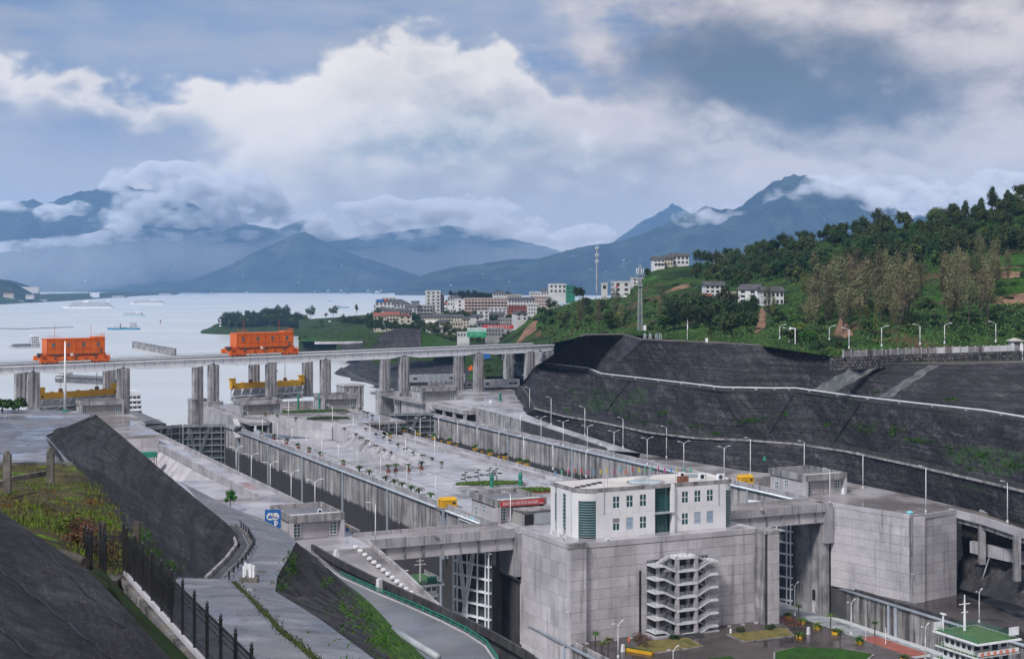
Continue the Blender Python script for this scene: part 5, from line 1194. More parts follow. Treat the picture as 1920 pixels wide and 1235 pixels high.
# ------------------------------------------------------------------ vegetation
def crown_mesh(name, mt, h, rx, n, leaf, seed, shape='round', clumps=14):
    """many small leaf faces spread through lumpy clumps"""
    r_ = random.Random(seed); mb = MB(); cl = []
    for k in range(clumps):
        for _ in range(50):
            a = Vector((r_.uniform(-1, 1), r_.uniform(-1, 1), r_.uniform(-1, 1)))
            if a.length < 1: break
        if shape == 'tall': a = Vector((a.x*.75*(1-.6*abs(a.z+.2)), a.y*.75*(1-.6*abs(a.z+.2)), a.z)); cr = r_.uniform(.22, .36)
        elif shape == 'cone': a = Vector((a.x*(1-a.z)*.5, a.y*(1-a.z)*.5, a.z)); cr = r_.uniform(.2, .36)
        elif shape == 'dome': a.z = abs(a.z)*.9-.25; cr = r_.uniform(.28, .48)
        else: cr = r_.uniform(.28, .48)
        cl.append((a*.72, cr))
    for _ in range(n):
        c, cr = r_.choice(cl)
        d = Vector((r_.gauss(0, 1), r_.gauss(0, 1), r_.gauss(0, 1))).normalized()
        p = c+d*cr*(r_.random()**.45)
        p = Vector((p.x*rx, p.y*rx, h/2+p.z*h/2))
        nrm = (d+Vector((r_.uniform(-.7, .7), r_.uniform(-.7, .7), r_.uniform(-.2, .9)))).normalized()
        a = nrm.orthogonal().normalized(); a.rotate(Matrix.Rotation(r_.uniform(0, 6.28), 3, nrm)); b = nrm.cross(a); s1 = leaf*r_.uniform(.6, 1.3); s2 = s1*r_.uniform(.5, .9)
        k = len(mb.v); mb.v += [tuple(p-a*s1), tuple(p-b*s2), tuple(p+a*s1), tuple(p+b*s2)]; mb.f.append((k, k+1, k+2, k+3))
    return mb.mesh(name, mt)
def trunk_mesh(h, r0, seed, branches=4, spread=.25):
    r_ = random.Random(seed); mb = MB(); mb.tube([(0, 0, -.6), (.03*h*r_.uniform(-1, 1), .03*h*r_.uniform(-1, 1), h*.5), (.05*h*r_.uniform(-1, 1), 0, h)], [r0, r0*.7, r0*.25], 6)
    for k in range(branches):
        a = r_.uniform(0, 6.28); z = h*r_.uniform(.35, .8); l = h*spread*r_.uniform(.6, 1.2)
        mb.tube([(0, 0, z), (math.cos(a)*l*.5, math.sin(a)*l*.5, z+l*.5), (math.cos(a)*l, math.sin(a)*l, z+l*.8)], [r0*.4, r0*.25, r0*.1], 5)
    return mb.mesh('trunk', bark)
KIND = {}
def kind(key, mt, h, rx, n, leaf, shape, tr, nvar=3, clumps=14, base=.2, br=4):
    KIND[key] = []
    for v in range(nvar):
        hh = h*(.9+.1*v); th = hh*(base+.45)
        KIND[key].append((crown_mesh('crown', mt, hh*(1-base), rx*(.92+.09*v), n, leaf, hash(key) % 97+v*13+5 if False else len(key)*17+v*13+5, shape, clumps), trunk_mesh(th, tr, v+3, br), -hh*.20 if shape == 'dome' else hh*base))
kind('broad', leaf_dark, 10, 4.6, 1300, .42, 'round', .28, 4, 20, .14)
kind('mid', leaf_mid, 9, 4.2, 1200, .40, 'round', .25, 4, 18, .14)
kind('bright', leaf_bright, 6, 3.2, 800, .36, 'round', .18, 2, 12, .12)
kind('pine', leaf_dark, 12, 4.2, 1000, .36, 'cone', .25, 3, 22, .25)
kind('poplar', leaf_dry, 17, 4.2, 1250, .22, 'tall', .2, 5, 30, .16, 12)
kind('yellow', leaf_yellow, 12, 2.6, 700, .24, 'tall', .16, 2, 18, .2, 8)
kind('rust', leaf_rust, 7, 3.2, 700, .34, 'round', .2, 1, 12, .15)
kind('bush', leaf_mid, 3.0, 2.3, 420, .26, 'dome', .12, 3, 10, .02)
kind('bushd', leaf_dark, 3.4, 2.6, 420, .28, 'dome', .12, 3, 10, .02)
kind('shrub', leaf_bright, 1.9, 1.25, 420, .13, 'dome', .07, 3, 9, .05)
kind('dryshrub', leaf_rust, 2.4, 1.7, 520, .10, 'round', .06, 2, 12, .1)
def plant(key, p, s=1.0, label=None, cat='tree', group=None, name='tree', var=None, sz=None):
    cm, tm, zb = RN.choice(KIND[key]) if var is None else KIND[key][var % len(KIND[key])]
    r = thing(name, label, cat, p, RN.uniform(0, 6.28), group); r.scale = (s, s, s*(sz or RN.uniform(.9, 1.12)))
    link('crown', cm, r, (0, 0, zb)); link('trunk', tm, r)
    return r
def near_any(u, f, lst):
    return any(a <= u <= b and c <= f <= d for a, b, c, d in lst)
HOUSES = [(1140, 1192, .30, .75), (1310, 1368, .40, .72), (1372, 1432, .34, .62), (1424, 1478, .38, .62), (1220, 1300, .8, 1.0)]
OPEN = [(945, 1015, .0, .95), (1228, 1310, .5, .78), (1540, 1560, .26, .44), (1552, 1608, .06, .3), (1740, 2000, .30, .60), (1408, 1442, .05, .38)]
trees = []
def scatter(key, n, u0, u1, f0, f1, s0, s1, mind, label, group, avoid=HOUSES+OPEN, cat='tree', name='tree', dens=None):
    c = 0; tries = 0
    while c < n and tries < n*40:
        tries += 1; u = RN.uniform(u0, u1); f = f0+(f1-f0)*RN.random()
        if near_any(u, f, avoid): continue
        p = hill_uf(u, f)
        if any((p.x-q.x)**2+(p.y-q.y)**2 < (mind*mind) for q in trees): continue
        trees.append(p); plant(key, p-Vector((0, 0, .3)), RN.uniform(s0, s1), label, cat, group, name); c += 1
    return c
scatter('pine', 16, 1790, 1930, .90, 1.0, .8, 1.2, 5, 'dark pine on the skyline of the right hill', 'pines on the hill skyline', [])
scatter('broad', 78, 1345, 1990, .60, 1.0, .8, 1.25, 5.5, 'dark broadleaf tree in the wood covering the right hill', 'wood on the right hill')
scatter('mid', 40, 1345, 1990, .58, 1.0, .75, 1.15, 5.5, 'mid green broadleaf tree in the wood covering the right hill', 'wood on the right hill, lighter trees')
scatter('rust', 4, 1350, 1640, .6, .85, .8, 1.1, 5, 'rust brown tree among the green wood of the right hill', 'rust brown trees on the right hill')
scatter('poplar', 28, 1525, 1715, .08, .44, 1.05, 1.5, 4.6, 'tall thin brownish poplar in the left clump above the stone wall', 'poplars in the left clump', HOUSES)
scatter('poplar', 14, 1768, 1870, .08, .40, 1.0, 1.45, 4.6, 'tall thin brownish poplar in the right clump above the stone wall', 'poplars in the right clump', HOUSES)
scatter('poplar', 8, 1440, 1900, .08, .40, .75, 1.15, 4.6, 'lone thin brownish poplar outside the two clumps above the wall', 'lone poplars above the stone wall', HOUSES)
scatter('poplar', 8, 1085, 1260, .08, .35, .7, .95, 4.5, 'tall thin brownish poplar behind the lattice mast', 'poplars behind the lattice mast', HOUSES)
scatter('yellow', 7, 1445, 1680, .2, .5, .8, 1.1, 4.5, 'slender yellow green tree in front of the poplar grove', 'yellow green trees by the poplars', HOUSES)
scatter('broad', 20, 1250, 1430, .06, .40, .9, 1.3, 5, 'dark tree in the clump below the white hillside houses', 'trees below the hillside houses', HOUSES+OPEN[-1:])
scatter('mid', 20, 1020, 1440, .05, .62, .6, 1.0, 4.5, 'mid green tree on the slope between mast and houses', 'trees between mast and houses')
scatter('mid', 10, 1240, 1400, .62, .98, .6, 1.0, 5, 'green tree on the terraced slope below the ridge houses', 'trees below the ridge houses')
scatter('broad', 8, 1015, 1190, .5, 1.0, .6, .9, 5, 'dark tree on the knoll left of the lattice mast', 'trees on the left knoll')
scatter('bushd', 60, 1440, 1980, .02, .42, .8, 1.5, 2.6, 'dark bush under the poplars above the right wall', 'bushes under the poplars', OPEN, 'bush', 'bush')
scatter('bush', 80, 1000, 1980, .0, .5, .7, 1.5, 2.6, 'green bush on the lower slope of the right hill', 'bushes on the right hill', OPEN, 'bush', 'bush')
scatter('bushd', 40, 1000, 1400, .1, .95, .8, 1.4, 3, 'dark bush on the slope around the lattice mast', 'bushes around the lattice mast', HOUSES, 'bush', 'bush')
scatter('bright', 10, 1480, 1600, .05, .35, .7, 1.1, 4, 'bright green round tree at the left end of the stone wall', 'bright trees at the stone wall', OPEN[3:4])
for k, (u, f, s, lab) in enumerate(((1313, .97, 1.25, 'tall dark tree right of the ridge houses'), (1333, .97, 1.0, 'smaller dark tree beside the tall one on the ridge'), (1368, .99, 1.1, 'dark pointed tree at the edge of the ridge wood'), (1213, .93, .7, 'lone round tree left of the ridge houses'), (1087, .98, 1.0, 'lone round tree on top of the left knoll'))):
    plant('broad', hill_uf(u, f), s, lab, 'tree')
# undergrowth that reads as one mass
mb = MB(); r_ = random.Random(11)
for _ in range(52000):
    u = r_.uniform(985, 1990); f = r_.random()
    if near_any(u, f, OPEN[:1]+OPEN[2:4]+HOUSES): continue
    if near_any(u, f, OPEN) and r_.random() < .75: continue
    p = hill_uf(u, f); hh = max(0, fbm(p.x, p.y, .05, 3, 2)+.35)*3.2*(1 if f > .5 else .6); p.z += r_.random()*hh
    d = Vector((r_.uniform(-1, 1), r_.uniform(-1.2, .4), r_.uniform(-.1, 1))).normalized(); a = d.orthogonal().normalized(); b = d.cross(a); s = r_.uniform(.3, .75)
    k = len(mb.v); mb.v += [tuple(p-a*s), tuple(p-b*s*.7), tuple(p+a*s), tuple(p+b*s*.7)]; mb.f.append((k, k+1, k+2, k+3))
under = _leaf('undergrowth', (.020, .045, .012), (.055, .115, .022), (.085, .085, .032), False)
o = mb.obj('undergrowth', under); struct(o, 'stuff'); o['label'] = 'low green undergrowth covering the right hillside'; o['category'] = 'undergrowth'

# peninsula and town trees
def mass(name, label, items):
    """far trees that read as one mass: crowns and trunks joined"""
    mbs = {}
    for key, p, s_ in items:
        cm, tm, zb = RN.choice(KIND[key]); a = RN.uniform(0, 6.28); ca, sa = math.cos(a)*s_, math.sin(a)*s_; sz = s_*RN.uniform(.85, 1.2)
        for me, z0 in ((cm, zb), (tm, 0)):
            mb = mbs.setdefault(me.materials[0], MB()); k = len(mb.v)
            mb.v += [(p[0]+v.co.x*ca-v.co.y*sa, p[1]+v.co.x*sa+v.co.y*ca, p[2]+(v.co.z+z0)*sz) for v in me.vertices]; mb.f += [tuple(i_+k for i_ in f.vertices) for f in me.polygons]
    r = None
    for m_, mb in mbs.items():
        o = mb.obj(name if r is None else 'more_'+name, m_, r); r = r or o
    struct(r, 'stuff'); r['label'] = label; r['category'] = 'trees'
    return r
wood = []
for _ in range(260):
    u = RN.uniform(1340, 2000); f = .58+.42*RN.random(); p = hill_uf(u, f)
    if near_any(u, f, HOUSES+OPEN) or any((p.x-q.x)**2+(p.y-q.y)**2 < 16 for q in trees): continue
    trees.append(p); wood.append((RN.choice(('broad', 'broad', 'mid')), p-Vector((0, 0, .4)), RN.uniform(.7, 1.15)))
pop = []
for _ in range(110):
    u = RN.choice((RN.uniform(1520, 1720), RN.uniform(1520, 1720), RN.uniform(1770, 1870))); f = RN.uniform(.10, .46); p = hill_uf(u, f)
    if near_any(u, f, HOUSES) or any((p.x-q.x)**2+(p.y-q.y)**2 < 9 for q in trees): continue
    trees.append(p); pop.append((RN.choice(('poplar', 'poplar', 'poplar', 'yellow')), p-Vector((0, 0, .4)), RN.uniform(.7, 1.25)))
mass('poplar_thicket', 'thicket of brownish saplings filling the poplar grove', pop)
mass('hill_wood', 'closed green wood filling the right hill between the nearer trees', wood)
bpy.context.view_layer.update(); dg = bpy.context.evaluated_depsgraph_get()
def ground_at(u, v, names):
    """where the sight line through a photo point meets one of the named ground sheets"""
    o_ = Vector((0, 0, H)); d_ = (P(u, v, 1000)-o_).normalized(); q = o_+d_*2
    for _ in range(12):
        hit, lo, nn, ix, ob, mx = S.ray_cast(dg, q, d_)
        if not hit: return None
        if any(ob.name.startswith(n_) for n_ in names): return lo
        q = lo+d_*.05
    return None
grove = []
for k in range(150):
    u = lerp(412, 576, RN.random()**.9); v = interp(u, [(418, 606), (440, 598), (470, 592), (520, 591), (572, 598)])+RN.uniform(2, 22)*min(1, (u-395)/60); gp = ground_at(u, v, ['peninsula'])
    if gp: grove.append((RN.choice(('broad', 'broad', 'mid')), gp-Vector((0, 0, .5)), RN.uniform(.9, 1.75)))
mass('peninsula_grove', 'dense dark grove on the tip of the peninsula', grove)
for k, (u, v, Y, s, lab, key) in enumerate(((582, 596, 2050, 1.5, 'lone dark tree beside the peninsula grove', 'broad'), (612, 596, 1980, 1.2, 'rusty tree on the shore left of the town', 'rust'), (625, 592, 1980, 1.4, 'dark tree beside the rusty shore tree', 'broad'), (668, 588, 1900, 1.2, 'slim pine by the shore left of the white town houses', 'pine'))):
    plant(key, P(u, v, Y), s, lab, 'tree')
def row(key, n, u0, v0, u1, v1, Y, s, lab, grp, jit=6):
    it = []
    for k in range(int(n*1.5)):
        f = (k+.5)/int(n*1.5); it.append((key, P(lerp(u0, u1, f)+RN.uniform(-jit, jit)*.5, lerp(v0, v1, f)+RN.uniform(-1, 1)*2, Y+RN.uniform(-15, 15)), s*RN.uniform(.75, 1.2)))
    mass('town_trees', lab, it)
row('mid', 26, 585, 622, 735, 620, 1580, .75, 'line of small green street trees along the shore road', 'street trees on the shore road')
row('broad', 14, 690, 602, 800, 606, 1420, .9, 'dark trees between the white and the cream town houses', 'trees between the town houses')
row('broad', 12, 800, 628, 905, 632, 1230, .9, 'dark trees below the cream row house', 'trees below the cream row house')
row('mid', 22, 745, 642, 920, 650, 1170, .85, 'green trees on the mound behind the gantry bridge', 'trees on the mound')
row('broad', 8, 835, 600, 905, 602, 1400, 1.0, 'dark trees beside the tall white block', 'trees beside the tall white block')
row('broad', 9, 940, 648, 1000, 640, 1080, .9, 'dark trees at the foot of the bare earth slope', 'trees at the earth slope')
row('mid', 9, 890, 698, 965, 700, 985, .55, 'small round trees in the lawn row beyond the gantry', 'round trees on the lawn')
row('broad', 16, 845, 557, 960, 560, 2160, 1.0, 'dark trees on the wooded knob behind the town', 'trees on the knob behind town')
row('mid', 10, 600, 612, 690, 606, 1750, .9, 'green trees on the slope by the stairs at the shore', 'trees by the shore stairs')

row('mid', 16, 690, 618, 800, 622, 1260, .8, 'green trees in front of the cream apartments', '')
row('broad', 14, 870, 606, 960, 604, 1340, .8, 'dark trees between the front houses of the town', '')
row('mid', 14, 560, 640, 700, 634, 1480, .5, 'low bushes along the green shore bank', '')
row('mid', 12, 945, 660, 1020, 655, 1000, .6, 'green bushes beside the access road', '')
row('broad', 16, 640, 606, 705, 612, 1560, .8, 'dark trees at the left end of town', '')
# ------------------------------------------------------------------ town buildings
WIN = {}
def winmesh(w_, h):
    k = (round(w_, 1), round(h, 1))
    if k not in WIN: WIN[k] = MB().box(-w_/2, -.12, 0, w_/2, .1, h).mesh('window', far_glass)
    return WIN[k]
def house(label, u0, u1, vt, vb, Y, rows, cols, wall=plaster, roof='flat', dp=12, rz=0, side=0, roofm=roof_dark, bal=False, sink=9):
    wd = (u1-u0)/F*Y; a = P((u0+u1)/2, vb, Y); h = (vb-vt)/F*Y
    r = thing('house', label, 'building', a, rz)
    MB().box(-wd/2, 0, -(1.5 if Y > 4000 else sink), wd/2, dp, h).obj('wall', wall, r)
    if roof == 'flat':
        mb = MB(); mb.box(-wd/2-.25, -.25, h, wd/2+.25, .3, h+.7); mb.box(-wd/2-.25, .3, h, -wd/2+.2, dp+.2, h+.7); mb.box(wd/2-.2, .3, h, wd/2+.25, dp+.2, h+.7); mb.box(-wd/2+.2, dp-.2, h, wd/2-.2, dp+.2, h+.7); mb.obj('parapet', wall, r)
        MB().box(-wd/2+.21, .31, h, wd/2-.21, dp-.21, h+.1).obj('roof', roofm, r)
    else:
        e = .7; mb = MB()
        rh = min(3.2, dp*.25) if roof == 'hip' else dp*.24
        if roof == 'gable_front': mb.add([(-wd/2-e, -e, h), (wd/2+e, -e, h), (wd/2+e, dp+e, h), (-wd/2-e, dp+e, h), (0, -e, h+wd*.22), (0, dp+e, h+wd*.22)], [(0, 1, 4), (1, 2, 5, 4), (2, 3, 5), (3, 0, 4, 5), (0, 3, 2, 1)])
        else:
            ins = dp*.45 if roof == 'hip' else -.0
            mb.add([(-wd/2-e, -e, h), (wd/2+e, -e, h), (wd/2+e, dp+e, h), (-wd/2-e, dp+e, h), (-wd/2-e+ins, dp/2, h+rh), (wd/2+e-ins, dp/2, h+rh)], [(0, 1, 5, 4), (1, 2, 5), (2, 3, 4, 5), (3, 0, 4), (0, 3, 2, 1)])
        mb.obj('roof', roofm, r)
    fh = h/rows; cw = wd/cols
    me = winmesh(min(cw*.55, 2.2), fh*.5)
    for i in range(rows):
        for j in range(cols): link('window', me, r, (-wd/2+(j+.5)*cw, 0, i*fh+fh*.28))
        if bal and i: MB().box(-wd/2+.2, -1.1, i*fh-.15, wd/2-.2, 0, i*fh+.9).obj('balcony', wall, r)
    if side:
        n = max(2, int(dp/3.5))
        for i in range(rows):
            for j in range(n): link('window', me, r, (side*wd/2, (j+.5)*dp/n, i*fh+fh*.28), side*math.pi/2)
    return r
TW = [
 ('white hotel block with a blue and red roof sign by the river', 704, 762, 566, 590, 1650, 3, 8, plaster, 'hip', 14, .1, 0, roof_dark),
 ('upper white storey with a roof terrace behind the river hotel', 716, 742, 558, 570, 1680, 2, 4, plaster, 'flat', 10, .1, 0, roof_dark),
 ('white house with dark hipped roof right of the river hotel', 738, 770, 570, 586, 1640, 2, 5, plaster, 'hip', 12, .1, 0, roof_dark),
 ('white gable house beside the ochre block', 760, 782, 577, 604, 1480, 3, 3, plaster, 'gable', 14, -.3, 1, roof_dark),
 ('ochre and grey apartment block with balconies', 782, 812, 573, 600, 1500, 4, 5, plaster_grey, 'flat', 12, -.1, 0, roof_dark, True),
 ('tall pale tower block standing highest in the town', 799, 826, 546, 604, 1520, 9, 3, plaster, 'flat', 16, .12, 1, roof_dark),
 ('narrow stair wing against the tall pale tower block', 826, 833, 552, 604, 1530, 9, 2, plaster_grey, 'flat', 12, .12, 0, roof_dark),
 ('white house with dark hipped roof behind the tower block', 839, 864, 558, 574, 1700, 2, 5, plaster, 'hip', 12, 0, 0, roof_dark),
 ('windowless white block left of the long pink apartments', 853, 871, 562, 590, 1480, 4, 1, plaster, 'flat', 14, .1, 0, roof_dark),
 ('long pink apartment building with rows of balconies', 871, 951, 560, 594, 1480, 6, 13, plaster_pink, 'flat', 14, .06, 1, roof_pale, True),
 ('white upper house with red lower walls right of the pink block', 953, 1003, 562, 576, 1560, 2, 9, plaster, 'gable', 12, .05, 0, roof_dark),
 ('dark red building beneath the white upper house', 953, 991, 574, 592, 1530, 3, 7, redwall, 'flat', 6, .05, 0, roof_dark),
 ('old house with red tiled roof at the left end of town', 701, 726, 592, 612, 1330, 3, 4, cream, 'gable', 12, .1, 0, roof_red),
 ('cream balcony apartments with red tiled roof', 724, 748, 590, 616, 1310, 4, 4, cream, 'gable', 12, .1, 0, roof_red, True),
 ('cream gabled house joined to the balcony apartments', 748, 772, 592, 613, 1300, 3, 2, cream, 'gable_front', 12, .1, 0, roof_red),
 ('grey tiled low house between the cream and white houses', 722, 772, 583, 594, 1400, 1, 8, plaster_grey, 'hip', 12, .1, 0, roof_dark),
 ('cream row house with dark roof and small gables', 790, 868, 594, 604, 1330, 2, 14, cream, 'gable', 10, .04, 0, roof_dark),
 ('small grey shed roofed house left of the low cream house', 824, 846, 604, 612, 1250, 1, 3, plaster_grey, 'gable', 10, .1, 0, roof_dark),
 ('low cream house with five windows', 844, 868, 604, 612, 1240, 1, 5, cream, 'flat', 8, .05, 0, roof_dark),
 ('white windowless tower with small windows in the front row', 885, 906, 594, 613, 1280, 3, 1, plaster, 'gable', 10, .2, 1, roof_dark),
 ('narrow white stair tower right of the front white house', 897, 917, 583, 615, 1300, 5, 2, plaster, 'flat', 8, .2, 0, roof_dark),
 ('white block with flat roof behind the narrow stair tower', 918, 950, 577, 592, 1420, 3, 4, plaster, 'flat', 10, .1, 0, roof_pale),
 ('grey hall with ribbon windows below the red building', 934, 968, 598, 610, 1260, 2, 8, plaster_grey, 'flat', 10, .05, 0, roof_pale),
 ('white house under the bare earth slope', 967, 990, 588, 600, 1250, 2, 2, plaster, 'gable_front', 12, .3, 0, roof_dark),
 ('dark tiled shed behind the red banner', 895, 935, 606, 614, 1210, 1, 6, plaster_grey, 'gable', 10, .05, 0, roof_dark),
 ('grey market hall right of the green hoarding', 910, 945, 617, 630, 1130, 2, 6, plaster_grey, 'flat', 10, .05, 0, roof_dark),
 ('white single storey shop row left of the green hoarding', 857, 880, 624, 632, 1130, 1, 4, plaster, 'flat', 8, 0, 0, roof_pale),
 ('small white house wedged between the river hotel and the ochre block', 772, 786, 568, 584, 1620, 2, 3, plaster, 'gable', 10, .1, 0, roof_dark),
 ('grey flat house in front of the tall tower block', 812, 838, 588, 602, 1450, 2, 4, plaster_grey, 'flat', 10, .05, 0, roof_pale),
 ('white roofed house at the right foot of the tower block', 838, 856, 580, 596, 1460, 3, 3, plaster, 'flat', 10, .05, 0, roof_pale),
 ('low dark roofed row behind the narrow stair tower', 915, 945, 590, 600, 1330, 1, 6, plaster_grey, 'gable', 10, .08, 0, roof_dark),
 ('pale apartment block left of the skyline scaffold', 1000, 1030, 556, 574, 1600, 3, 6, plaster_pink, 'flat', 12, .05, 0, roof_pale),
 ('white block at the right end of the red building', 990, 1010, 570, 590, 1480, 3, 4, plaster, 'flat', 12, .1, 0, roof_pale),
 ('small white shop row below the cream row house', 806, 830, 612, 620, 1230, 1, 5, plaster, 'flat', 8, .05, 0, roof_pale),
 ('cream corner house left of the front white house', 868, 886, 598, 614, 1290, 3, 3, cream, 'gable', 10, .1, 0, roof_dark),
 ('dark roofed house behind the red tiled apartments', 706, 730, 580, 592, 1450, 2, 4, plaster_grey, 'hip', 12, .1, 0, roof_dark),
 ('white skyline house between the knob and the cream teal roofed house', 925, 950, 550, 562, 1850, 2, 5, plaster, 'hip', 12, .1, 0, roof_dark),
 ('cream house with teal roof on the town skyline', 950, 978, 553, 562, 1900, 2, 6, cream, 'flat', 12, 0, 0, teal_paint),
 ('white house on the town skyline right of the wooded knob', 994, 1022, 548, 566, 1800, 3, 6, plaster, 'flat', 12, .1, 0, roof_dark),
 ('pale long house at the right end of the town skyline', 1015, 1048, 546, 562, 1750, 2, 7, plaster, 'gable', 12, .1, 0, roof_dark),
 ('white flat block beside the green netted scaffold', 1030, 1062, 533, 550, 1500, 2, 4, plaster, 'flat', 12, .1, 0, roof_dark),
 ('block wrapped in green scaffold netting on the skyline', 1063, 1078, 536, 552, 1480, 2, 3, green_paint, 'flat', 10, .1, 0, roof_dark),
 ('white hillside office with a round red emblem', 1151, 1182, 529, 557, 945, 3, 2, plaster, 'flat', 12, .1, -1, roof_dark),
 ('tiny white hut left of the hillside office', 1128, 1139, 532, 545, 940, 1, 1, plaster, 'flat', 5, 0, 0, roof_pale),
 ('grey roofed three storey house on the hillside', 1322, 1359, 535, 557, 806, 3, 4, plaster, 'gable', 10, .05, 0, roof_dark),
 ('cream low house in the hillside cluster', 1357, 1381, 549, 566, 764, 2, 3, cream, 'flat', 9, .05, 0, roof_dark),
 ('white gabled house at the right of the hillside cluster', 1383, 1421, 543, 568, 720, 3, 2, plaster, 'gable', 12, -.5, -1, roof_dark),
 ('white house behind the poplar trunks', 1430, 1470, 546, 572, 676, 2, 5, plaster, 'gable', 10, .1, 0, roof_dark),
 ('small red roofed outbuilding below the hillside houses', 1316, 1334, 557, 568, 740, 1, 2, plaster, 'gable', 8, .05, 0, roof_red),
 ('leftmost white terrace house on the ridge', 1226, 1246, 487, 500, 1000, 2, 3, plaster, 'gable', 10, .1, 0, roof_dark, True),
 ('cream terrace house in the middle of the ridge row', 1246, 1262, 484, 498, 1010, 2, 3, cream, 'gable', 10, .1, 0, roof_dark),
 ('white gabled house at the right of the ridge row', 1261, 1292, 480, 496, 1015, 2, 4, plaster, 'gable', 10, .1, 0, roof_dark),
 ('white house half hidden behind the ridge trees', 1342, 1362, 480, 492, 1010, 2, 3, plaster, 'gable', 10, .1, 0, roof_dark),
 ('white house behind the lattice mast top', 1187, 1208, 522, 534, 980, 2, 3, plaster, 'flat', 10, .1, 0, roof_dark),
 ('pink villa with red roof under the gantry end', 1000, 1032, 666, 682, 930, 2, 3, plaster_pink, 'gable_front', 10, .1, 0, surf('pinkroof', (.5, .14, .12), (.6, .18, .15), .3, .6)),
 ('white shed beside the access road', 942, 965, 664, 671, 1060, 1, 3, plaster, 'flat', 8, .1, 0, roof_pale),
 ('row of white flats on the far left shore', 24, 72, 538, 549, 5900, 4, 12, plaster, 'flat', 20, 0, 0, roof_pale),
 ('cream low houses on the far left shore', 6, 24, 551, 560, 5200, 2, 5, cream, 'gable', 16, 0, 0, roof_red),
 ('white boathouse on the far left shore', 48, 62, 553, 560, 5300, 1, 3, plaster, 'gable', 16, 0, 0, roof_dark),
 ('white cube on the quay beyond the cruise ships', 169, 184, 549, 557, 6500, 2, 2, white_clean, 'flat', 25, 0, 0, roof_pale),
]
for a in TW:
    kw = dict(zip(('wall', 'roof', 'dp', 'rz', 'side', 'roofm', 'bal'), a[8:])); house(*a[:8], **kw)
for k in range(30):
    u = RN.uniform(702, 1000); v = RN.uniform(580, 616); Y = 1900-(v-575)*15; w_ = RN.uniform(11, 24); hgt = RN.uniform(7, 15); rws = max(1, int(hgt/4.5))
    o = house('small pale house packed among the buildings of the town', u-w_/2, u+w_/2, v-hgt, v, Y, rws, max(2, int(w_/4)), wall=RN.choice((plaster, plaster, cream, plaster_grey, plaster)), roof=RN.choice(('flat', 'gable', 'hip', 'gable')), dp=RN.uniform(8, 12), rz=RN.uniform(-.3, .3), roofm=RN.choice((roof_dark, roof_dark, roof_red, roof_pale)))
    o['group'] = 'small houses packed in the town'
row('broad', 20, 700, 600, 1000, 604, 1480, .7, 'dark trees scattered between the town roofs', '')
row('mid', 20, 700, 612, 960, 620, 1300, .7, 'green trees scattered between the front town houses', '')
hh_ = bpy.data.objects['house.032'] if 'house.032' in bpy.data.objects else None
for o in C.objects:
    if o.get('label') == 'white hillside office with a round red emblem':
        h = 28/F*945; w_ = 31/F*945
        MB().tube([(-w_*.32, -.1, h*.72), (-w_*.32, -.2, h*.72)], .75, 14).obj('emblem', red_paint, o); MB().box(-w_*.36, -.14, h*.12, -w_*.28, -.05, h*.58).obj('stair_window', far_glass, o)
    if o.get('label', '').startswith('white hotel block'):
        h = 24/F*1650; MB().box(-17, -.5, h+.4, -8, -.1, h+3).obj('roof_sign', blue_paint, o); MB().box(-8, -.5, h+.6, -4, -.1, h+2.6).obj('roof_sign', red_paint, o)
# rooftop hoarding, banner, quay walls
r = thing('hoarding', 'green and white advertising hoarding beside the town street', 'billboard', P(894, 632, 1120))
MB().box(-7.6, 0, 0, 7.6, .4, 4.2).obj('lower_panel', plain('hoard_green', (.02, .30, .14), .6), r); MB().box(-7.6, 0, 4.2, 7.6, .4, 6.8).obj('upper_panel', plain('hoard_pale', (.40, .60, .55), .6), r); MB().box(-7.6, -.05, 6.8, 7.6, .45, 7.4).obj('frame', white_clean, r)
glyphs(r, 5, -5.0, 4.6, 1.4, 1.9, -.02, plain('hoard_text', (.35, .65, .5)), 8)
r = thing('street_banner', 'red banner with white characters across the town street', 'banner', P(934, 615, 1190)); MB().box(-13, 0, -.5, 13, .3, 2.6).obj('cloth', red_paint, r); glyphs(r, 9, -9, 10, .1, 1.9, -.02, white_clean, 9)
# specks of white farmhouses on the far mountains
FH = [(455, 515, 11200), (500, 507, 11300), (640, 497, 11350), (690, 492, 11350), (735, 500, 11250), (715, 506, 11150), (560, 530, 10800), (420, 541, 10650), (250, 510, 13000), (300, 505, 12900), (160, 527, 12700), (120, 530, 12700), (330, 496, 13100), (880, 520, 8700), (905, 514, 8800), (1010, 500, 9000), (955, 528, 8650), (1065, 497, 9000), (1075, 480, 9200), (1150, 470, 9300), (1135, 510, 8700), (1200, 512, 8650), (1170, 488, 9000), (1560, 411, 9350), (1545, 412, 9350), (1000, 470, 9300), (800, 470, 12900), (770, 476, 12800), (845, 535, 8500), (1110, 520, 8600), (640, 545, 10550), (665, 545, 10550), (690, 545, 10560), (715, 545, 10560), (615, 545, 10560), (590, 546, 10550)]
fm = None
me1 = MB().box(-9, -6, -8, 9, 6, 7).mesh('wall', white_clean); me2 = MB().add([(-10, -7, 7), (10, -7, 7), (10, 7, 7), (-10, 7, 7), (-9, 0, 11), (9, 0, 11)], [(0, 1, 5, 4), (1, 2, 5), (2, 3, 4, 5), (3, 0, 4)]).mesh('roof', roof_dark)
bpy.context.view_layer.update()
dg = bpy.context.evaluated_depsgraph_get()
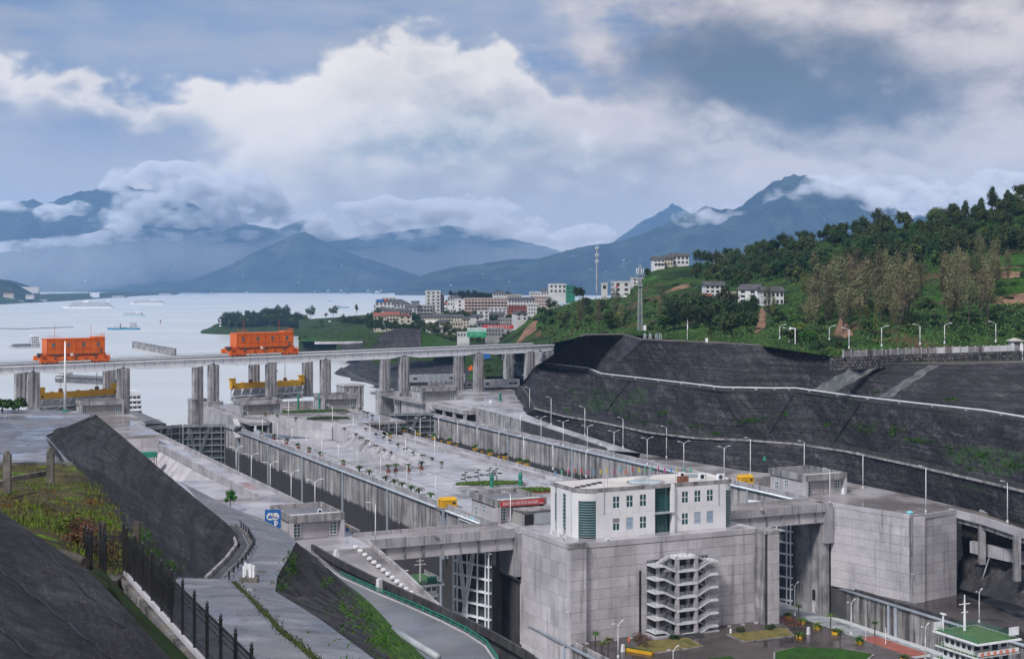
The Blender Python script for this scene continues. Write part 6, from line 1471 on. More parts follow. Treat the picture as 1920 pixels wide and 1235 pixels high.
for i, (u, v, Y) in enumerate(FH[::2]+FH[-4:]):
    o_ = Vector((0, 0, H)); d_ = (P(u, v, 1000)-o_).normalized(); hit, lo, nn, ix, ob, mx = S.ray_cast(dg, o_+d_*2500, d_)
    if not hit or not (ob.name.startswith('mountain') or ob.name.startswith('shore')): continue
    r = thing('farmhouse', 'tiny white farmhouse speck on the far misty mountainside', 'building', lo, RN.uniform(-.4, .4), 'farmhouses on the far mountains'); s_ = RN.uniform(.4, .75)*(lo.y/10000); r.scale = (s_*1.2, s_, s_*.9)
    link('wall', me1, r); link('roof', me2, r)

# ------------------------------------------------------------------ masts and poles
def lattice(label, p, h, w0, w1, n, mt=steel, name='lattice_mast'):
    r = thing(name, label, 'mast', p)
    cs = [(-1, -1), (1, -1), (1, 1), (-1, 1)]
    for a, b in cs: MB().bar((a*w0, b*w0, 0), (a*w1, b*w1, h), .2).obj('leg', mt, r)
    mb = MB()
    for k in range(n):
        f0, f1 = k/n, (k+1)/n; a0, a1 = lerp(w0, w1, f0), lerp(w0, w1, f1)
        for i in range(4):
            c, d = cs[i], cs[(i+1) % 4]; mb.bar((c[0]*a0, c[1]*a0, f0*h), (d[0]*a1, d[1]*a1, f1*h), .1); mb.bar((d[0]*a0, d[1]*a0, f0*h), (c[0]*a1, c[1]*a1, f1*h), .1); mb.bar((c[0]*a0, c[1]*a0, f0*h), (d[0]*a0, d[1]*a0, f0*h), .1)
    mb.obj('bracing', mt, r)
    return r
p = PZ(1200, 619, 43); r = lattice('steel lattice mast on the crest of the dark slope', p, 29, 1.0, .45, 14)
for z in (19.5, 24.5): MB().box(-1.4, -1.4, z, 1.4, 1.4, z+.3).obj('platform', steel, r)
for a in range(6): MB().box(1.5*math.cos(a)-.15, 1.5*math.sin(a)-.15, 25, 1.5*math.cos(a)+.15, 1.5*math.sin(a)+.15, 27.4).obj('antenna', white_clean, r)
MB().tube([(0, 0, 29), (0, 0, 32)], .05, 5).obj('spike', steel, r); MB().box(1.4, -1.6, 0, 2.6, -.8, 2.2).obj('cabinet', white_clean, r)
p = P(1119, 540, 900); r = thing('telecom_mast', 'slim telecom mast on the knoll behind the slope', 'mast', p); MB().tube([(0, 0, -3), (0, 0, 26)], [.6, .35], 8).obj('pole', steel, r)
for z in (16, 20, 24.5): 
    MB().lathe([(.9, z), (.9, z+.25)], 8).obj('platform', steel, r)
    for a in range(5): MB().box(.95*math.cos(a*1.26)-.18, .95*math.sin(a*1.26)-.18, z, .95*math.cos(a*1.26)+.18, .95*math.sin(a*1.26)+.18, z+2).obj('antenna', white_paint, r)
for k, u in enumerate((1209, 1219, 1231, 1238)):
    lattice(f'short steel pylon stub on the slope edge, {nth(k)} from the mast', PZ(u, 636, 41.5), 2.4, .55, .25, 3, steel, 'pylon_stub')['group'] = 'pylon stubs on the slope edge'
p = PZ(1289, 634, 41.6); r = thing('camera_pole', 'thin white camera pole on the slope crest', 'pole', p); MB().tube([(0, 0, -.5), (0, 0, 7.5)], .12, 6).obj('pole', white_clean, r); MB().box(-.2, -.2, 3.4, .2, .2, 5.6).obj('box', white_clean, r)
o = MB().box(-.45, -.45, -.3, .45, .45, 1.5).obj('marker_stone', white_clean, loc=PZ(1325, 641, 41.5)); tag(o, 'small white marker stone on the crest of the slope', 'marker')
o = MB().box(-1.6, -.8, -.2, 1.6, .8, .7).obj('covered_pile', blue_paint, loc=PZ(1429, 641, 41)); tag(o, 'blue sheet covered pile on the slope crest', 'tarpaulin')

# ------------------------------------------------------------------ stone wall with panel fence on the right
def wline(u): return PZ(u, interp(u, [(1575, 670), (1640, 667), (1700, 664), (1800, 661), (1920, 657), (1990, 655)]), 39.6)
r = thing('stone_wall', 'dark rubble stone retaining wall above the dark right slope', 'wall', wline(1760))
o0 = wline(1760)
us = [1560+k*43 for k in range(11)]
MB().wallpath([wline(u)-o0+Vector((0, 1.0, -4.2)) for u in us], 1.4, 4.1).obj('core', stone_dark, r)
r_ = random.Random(3); mb = MB()
A_, B_ = wline(1565)-o0, wline(1985)-o0; n_ = (B_-A_).length; dv = (B_-A_)/n_
sm = [MB().add([(-.5, .2, -.32), (.5, .2, -.32), (.55, .2, .3), (-.45, .2, .36), (-.35, -.22, -.22), (.36, -.25, -.2), (.33, -.2, .2), (-.3, -.24, .22)], [(0, 1, 5, 4), (1, 2, 6, 5), (2, 3, 7, 6), (3, 0, 4, 7), (4, 5, 6, 7)]).mesh('stone', m_) for m_ in (stone_dark, stone)]
for j in range(4):
    for i in range(70):
        f = (i+.5*(j % 2)+r_.uniform(-.2, .2))/70; p = A_.lerp(B_, min(1, f))
        ub = [wline(u)-o0 for u in us]; x = f*(len(us)-1); k = min(int(x), len(us)-2); p = ub[k].lerp(ub[k+1], x-k)
        o = link('stone', sm[0 if r_.random() < .7 else 1], r, p+Vector((0, .2, -3.8+j*1.0+r_.uniform(-.12, .12))), math.atan2(dv.y, dv.x)+r_.uniform(-.1, .1)); o.scale = (r_.uniform(.8, 1.15), 1, r_.uniform(1.1, 1.6))
fn_ = thing('panel_fence', 'stained concrete panel fence on top of the stone wall', 'fence', wline(1760))
us2 = [1582+k*14.6 for k in range(28)]
for a, b in zip(us2, us2[1:]):
    p0, p1 = wline(a)-o0, wline(b)-o0; MB().wallpath([p0.lerp(p1, .06)+Vector((0, .6, 0)), p0.lerp(p1, .94)+Vector((0, .6, 0))], .18, 2.0).obj('panel', white_paint if 1755 < a and RN.random() < .5 else concrete_stained, fn_)
    MB().wallpath([p0.lerp(p1, -.04)+Vector((0, .6, -.2)), p0.lerp(p1, .04)+Vector((0, .6, -.2))], .4, 2.5).obj('post', concrete_pale, fn_)
house('tiny white gable hut behind the panel fence', 1896, 1918, 639, 650, 512, 1, 1, white_clean, 'gable_front', 3, 0, 0, roof_pale)
# ------------------------------------------------------------------ street lamps
LMP = {}
def lampmesh(h, two):
    k = (h, two)
    if k not in LMP:
        pole = MB().tube([(0, 0, -.3), (0, 0, h*.5), (0, 0, h)], [.17, .13, .08], 8).mesh('pole', white_clean, True)
        base_ = MB().lathe([(.32, -.2), (.3, .5), (.16, .6)], 8).mesh('base', white_paint)
        arm = MB().tube([(0, 0, h-.5), (.5, 0, h+.15), (1.1, 0, h+.45), (1.7, 0, h+.55)], .06, 6).mesh('arm', white_clean, True)
        head = MB().add([(1.5, -.16, h+.5), (2.6, -.12, h+.62), (2.6, .12, h+.62), (1.5, .16, h+.5), (1.6, -.1, h+.68), (2.5, -.08, h+.74), (2.5, .08, h+.74), (1.6, .1, h+.68)], [(0, 3, 2, 1), (4, 5, 6, 7), (0, 1, 5, 4), (1, 2, 6, 5), (2, 3, 7, 6), (3, 0, 4, 7)]).mesh('lamp_head', white_clean)
        LMP[k] = (pole, base_, arm, head)
    return LMP[k]
def lamp(label, p, h=8.5, two=False, rz=0, group=None):
    pole, ba, arm, head = lampmesh(h, two); r = thing('street_lamp', label, 'lamp', p, rz, group)
    link('pole', pole, r); link('base', ba, r)
    for a in ((0, math.pi) if two else (math.pi,)): link('arm', arm, r, None, a); link('lamp_head', head, r, None, a)
    return r
def lamprow(pts, z, fmt, grp, h=8.5, two=False, rz=ROT, org=(0, 0), sc=1.0):
    for i, q in enumerate(pts):
        u, v = org[0]+q[0]/sc, org[1]+q[1]/sc; zz = z(u) if callable(z) else (q[2] if len(q) > 2 else z)
        lamp(fmt.format(nth(i)), PZ(u, v, zz), h, two, rz, grp)
Z8 = dict(org=(400, 700), sc=3.858)
lamprow([(165, 712), (275, 770), (412, 838), (563, 914), (735, 985)], 0, 'white twin lamp on the left bank of the left lock, {} from the upstream gate', 'lamps on the left bank of the left lock', 8.0, True, **Z8)
lamprow([(250, 400), (355, 450), (463, 492), (570, 532), (673, 572), (785, 612), (905, 660), (1040, 706), (1210, 770), (1400, 836), (1607, 920)], 0, 'white lamp along the left edge of the pier, {} from the upstream end', 'lamps along the left pier edge', 7.4, False, **Z8)
lamprow([(545, 340, 6), (862, 378, 6), (1012, 450, 4.5), (1133, 515, 3), (1257, 585, 1.6), (1390, 625, .4)], 0, 'white lamp beside the pier ramp, {} from the upper deck', 'lamps along the pier ramp', 8.0, False, **Z8)
lamprow([(1087, 385), (1202, 458), (1325, 515), (1460, 580), (1602, 637)], 0, 'white lamp on the deck right of the ramp, {} from upstream', 'lamps right of the ramp', 9.0, False, **Z8)
Z9 = dict(org=(640, 780), sc=3.858)
lamprow([(570, 165), (703, 152), (840, 192), (982, 225), (1140, 275), (1318, 318), (1530, 382), (1770, 437)], 0, 'white twin lamp behind the potted bushes, {} from upstream', 'lamps behind the potted bushes', 8.2, True, **Z9)
Z7 = dict(org=(960, 620), sc=3.858)
lamprow([(60, 760), (210, 790), (370, 825), (545, 865), (738, 908), (978, 968), (1243, 1000), (1535, 1042)], 0, 'white twin lamp on top of the right lock wall, {} from upstream', 'lamps on the right lock wall', 9.0, True, **Z7)
def zr_(u): return interp(u, [(985, 5.4), (1040, 4.4), (1095, 2.6), (1201, .1)])
lamprow([(105, 480), (128, 590), (283, 675), (527, 752), (803, 842), (1118, 915), (1725, 950)], zr_, 'tall white lamp along the road at the foot of the dark slope, {} from upstream', 'lamps along the right road', 11.0, False, **Z7)
lamp('tall white lamp on the dark slope behind the first road lamp', PZ(1032, 738, 8.5), 9, False, ROT)
lamp('tall white lamp on the left bank at the end of the road bridge', PZ(704, 1017, 0), 9.5, False, ROT)
lamp('tall white lamp at the pier end of the left road bridge', PZ(957, 992, 0), 9.3, False, ROT)
lamp('tall white lamp at the right end of the right road bridge', PZ(1556, 944, 0), 9.8, False, ROT)
lamp('tall white lamp on the right deck behind the square block', PZ(1618, 915, 0), 10.5, False, ROT)
lamp('tall white lamp on the right deck near the elevated road', PZ(1736, 960, 0), 12.5, False, ROT)
lamp('tall white lamp on the elevated road at the right edge', PZ(1889, 978, 0), 10.5, False, ROT)
lamp('tall white lamp by the dark slope behind the right gatehouse', PZ(1508, 905, 0), 13, False, ROT); lamp('tall white lamp left of the right gatehouse roof', PZ(1407, 890, 0), 12, False, ROT)
for k, (u, v, z, lab) in enumerate(((1490, 1152, -23, 'twin lamp on the plaza beside the tall pillar'), (1600, 1097, -23, 'twin lamp on the lower right wall nearest the bridge'), (1596, 1188, -23, 'twin lamp behind the plaza palms'), (1716, 1130, -23, 'twin lamp at the corner of the square block'), (1836, 1166, -23, 'twin lamp behind the green roofed ship'), (1159, 1232, -23, 'twin lamp on the plaza in front of the stair tower'), (990, 1160, -23, 'twin lamp on the lower wall left of the central block'), (1074, 1207, -23, 'twin lamp at the corner pilaster of the central block'), (1735, 1238, -23, 'twin lamp left of the green roofed ship'), (1262, 1285, -23, 'twin lamp at the bottom edge of the plaza lawn'))):
    lamp('white '+lab, PZ(u, v, z), 7.6, True, ROT+.5)
for k, (u, v, rz) in enumerate(((1592, 652, 3.1), (1653, 648, 0), (1725, 645, 3.1), (1771, 643, 0), (1867, 640, 3.1), (1555, 636, 0), (1462, 634, 0), (1480, 640, 3.1))):
    Y = 486 if u > 1580 else 530; lamp(f'white lamp along the hill road above the stone wall, {nth(k)} counted for its place', P(u, v, Y), 6.2 if u > 1580 else 4.5, False, rz+math.pi, None)
LBL = ['at the left end of the panel fence', 'second along the panel fence', 'third along the panel fence', 'fourth along the panel fence', 'near the white hut', 'half hidden in the bushes left of the fence', 'leaning left among the crest bushes', 'beside the white camera gantry']
for o in [o for o in C.objects if str(o.get('label', '')).startswith('white lamp along the hill road')]: o['label'] = 'white hill road lamp '+LBL.pop(0)
p = P(1491, 640, 520); r = thing('camera_gantry', 'white camera pole with a short arm on the slope crest', 'pole', p); MB().tube([(0, 0, -1), (0, 0, 5)], .2, 8).obj('pole', white_clean, r); MB().box(-2.0, -.15, 4.6, .2, .15, 5).obj('arm', white_clean, r); MB().box(-2.2, -.2, 4.4, -1.5, .2, 5.2).obj('camera', white_clean, r)
p = PZ(122, 771, 42); r = thing('terrace_mast', 'tall white flagpole like mast on the wet terrace', 'mast', p); MB().tube([(0, 0, 0), (0, 0, 6), (0, 0, 12)], [.26, .2, .1], 8).obj('pole', white_clean, r, True); MB().box(-.4, -.4, -.1, .4, .4, .3).obj('base', green_paint, r)

# ------------------------------------------------------------------ pots, palms and hedges
POT = MB().lathe([(.55, 0), (.75, .7), (.8, .75), (.65, .72)], 10).mesh('pot', terracotta); POTY = MB().lathe([(.7, 0), (.95, .6), (1.0, .7), (.8, .66)], 10).mesh('pot', yellow)
CY = crown_mesh('x', leaf_bright, 1, 1, 1, .1, 1)
def cycad_mesh(n, ln, seed, mt=leaf_mid):
    r_ = random.Random(seed); mb = MB()
    for k in range(n):
        a = 2*math.pi*k/n+r_.uniform(-.2, .2); el = r_.uniform(.15, 1.1); pts = []
        for i in range(5):
            f = i/4; rr = ln*f*math.cos(el*(1-.8*f)); z = ln*(.75*math.sin(el)*f*1.3-.55*f*f); pts.append(Vector((math.cos(a)*rr, math.sin(a)*rr, z)))
        sd = Vector((-math.sin(a), math.cos(a), 0))
        for i in range(4):
            w0, w1 = .22*ln*math.sin(math.pi*(i/4*.85+.12)), .22*ln*math.sin(math.pi*((i+1)/4*.85+.12)); q = len(mb.v)
            mb.v += [tuple(pts[i]-sd*w0), tuple(pts[i]+sd*w0), tuple(pts[i+1]+sd*w1), tuple(pts[i+1]-sd*w1)]; mb.f.append((q, q+1, q+2, q+3))
    return mb.mesh('fronds', mt)
CYM = [cycad_mesh(20, 1.5, k) for k in range(3)]; STM = MB().lathe([(.28, 0), (.22, .6), (.26, 1.2), (.2, 1.5)], 8).mesh('stem', bark)
def cycad(p, lab, grp, s=1.0, pot=None):
    r = thing('cycad', lab, 'palm', p, RN.uniform(0, 6), grp); r.scale = (s, s, s); z0 = .6 if pot else 0
    if pot: link('pot', pot, r)
    link('stem', STM, r, (0, 0, z0)); link('fronds', RN.choice(CYM), r, (0, 0, z0+1.4)); return r
def potted(p, key, lab, grp, pot=POT, s=1.0):
    cm, tm, zb = RN.choice(KIND[key]); r = thing('potted_bush', lab, 'plant', p, RN.uniform(0, 6), grp); r.scale = (s, s, s)
    link('pot', pot, r); link('foliage', cm, r, (0, 0, .55)); return r
def z8(x, y, z=0): return PZ(400+x/3.858, 700+y/3.858, z)
def z9(x, y, z=0): return PZ(640+x/3.858, 780+y/3.858, z)
for i, (x, y) in enumerate(((278, 412), (350, 440), (437, 474), (528, 508), (615, 542), (692, 570), (780, 604), (940, 665))): potted(z8(x, y), 'shrub', f'bright green bush on the left pier strip, {nth(i)} from the stairs', 'bushes on the left pier strip', POT, 1.1)
for i, (x, y) in enumerate(((280, 70), (345, 160), (447, 115), (562, 138), (672, 168), (783, 200), (970, 250), (1077, 282), (1185, 310), (1290, 348), (1340, 360))): potted(z9(x, y), 'shrub', f'round green bush in a yellow pot by the long garden wall, {nth(i)} from upstream', 'round bushes in yellow pots', POTY, 1.25)
for i, (x, y) in enumerate(((500, 130), (620, 160), (725, 185), (835, 215), (1020, 262), (1140, 296))): potted(z9(x, y), 'dryshrub', f'small autumn coloured potted bush between the round bushes, {nth(i)} from upstream', 'small potted bushes by the garden wall', POTY, .7)
for i, (x, y) in enumerate(((1057, 712), (1127, 742), (1247, 788), (1310, 815), (1365, 832), (1430, 860), (1487, 880), (1573, 914))): cycad(z8(x, y), f'cycad palm in the row on the wet pier deck, {nth(i)} from upstream', 'cycads on the pier deck', 1.15)
for i, (x, y) in enumerate(((1265, 715), (1320, 708), (1412, 708), (1505, 692))): cycad(z8(x, y), f'potted cycad at the foot of the ramp wall, {nth(i)} from the left', 'potted cycads at the ramp foot', 1.1, POT)
for i, (x, y, z) in enumerate(((950, 415, 5.5), (1030, 455, 4.5), (1072, 482, 4), (1115, 505, 3.4), (1175, 540, 2.7), (1237, 570, 2), (1290, 588, 1.2), (1103, 415, 5), (1180, 455, 4.4), (1228, 478, 3.8), (1280, 500, 3.2), (1337, 530, 2.6), (1390, 562, 2), (1447, 590, 1.4), (1513, 612, .9), (1577, 630, .4), (1650, 660, 0))): potted(z8(x, y, z), 'bushd', f'dark potted shrub edging the pier ramp, {nth(i)} in the row', 'potted shrubs edging the ramp', POT, .42)
for i, (x, y) in enumerate(((955, 240), (985, 250), (1012, 262), (1060, 275), (1085, 290), (1115, 300), (1150, 320))): potted(z8(x, y, 6), 'bushd', f'dark potted shrub at the edge of the upper deck, {nth(i)} from the left', 'potted shrubs on the upper deck edge', POT, .45)
for i, (x, y) in enumerate(((255, 272), (378, 310), (465, 325), (520, 290), (600, 345))): potted(z8(x, y, 6), 'shrub', f'green bush scattered on the upper deck, {nth(i)} from the left', 'bushes on the upper deck', POT, .9)
def hedge(label, p, lx, ly, h, mt, n, rz=0, edge=None, seed=1):
    r = thing('hedge_bed', label, 'hedge', p, rz); r_ = random.Random(seed); mb = MB()
    for _ in range(n):
        a = r_.uniform(0, 6.28); q = r_.random()**.5; x, y = math.cos(a)*q*lx, math.sin(a)*q*ly; z = h*(r_.random()**.4)*(1-.25*q)
        d = Vector((r_.gauss(0, 1), r_.gauss(0, 1)-.5, abs(r_.gauss(0, 1)))).normalized(); aa = d.orthogonal().normalized(); bb = d.cross(aa); s = .22; k = len(mb.v)
        mb.v += [(x-aa.x*s, y-aa.y*s, z-aa.z*s), (x-bb.x*s, y-bb.y*s, z-bb.z*s), (x+aa.x*s, y+aa.y*s, z+aa.z*s), (x+bb.x*s, y+bb.y*s, z+bb.z*s)]; mb.f.append((k, k+1, k+2, k+3))
    mb.obj('foliage', mt, r)
    MB().lathe([(1.0, 0), (1.03, .35), (.97, .36)], 20).obj('edging', edge or concrete, r).scale = (lx*1.05, ly*1.05, 1)
    return r
hedge('clipped green hedge bed on the upper deck, larger one', z8(740, 285, 6), 15, 3.6, 1.5, leaf_mid, 2600, ROT-.1)
hedge('clipped green hedge bed on the upper deck, front one', z8(830, 335, 6), 9, 3.0, 1.4, leaf_mid, 1800, ROT-.2)
hedge('oval hedge bed behind the banner gatehouse', z9(1075, 500), 11, 3.2, 1.4, leaf_bright, 2400, ROT-.25)
hedge('oval hedge bed with red soil beside the control building', z9(1390, 548), 7.5, 3.0, 1.4, leaf_bright, 1800, ROT-.25, terracotta)
for i, (x, y) in enumerate(((897, 500), (990, 482), (1075, 468), (1120, 470))):
    r = thing('bonsai_pine', f'layered bonsai pine behind the oval hedge, {nth(i)} from the left', 'tree', z9(x, y), 0, 'bonsai pines on the pier')
    MB().tube([(0, 0, 0), (.3, 0, 1.2), (-.2, 0, 2.4), (.1, 0, 3.6)], [.2, .16, .12, .06], 6).obj('trunk', bark, r)
    for k, (xx, zz, rr) in enumerate(((-.9, 1.6, 1.0), (.9, 2.2, 1.1), (-.6, 3.0, .9), (.2, 3.7, .8))): o = link('foliage_pad', KIND['bushd'][k % 3][0], r, (xx, 0, zz)); o.scale = (.45*rr, .45*rr, .25)
for i, (x, y, z) in enumerate(((614, 262, 6), (767, 255, 6))):
    r = thing('green_post', ['dark green ornamental post on the upper deck, left one', 'dark green ornamental post on the upper deck, right one'][i], 'post', z8(x, y, z)); MB().lathe([(.55, 0), (.45, .4), (.5, 3.5), (.42, 7), (.2, 7.3)], 10).obj('shaft', green_paint, r)
for i, p in enumerate((z9(1088, 520), z9(1295, 510), PZ(1434, 880, 0), PZ(938, 753, 5.6))):
    r = thing('green_post', ['green carved post in front of the oval hedge', 'green carved post between the two hedge beds', 'green carved post behind the right gatehouse', 'green fountain post on the right upstream deck'][i], 'post', p); MB().lathe([(.8, 0), (.6, .5), (.7, 1.5), (.5, 2.4), (.75, 3.2), (.5, 4.2), (.3, 4.6)], 10).obj('shaft', green_paint, r); MB().lathe([(1.2, 0), (1.2, .3)], 10).obj('base', concrete, r)
for i, (p, w_) in enumerate(((z9(870, 515), 5), (z9(1300, 480), 4), (z9(1420, 505), 3), (z8(495, 272, 6), 6))):
    o = MB().box(-w_/2, -1.5, 0, w_/2, 1.5, .45).obj('stone_slab', concrete_pale, loc=p, rz=ROT); tag(o, ['flat stone slab left of the bonsai pines', 'flat stone slab between the hedge beds', 'flat stone slab by the control building', 'flat stone slab on the upper deck'][i], 'slab')
# flags on a line
FC = [(.05, .25, .5), (.03, .35, .12), (.6, .08, .22), (.6, .12, .05), (.65, .08, .03), (.5, .1, .3), (.1, .3, .5), (.65, .5, .02), (.6, .45, .02), (.55, .1, .3), (.1, .4, .5), (.7, .13, .02), (.5, .1, .05), (.6, .5, .02), (.02, .4, .15), (.02, .35, .2), (.6, .08, .2), (.6, .1, .3), (.1, .3, .55), (.5, .4, .02), (.02, .4, .2), (.02, .45, .15)]
FN = ['blue', 'green', 'pink', 'orange', 'red', 'magenta', 'light blue', 'yellow', 'golden', 'rose', 'cyan', 'big orange', 'rust', 'amber', 'grass green', 'sea green', 'crimson', 'bright pink', 'sky blue', 'mustard', 'emerald', 'vivid green']
for i, c in enumerate(FC):
    f = i/21; u = lerp(1040, 1293, f); v = lerp(893, 884, f); p = PZ(u, v+6, 0)
    r = thing('flag', f'small {FN[i]} flag on a thin pole, {nth(i)} from the left behind the control building', 'flag', p, RN.uniform(-.4, .4), 'flags behind the control building')
    hf = RN.uniform(2.6, 3.8); MB().tube([(0, 0, 0), (0, 0, hf)], .04, 5).obj('pole', white_clean, r)
    MB().sheet(lambda a, b: (.05+a*.5, .12*math.sin(a*5+i), hf-1.5*b-.5*a), 4, 3).obj('cloth', plain(f'flag{i}', c, .7), r)

# ------------------------------------------------------------------ plaza below the stair tower
def bed(label, pts, mt, h=.35):
    c = sum((Vector(p) for p in pts), Vector())/len(pts); r = thing('lawn_bed', label, 'lawn', (c.x, c.y, -23))
    MB().prism([(p.x-c.x, p.y-c.y) for p in pts], 0, h-.1).obj('kerb', concrete_stained, r); q = [(p.x-c.x)*.985 for p in pts]
    MB().prism([((p.x-c.x)*.96, (p.y-c.y)*.96) for p in pts], .0, h).obj('turf', mt, r); return r
def Zp(u, v): return PZ(u, v, -23)
bed('dry yellow lawn bed left of the stair tower', [Zp(1190, 1215), Zp(1215, 1203), Zp(1290, 1196), Zp(1319, 1212), Zp(1218, 1226)], lawn_dry)
bed('dry yellow lawn bed right of the stair tower', [Zp(1362, 1190), Zp(1475, 1178), Zp(1490, 1192), Zp(1395, 1204)], lawn_dry)
bed('bright green lawn bed at the bottom right of the plaza', [Zp(1450, 1224), Zp(1490, 1214), Zp(1575, 1217), Zp(1640, 1228), Zp(1600, 1260), Zp(1450, 1240)], lawn_green)
bed('small green lawn bed at the bottom edge of the plaza', [Zp(1325, 1236), Zp(1370, 1231), Zp(1400, 1250), Zp(1330, 1262)], lawn_green)
for i, (u, v, key, lab) in enumerate(((1265, 1198, 'bushd', 'dark round bush in the left dry lawn bed'), (1389, 1186, 'bushd', 'dark clipped bush at the corner of the right dry bed'), (1443, 1180, 'bushd', 'dark low bush on the right dry lawn bed'))): 
    r = plant(key, Zp(u, v), .75, lab, 'bush', None, 'bush')
for i, (u, v, key, s, lab) in enumerate(((1205, 1214, 'dryshrub', 1.7, 'brown autumn shrub in the yellow planter left of the stairs'), (1490, 1180, 'dryshrub', 1.6, 'brown green shrub at the right corner of the dry bed'), (1475, 1172, 'dryshrub', 1.1, 'smaller brown shrub behind the corner shrub'))): plant(key, Zp(u, v), s, lab, 'bush', None, 'bush')
for i, (u, v) in enumerate(((1478, 1158), (1505, 1168), (1533, 1178), (1567, 1188), (1500, 1195), (1612, 1205), (1696, 1238))):
    r = thing('planter_box', ['yellow planter box with palm shrub nearest the tall pillar', 'second yellow planter box from the tall pillar', 'third yellow planter box from the tall pillar', 'fourth yellow planter box from the tall pillar', 'yellow planter box beside the dry lawn bed', 'yellow planter box left of the red roof', 'yellow planter box by the ship'][i], 'planter', Zp(u, v), ROT+.6)
    MB().box(-.9, -.7, 0, .9, .7, .75).obj('box', yellow, r); MB().box(-.75, -.55, .75, .75, .55, .8).obj('soil', soil, r)
    o = link('fronds', CYM[i % 3], r, (0, 0, .9)); o.scale = (1.1, 1.1, 1.1)
for i, (u, v, h) in enumerate(((1497, 1160, 3.4), (1557, 1180, 3.6), (1640, 1192, 3.2), (1810, 1238, 3.4), (1116, 1212, 3.2), (1140, 1224, 3.2), (1575, 1200, 2.2), (1128, 1216, 1.4))):
    r = thing('fan_palm', ['slim fan palm by the pillar', 'slim fan palm behind the planter boxes', 'slim fan palm beside the red roof', 'fan palm by the ship', 'slim fan palm left of the central block', 'slim fan palm nearest the lower left wall', 'short fan palm by the terracotta pot', 'low bushy palm beside the left fan palm'][i], 'palm', Zp(u, v))
    MB().tube([(0, 0, 0), (.1, 0, h)], [.16, .12], 6).obj('stem', bark, r); link('fronds', CYM[i % 3], r, (.1, 0, h)).scale = (.8, .8, .9)
r = thing('planter_box', 'long yellow planter in front of the brown shrub', 'planter', Zp(1196, 1222), -.6); MB().box(-4, -.6, 0, 4, .6, .7).obj('box', yellow, r); MB().box(-3.8, -.45, .7, 3.8, .45, .85).obj('soil', leaf_mid, r)
for i, (u, v) in enumerate(((1168, 1221), (1516, 1188))):
    o = MB().lathe([(.55, 0), (.38, 1.7), (.25, 1.75)], 4).obj('marker_post', white_paint, loc=Zp(u, v)); tag(o, ['white tapered marker post by the left plaza lamp', 'white tapered marker post right of the dry lawn'][i], 'post')
o = MB().lathe([(.35, 0), (.3, .1), (.06, .95)], 8).obj('traffic_cone', orange, loc=Zp(1179, 1200)); tag(o, 'orange traffic cone on the plaza left of the stairs', 'cone')
o = MB().lathe([(.3, 0), (.26, .8), (.3, .9), (.1, 1.05)], 8).obj('litter_bin', white_clean, loc=Zp(1370, 1186)); tag(o, 'small white bin between the two dry lawn beds', 'bin')
r = thing('plaza_fence', 'thin grey railing along the left foot of the central block', 'fence', Zp(1150, 1180), ROT); railing(r, [(-7, 0, 0), (9, 0, 0)], steel, 1.1, 3)
for i in range(14):
    f = i/13; 
    if .28 < f < .52: continue
    p = L(-2.2, lerp(3, 56, f), -23); o = MB().box(-.45, -.25, 0, .45, .25, .4).obj('kerb_block', concrete_pale, loc=p, rz=ROT); tag(o, f'small concrete block at the foot of the central block, {nth(i)} place from the left', 'block', 'blocks at the foot of the central block')
# two people by the wall
def person(label, p, rz, top, legs, s=1.0):
    r = thing('person', label, 'person', p, rz)
    v = [(0, 0, .95), (0, .02, 1.2), (0, .02, 1.42), (0, 0, 1.52), (0, -.02, 1.62), (0, -.02, 1.74), (.19, .01, 1.40), (.26, .02, 1.15), (.24, -.12, .92), (-.19, .01, 1.40), (-.26, .02, 1.15), (-.24, -.12, .92), (.10, 0, .88), (.11, -.02, .5), (.11, .02, .08), (.11, -.14, .04), (-.10, 0, .88), (-.12, -.04, .5), (-.12, .02, .08), (-.12, -.14, .04)]
    e = [(0, 1), (1, 2), (2, 3), (3, 4), (4, 5), (2, 6), (6, 7), (7, 8), (2, 9), (9, 10), (10, 11), (0, 12), (12, 13), (13, 14), (14, 15), (0, 16), (16, 17), (17, 18), (18, 19)]
    rad_ = [.16, .15, .16, .06, .10, .085, .075, .055, .045, .075, .055, .045, .09, .065, .045, .04, .09, .065, .045, .04]
    me = bpy.data.meshes.new('body'); me.from_pydata(v, e, []); me.materials.append(top); o = link('body', me, r); m_ = o.modifiers.new('skin', 'SKIN'); o.modifiers.new('sub', 'SUBSURF').levels = 1
    for i, sv in enumerate(me.skin_vertices[0].data): sv.radius = (rad_[i], rad_[i]); sv.use_root = i == 0
    MB().lathe([(.02, 1.56), (.085, 1.6), (.10, 1.68), (.085, 1.76), (.02, 1.79)], 10, (0, -.02, 0)).obj('head', skin_m, r, True); MB().lathe([(.105, 1.68), (.10, 1.76), (.03, 1.815)], 10, (0, .0, 0)).obj('hair', tex_black, r, True)
person('person in dark blue standing at the foot of the block, left one', Zp(1382, 1158), 2.8, cloth_navy, tex_black); person('person in dark clothing standing at the foot of the block, right one', Zp(1388, 1157), 3.6, tex_black, tex_black)

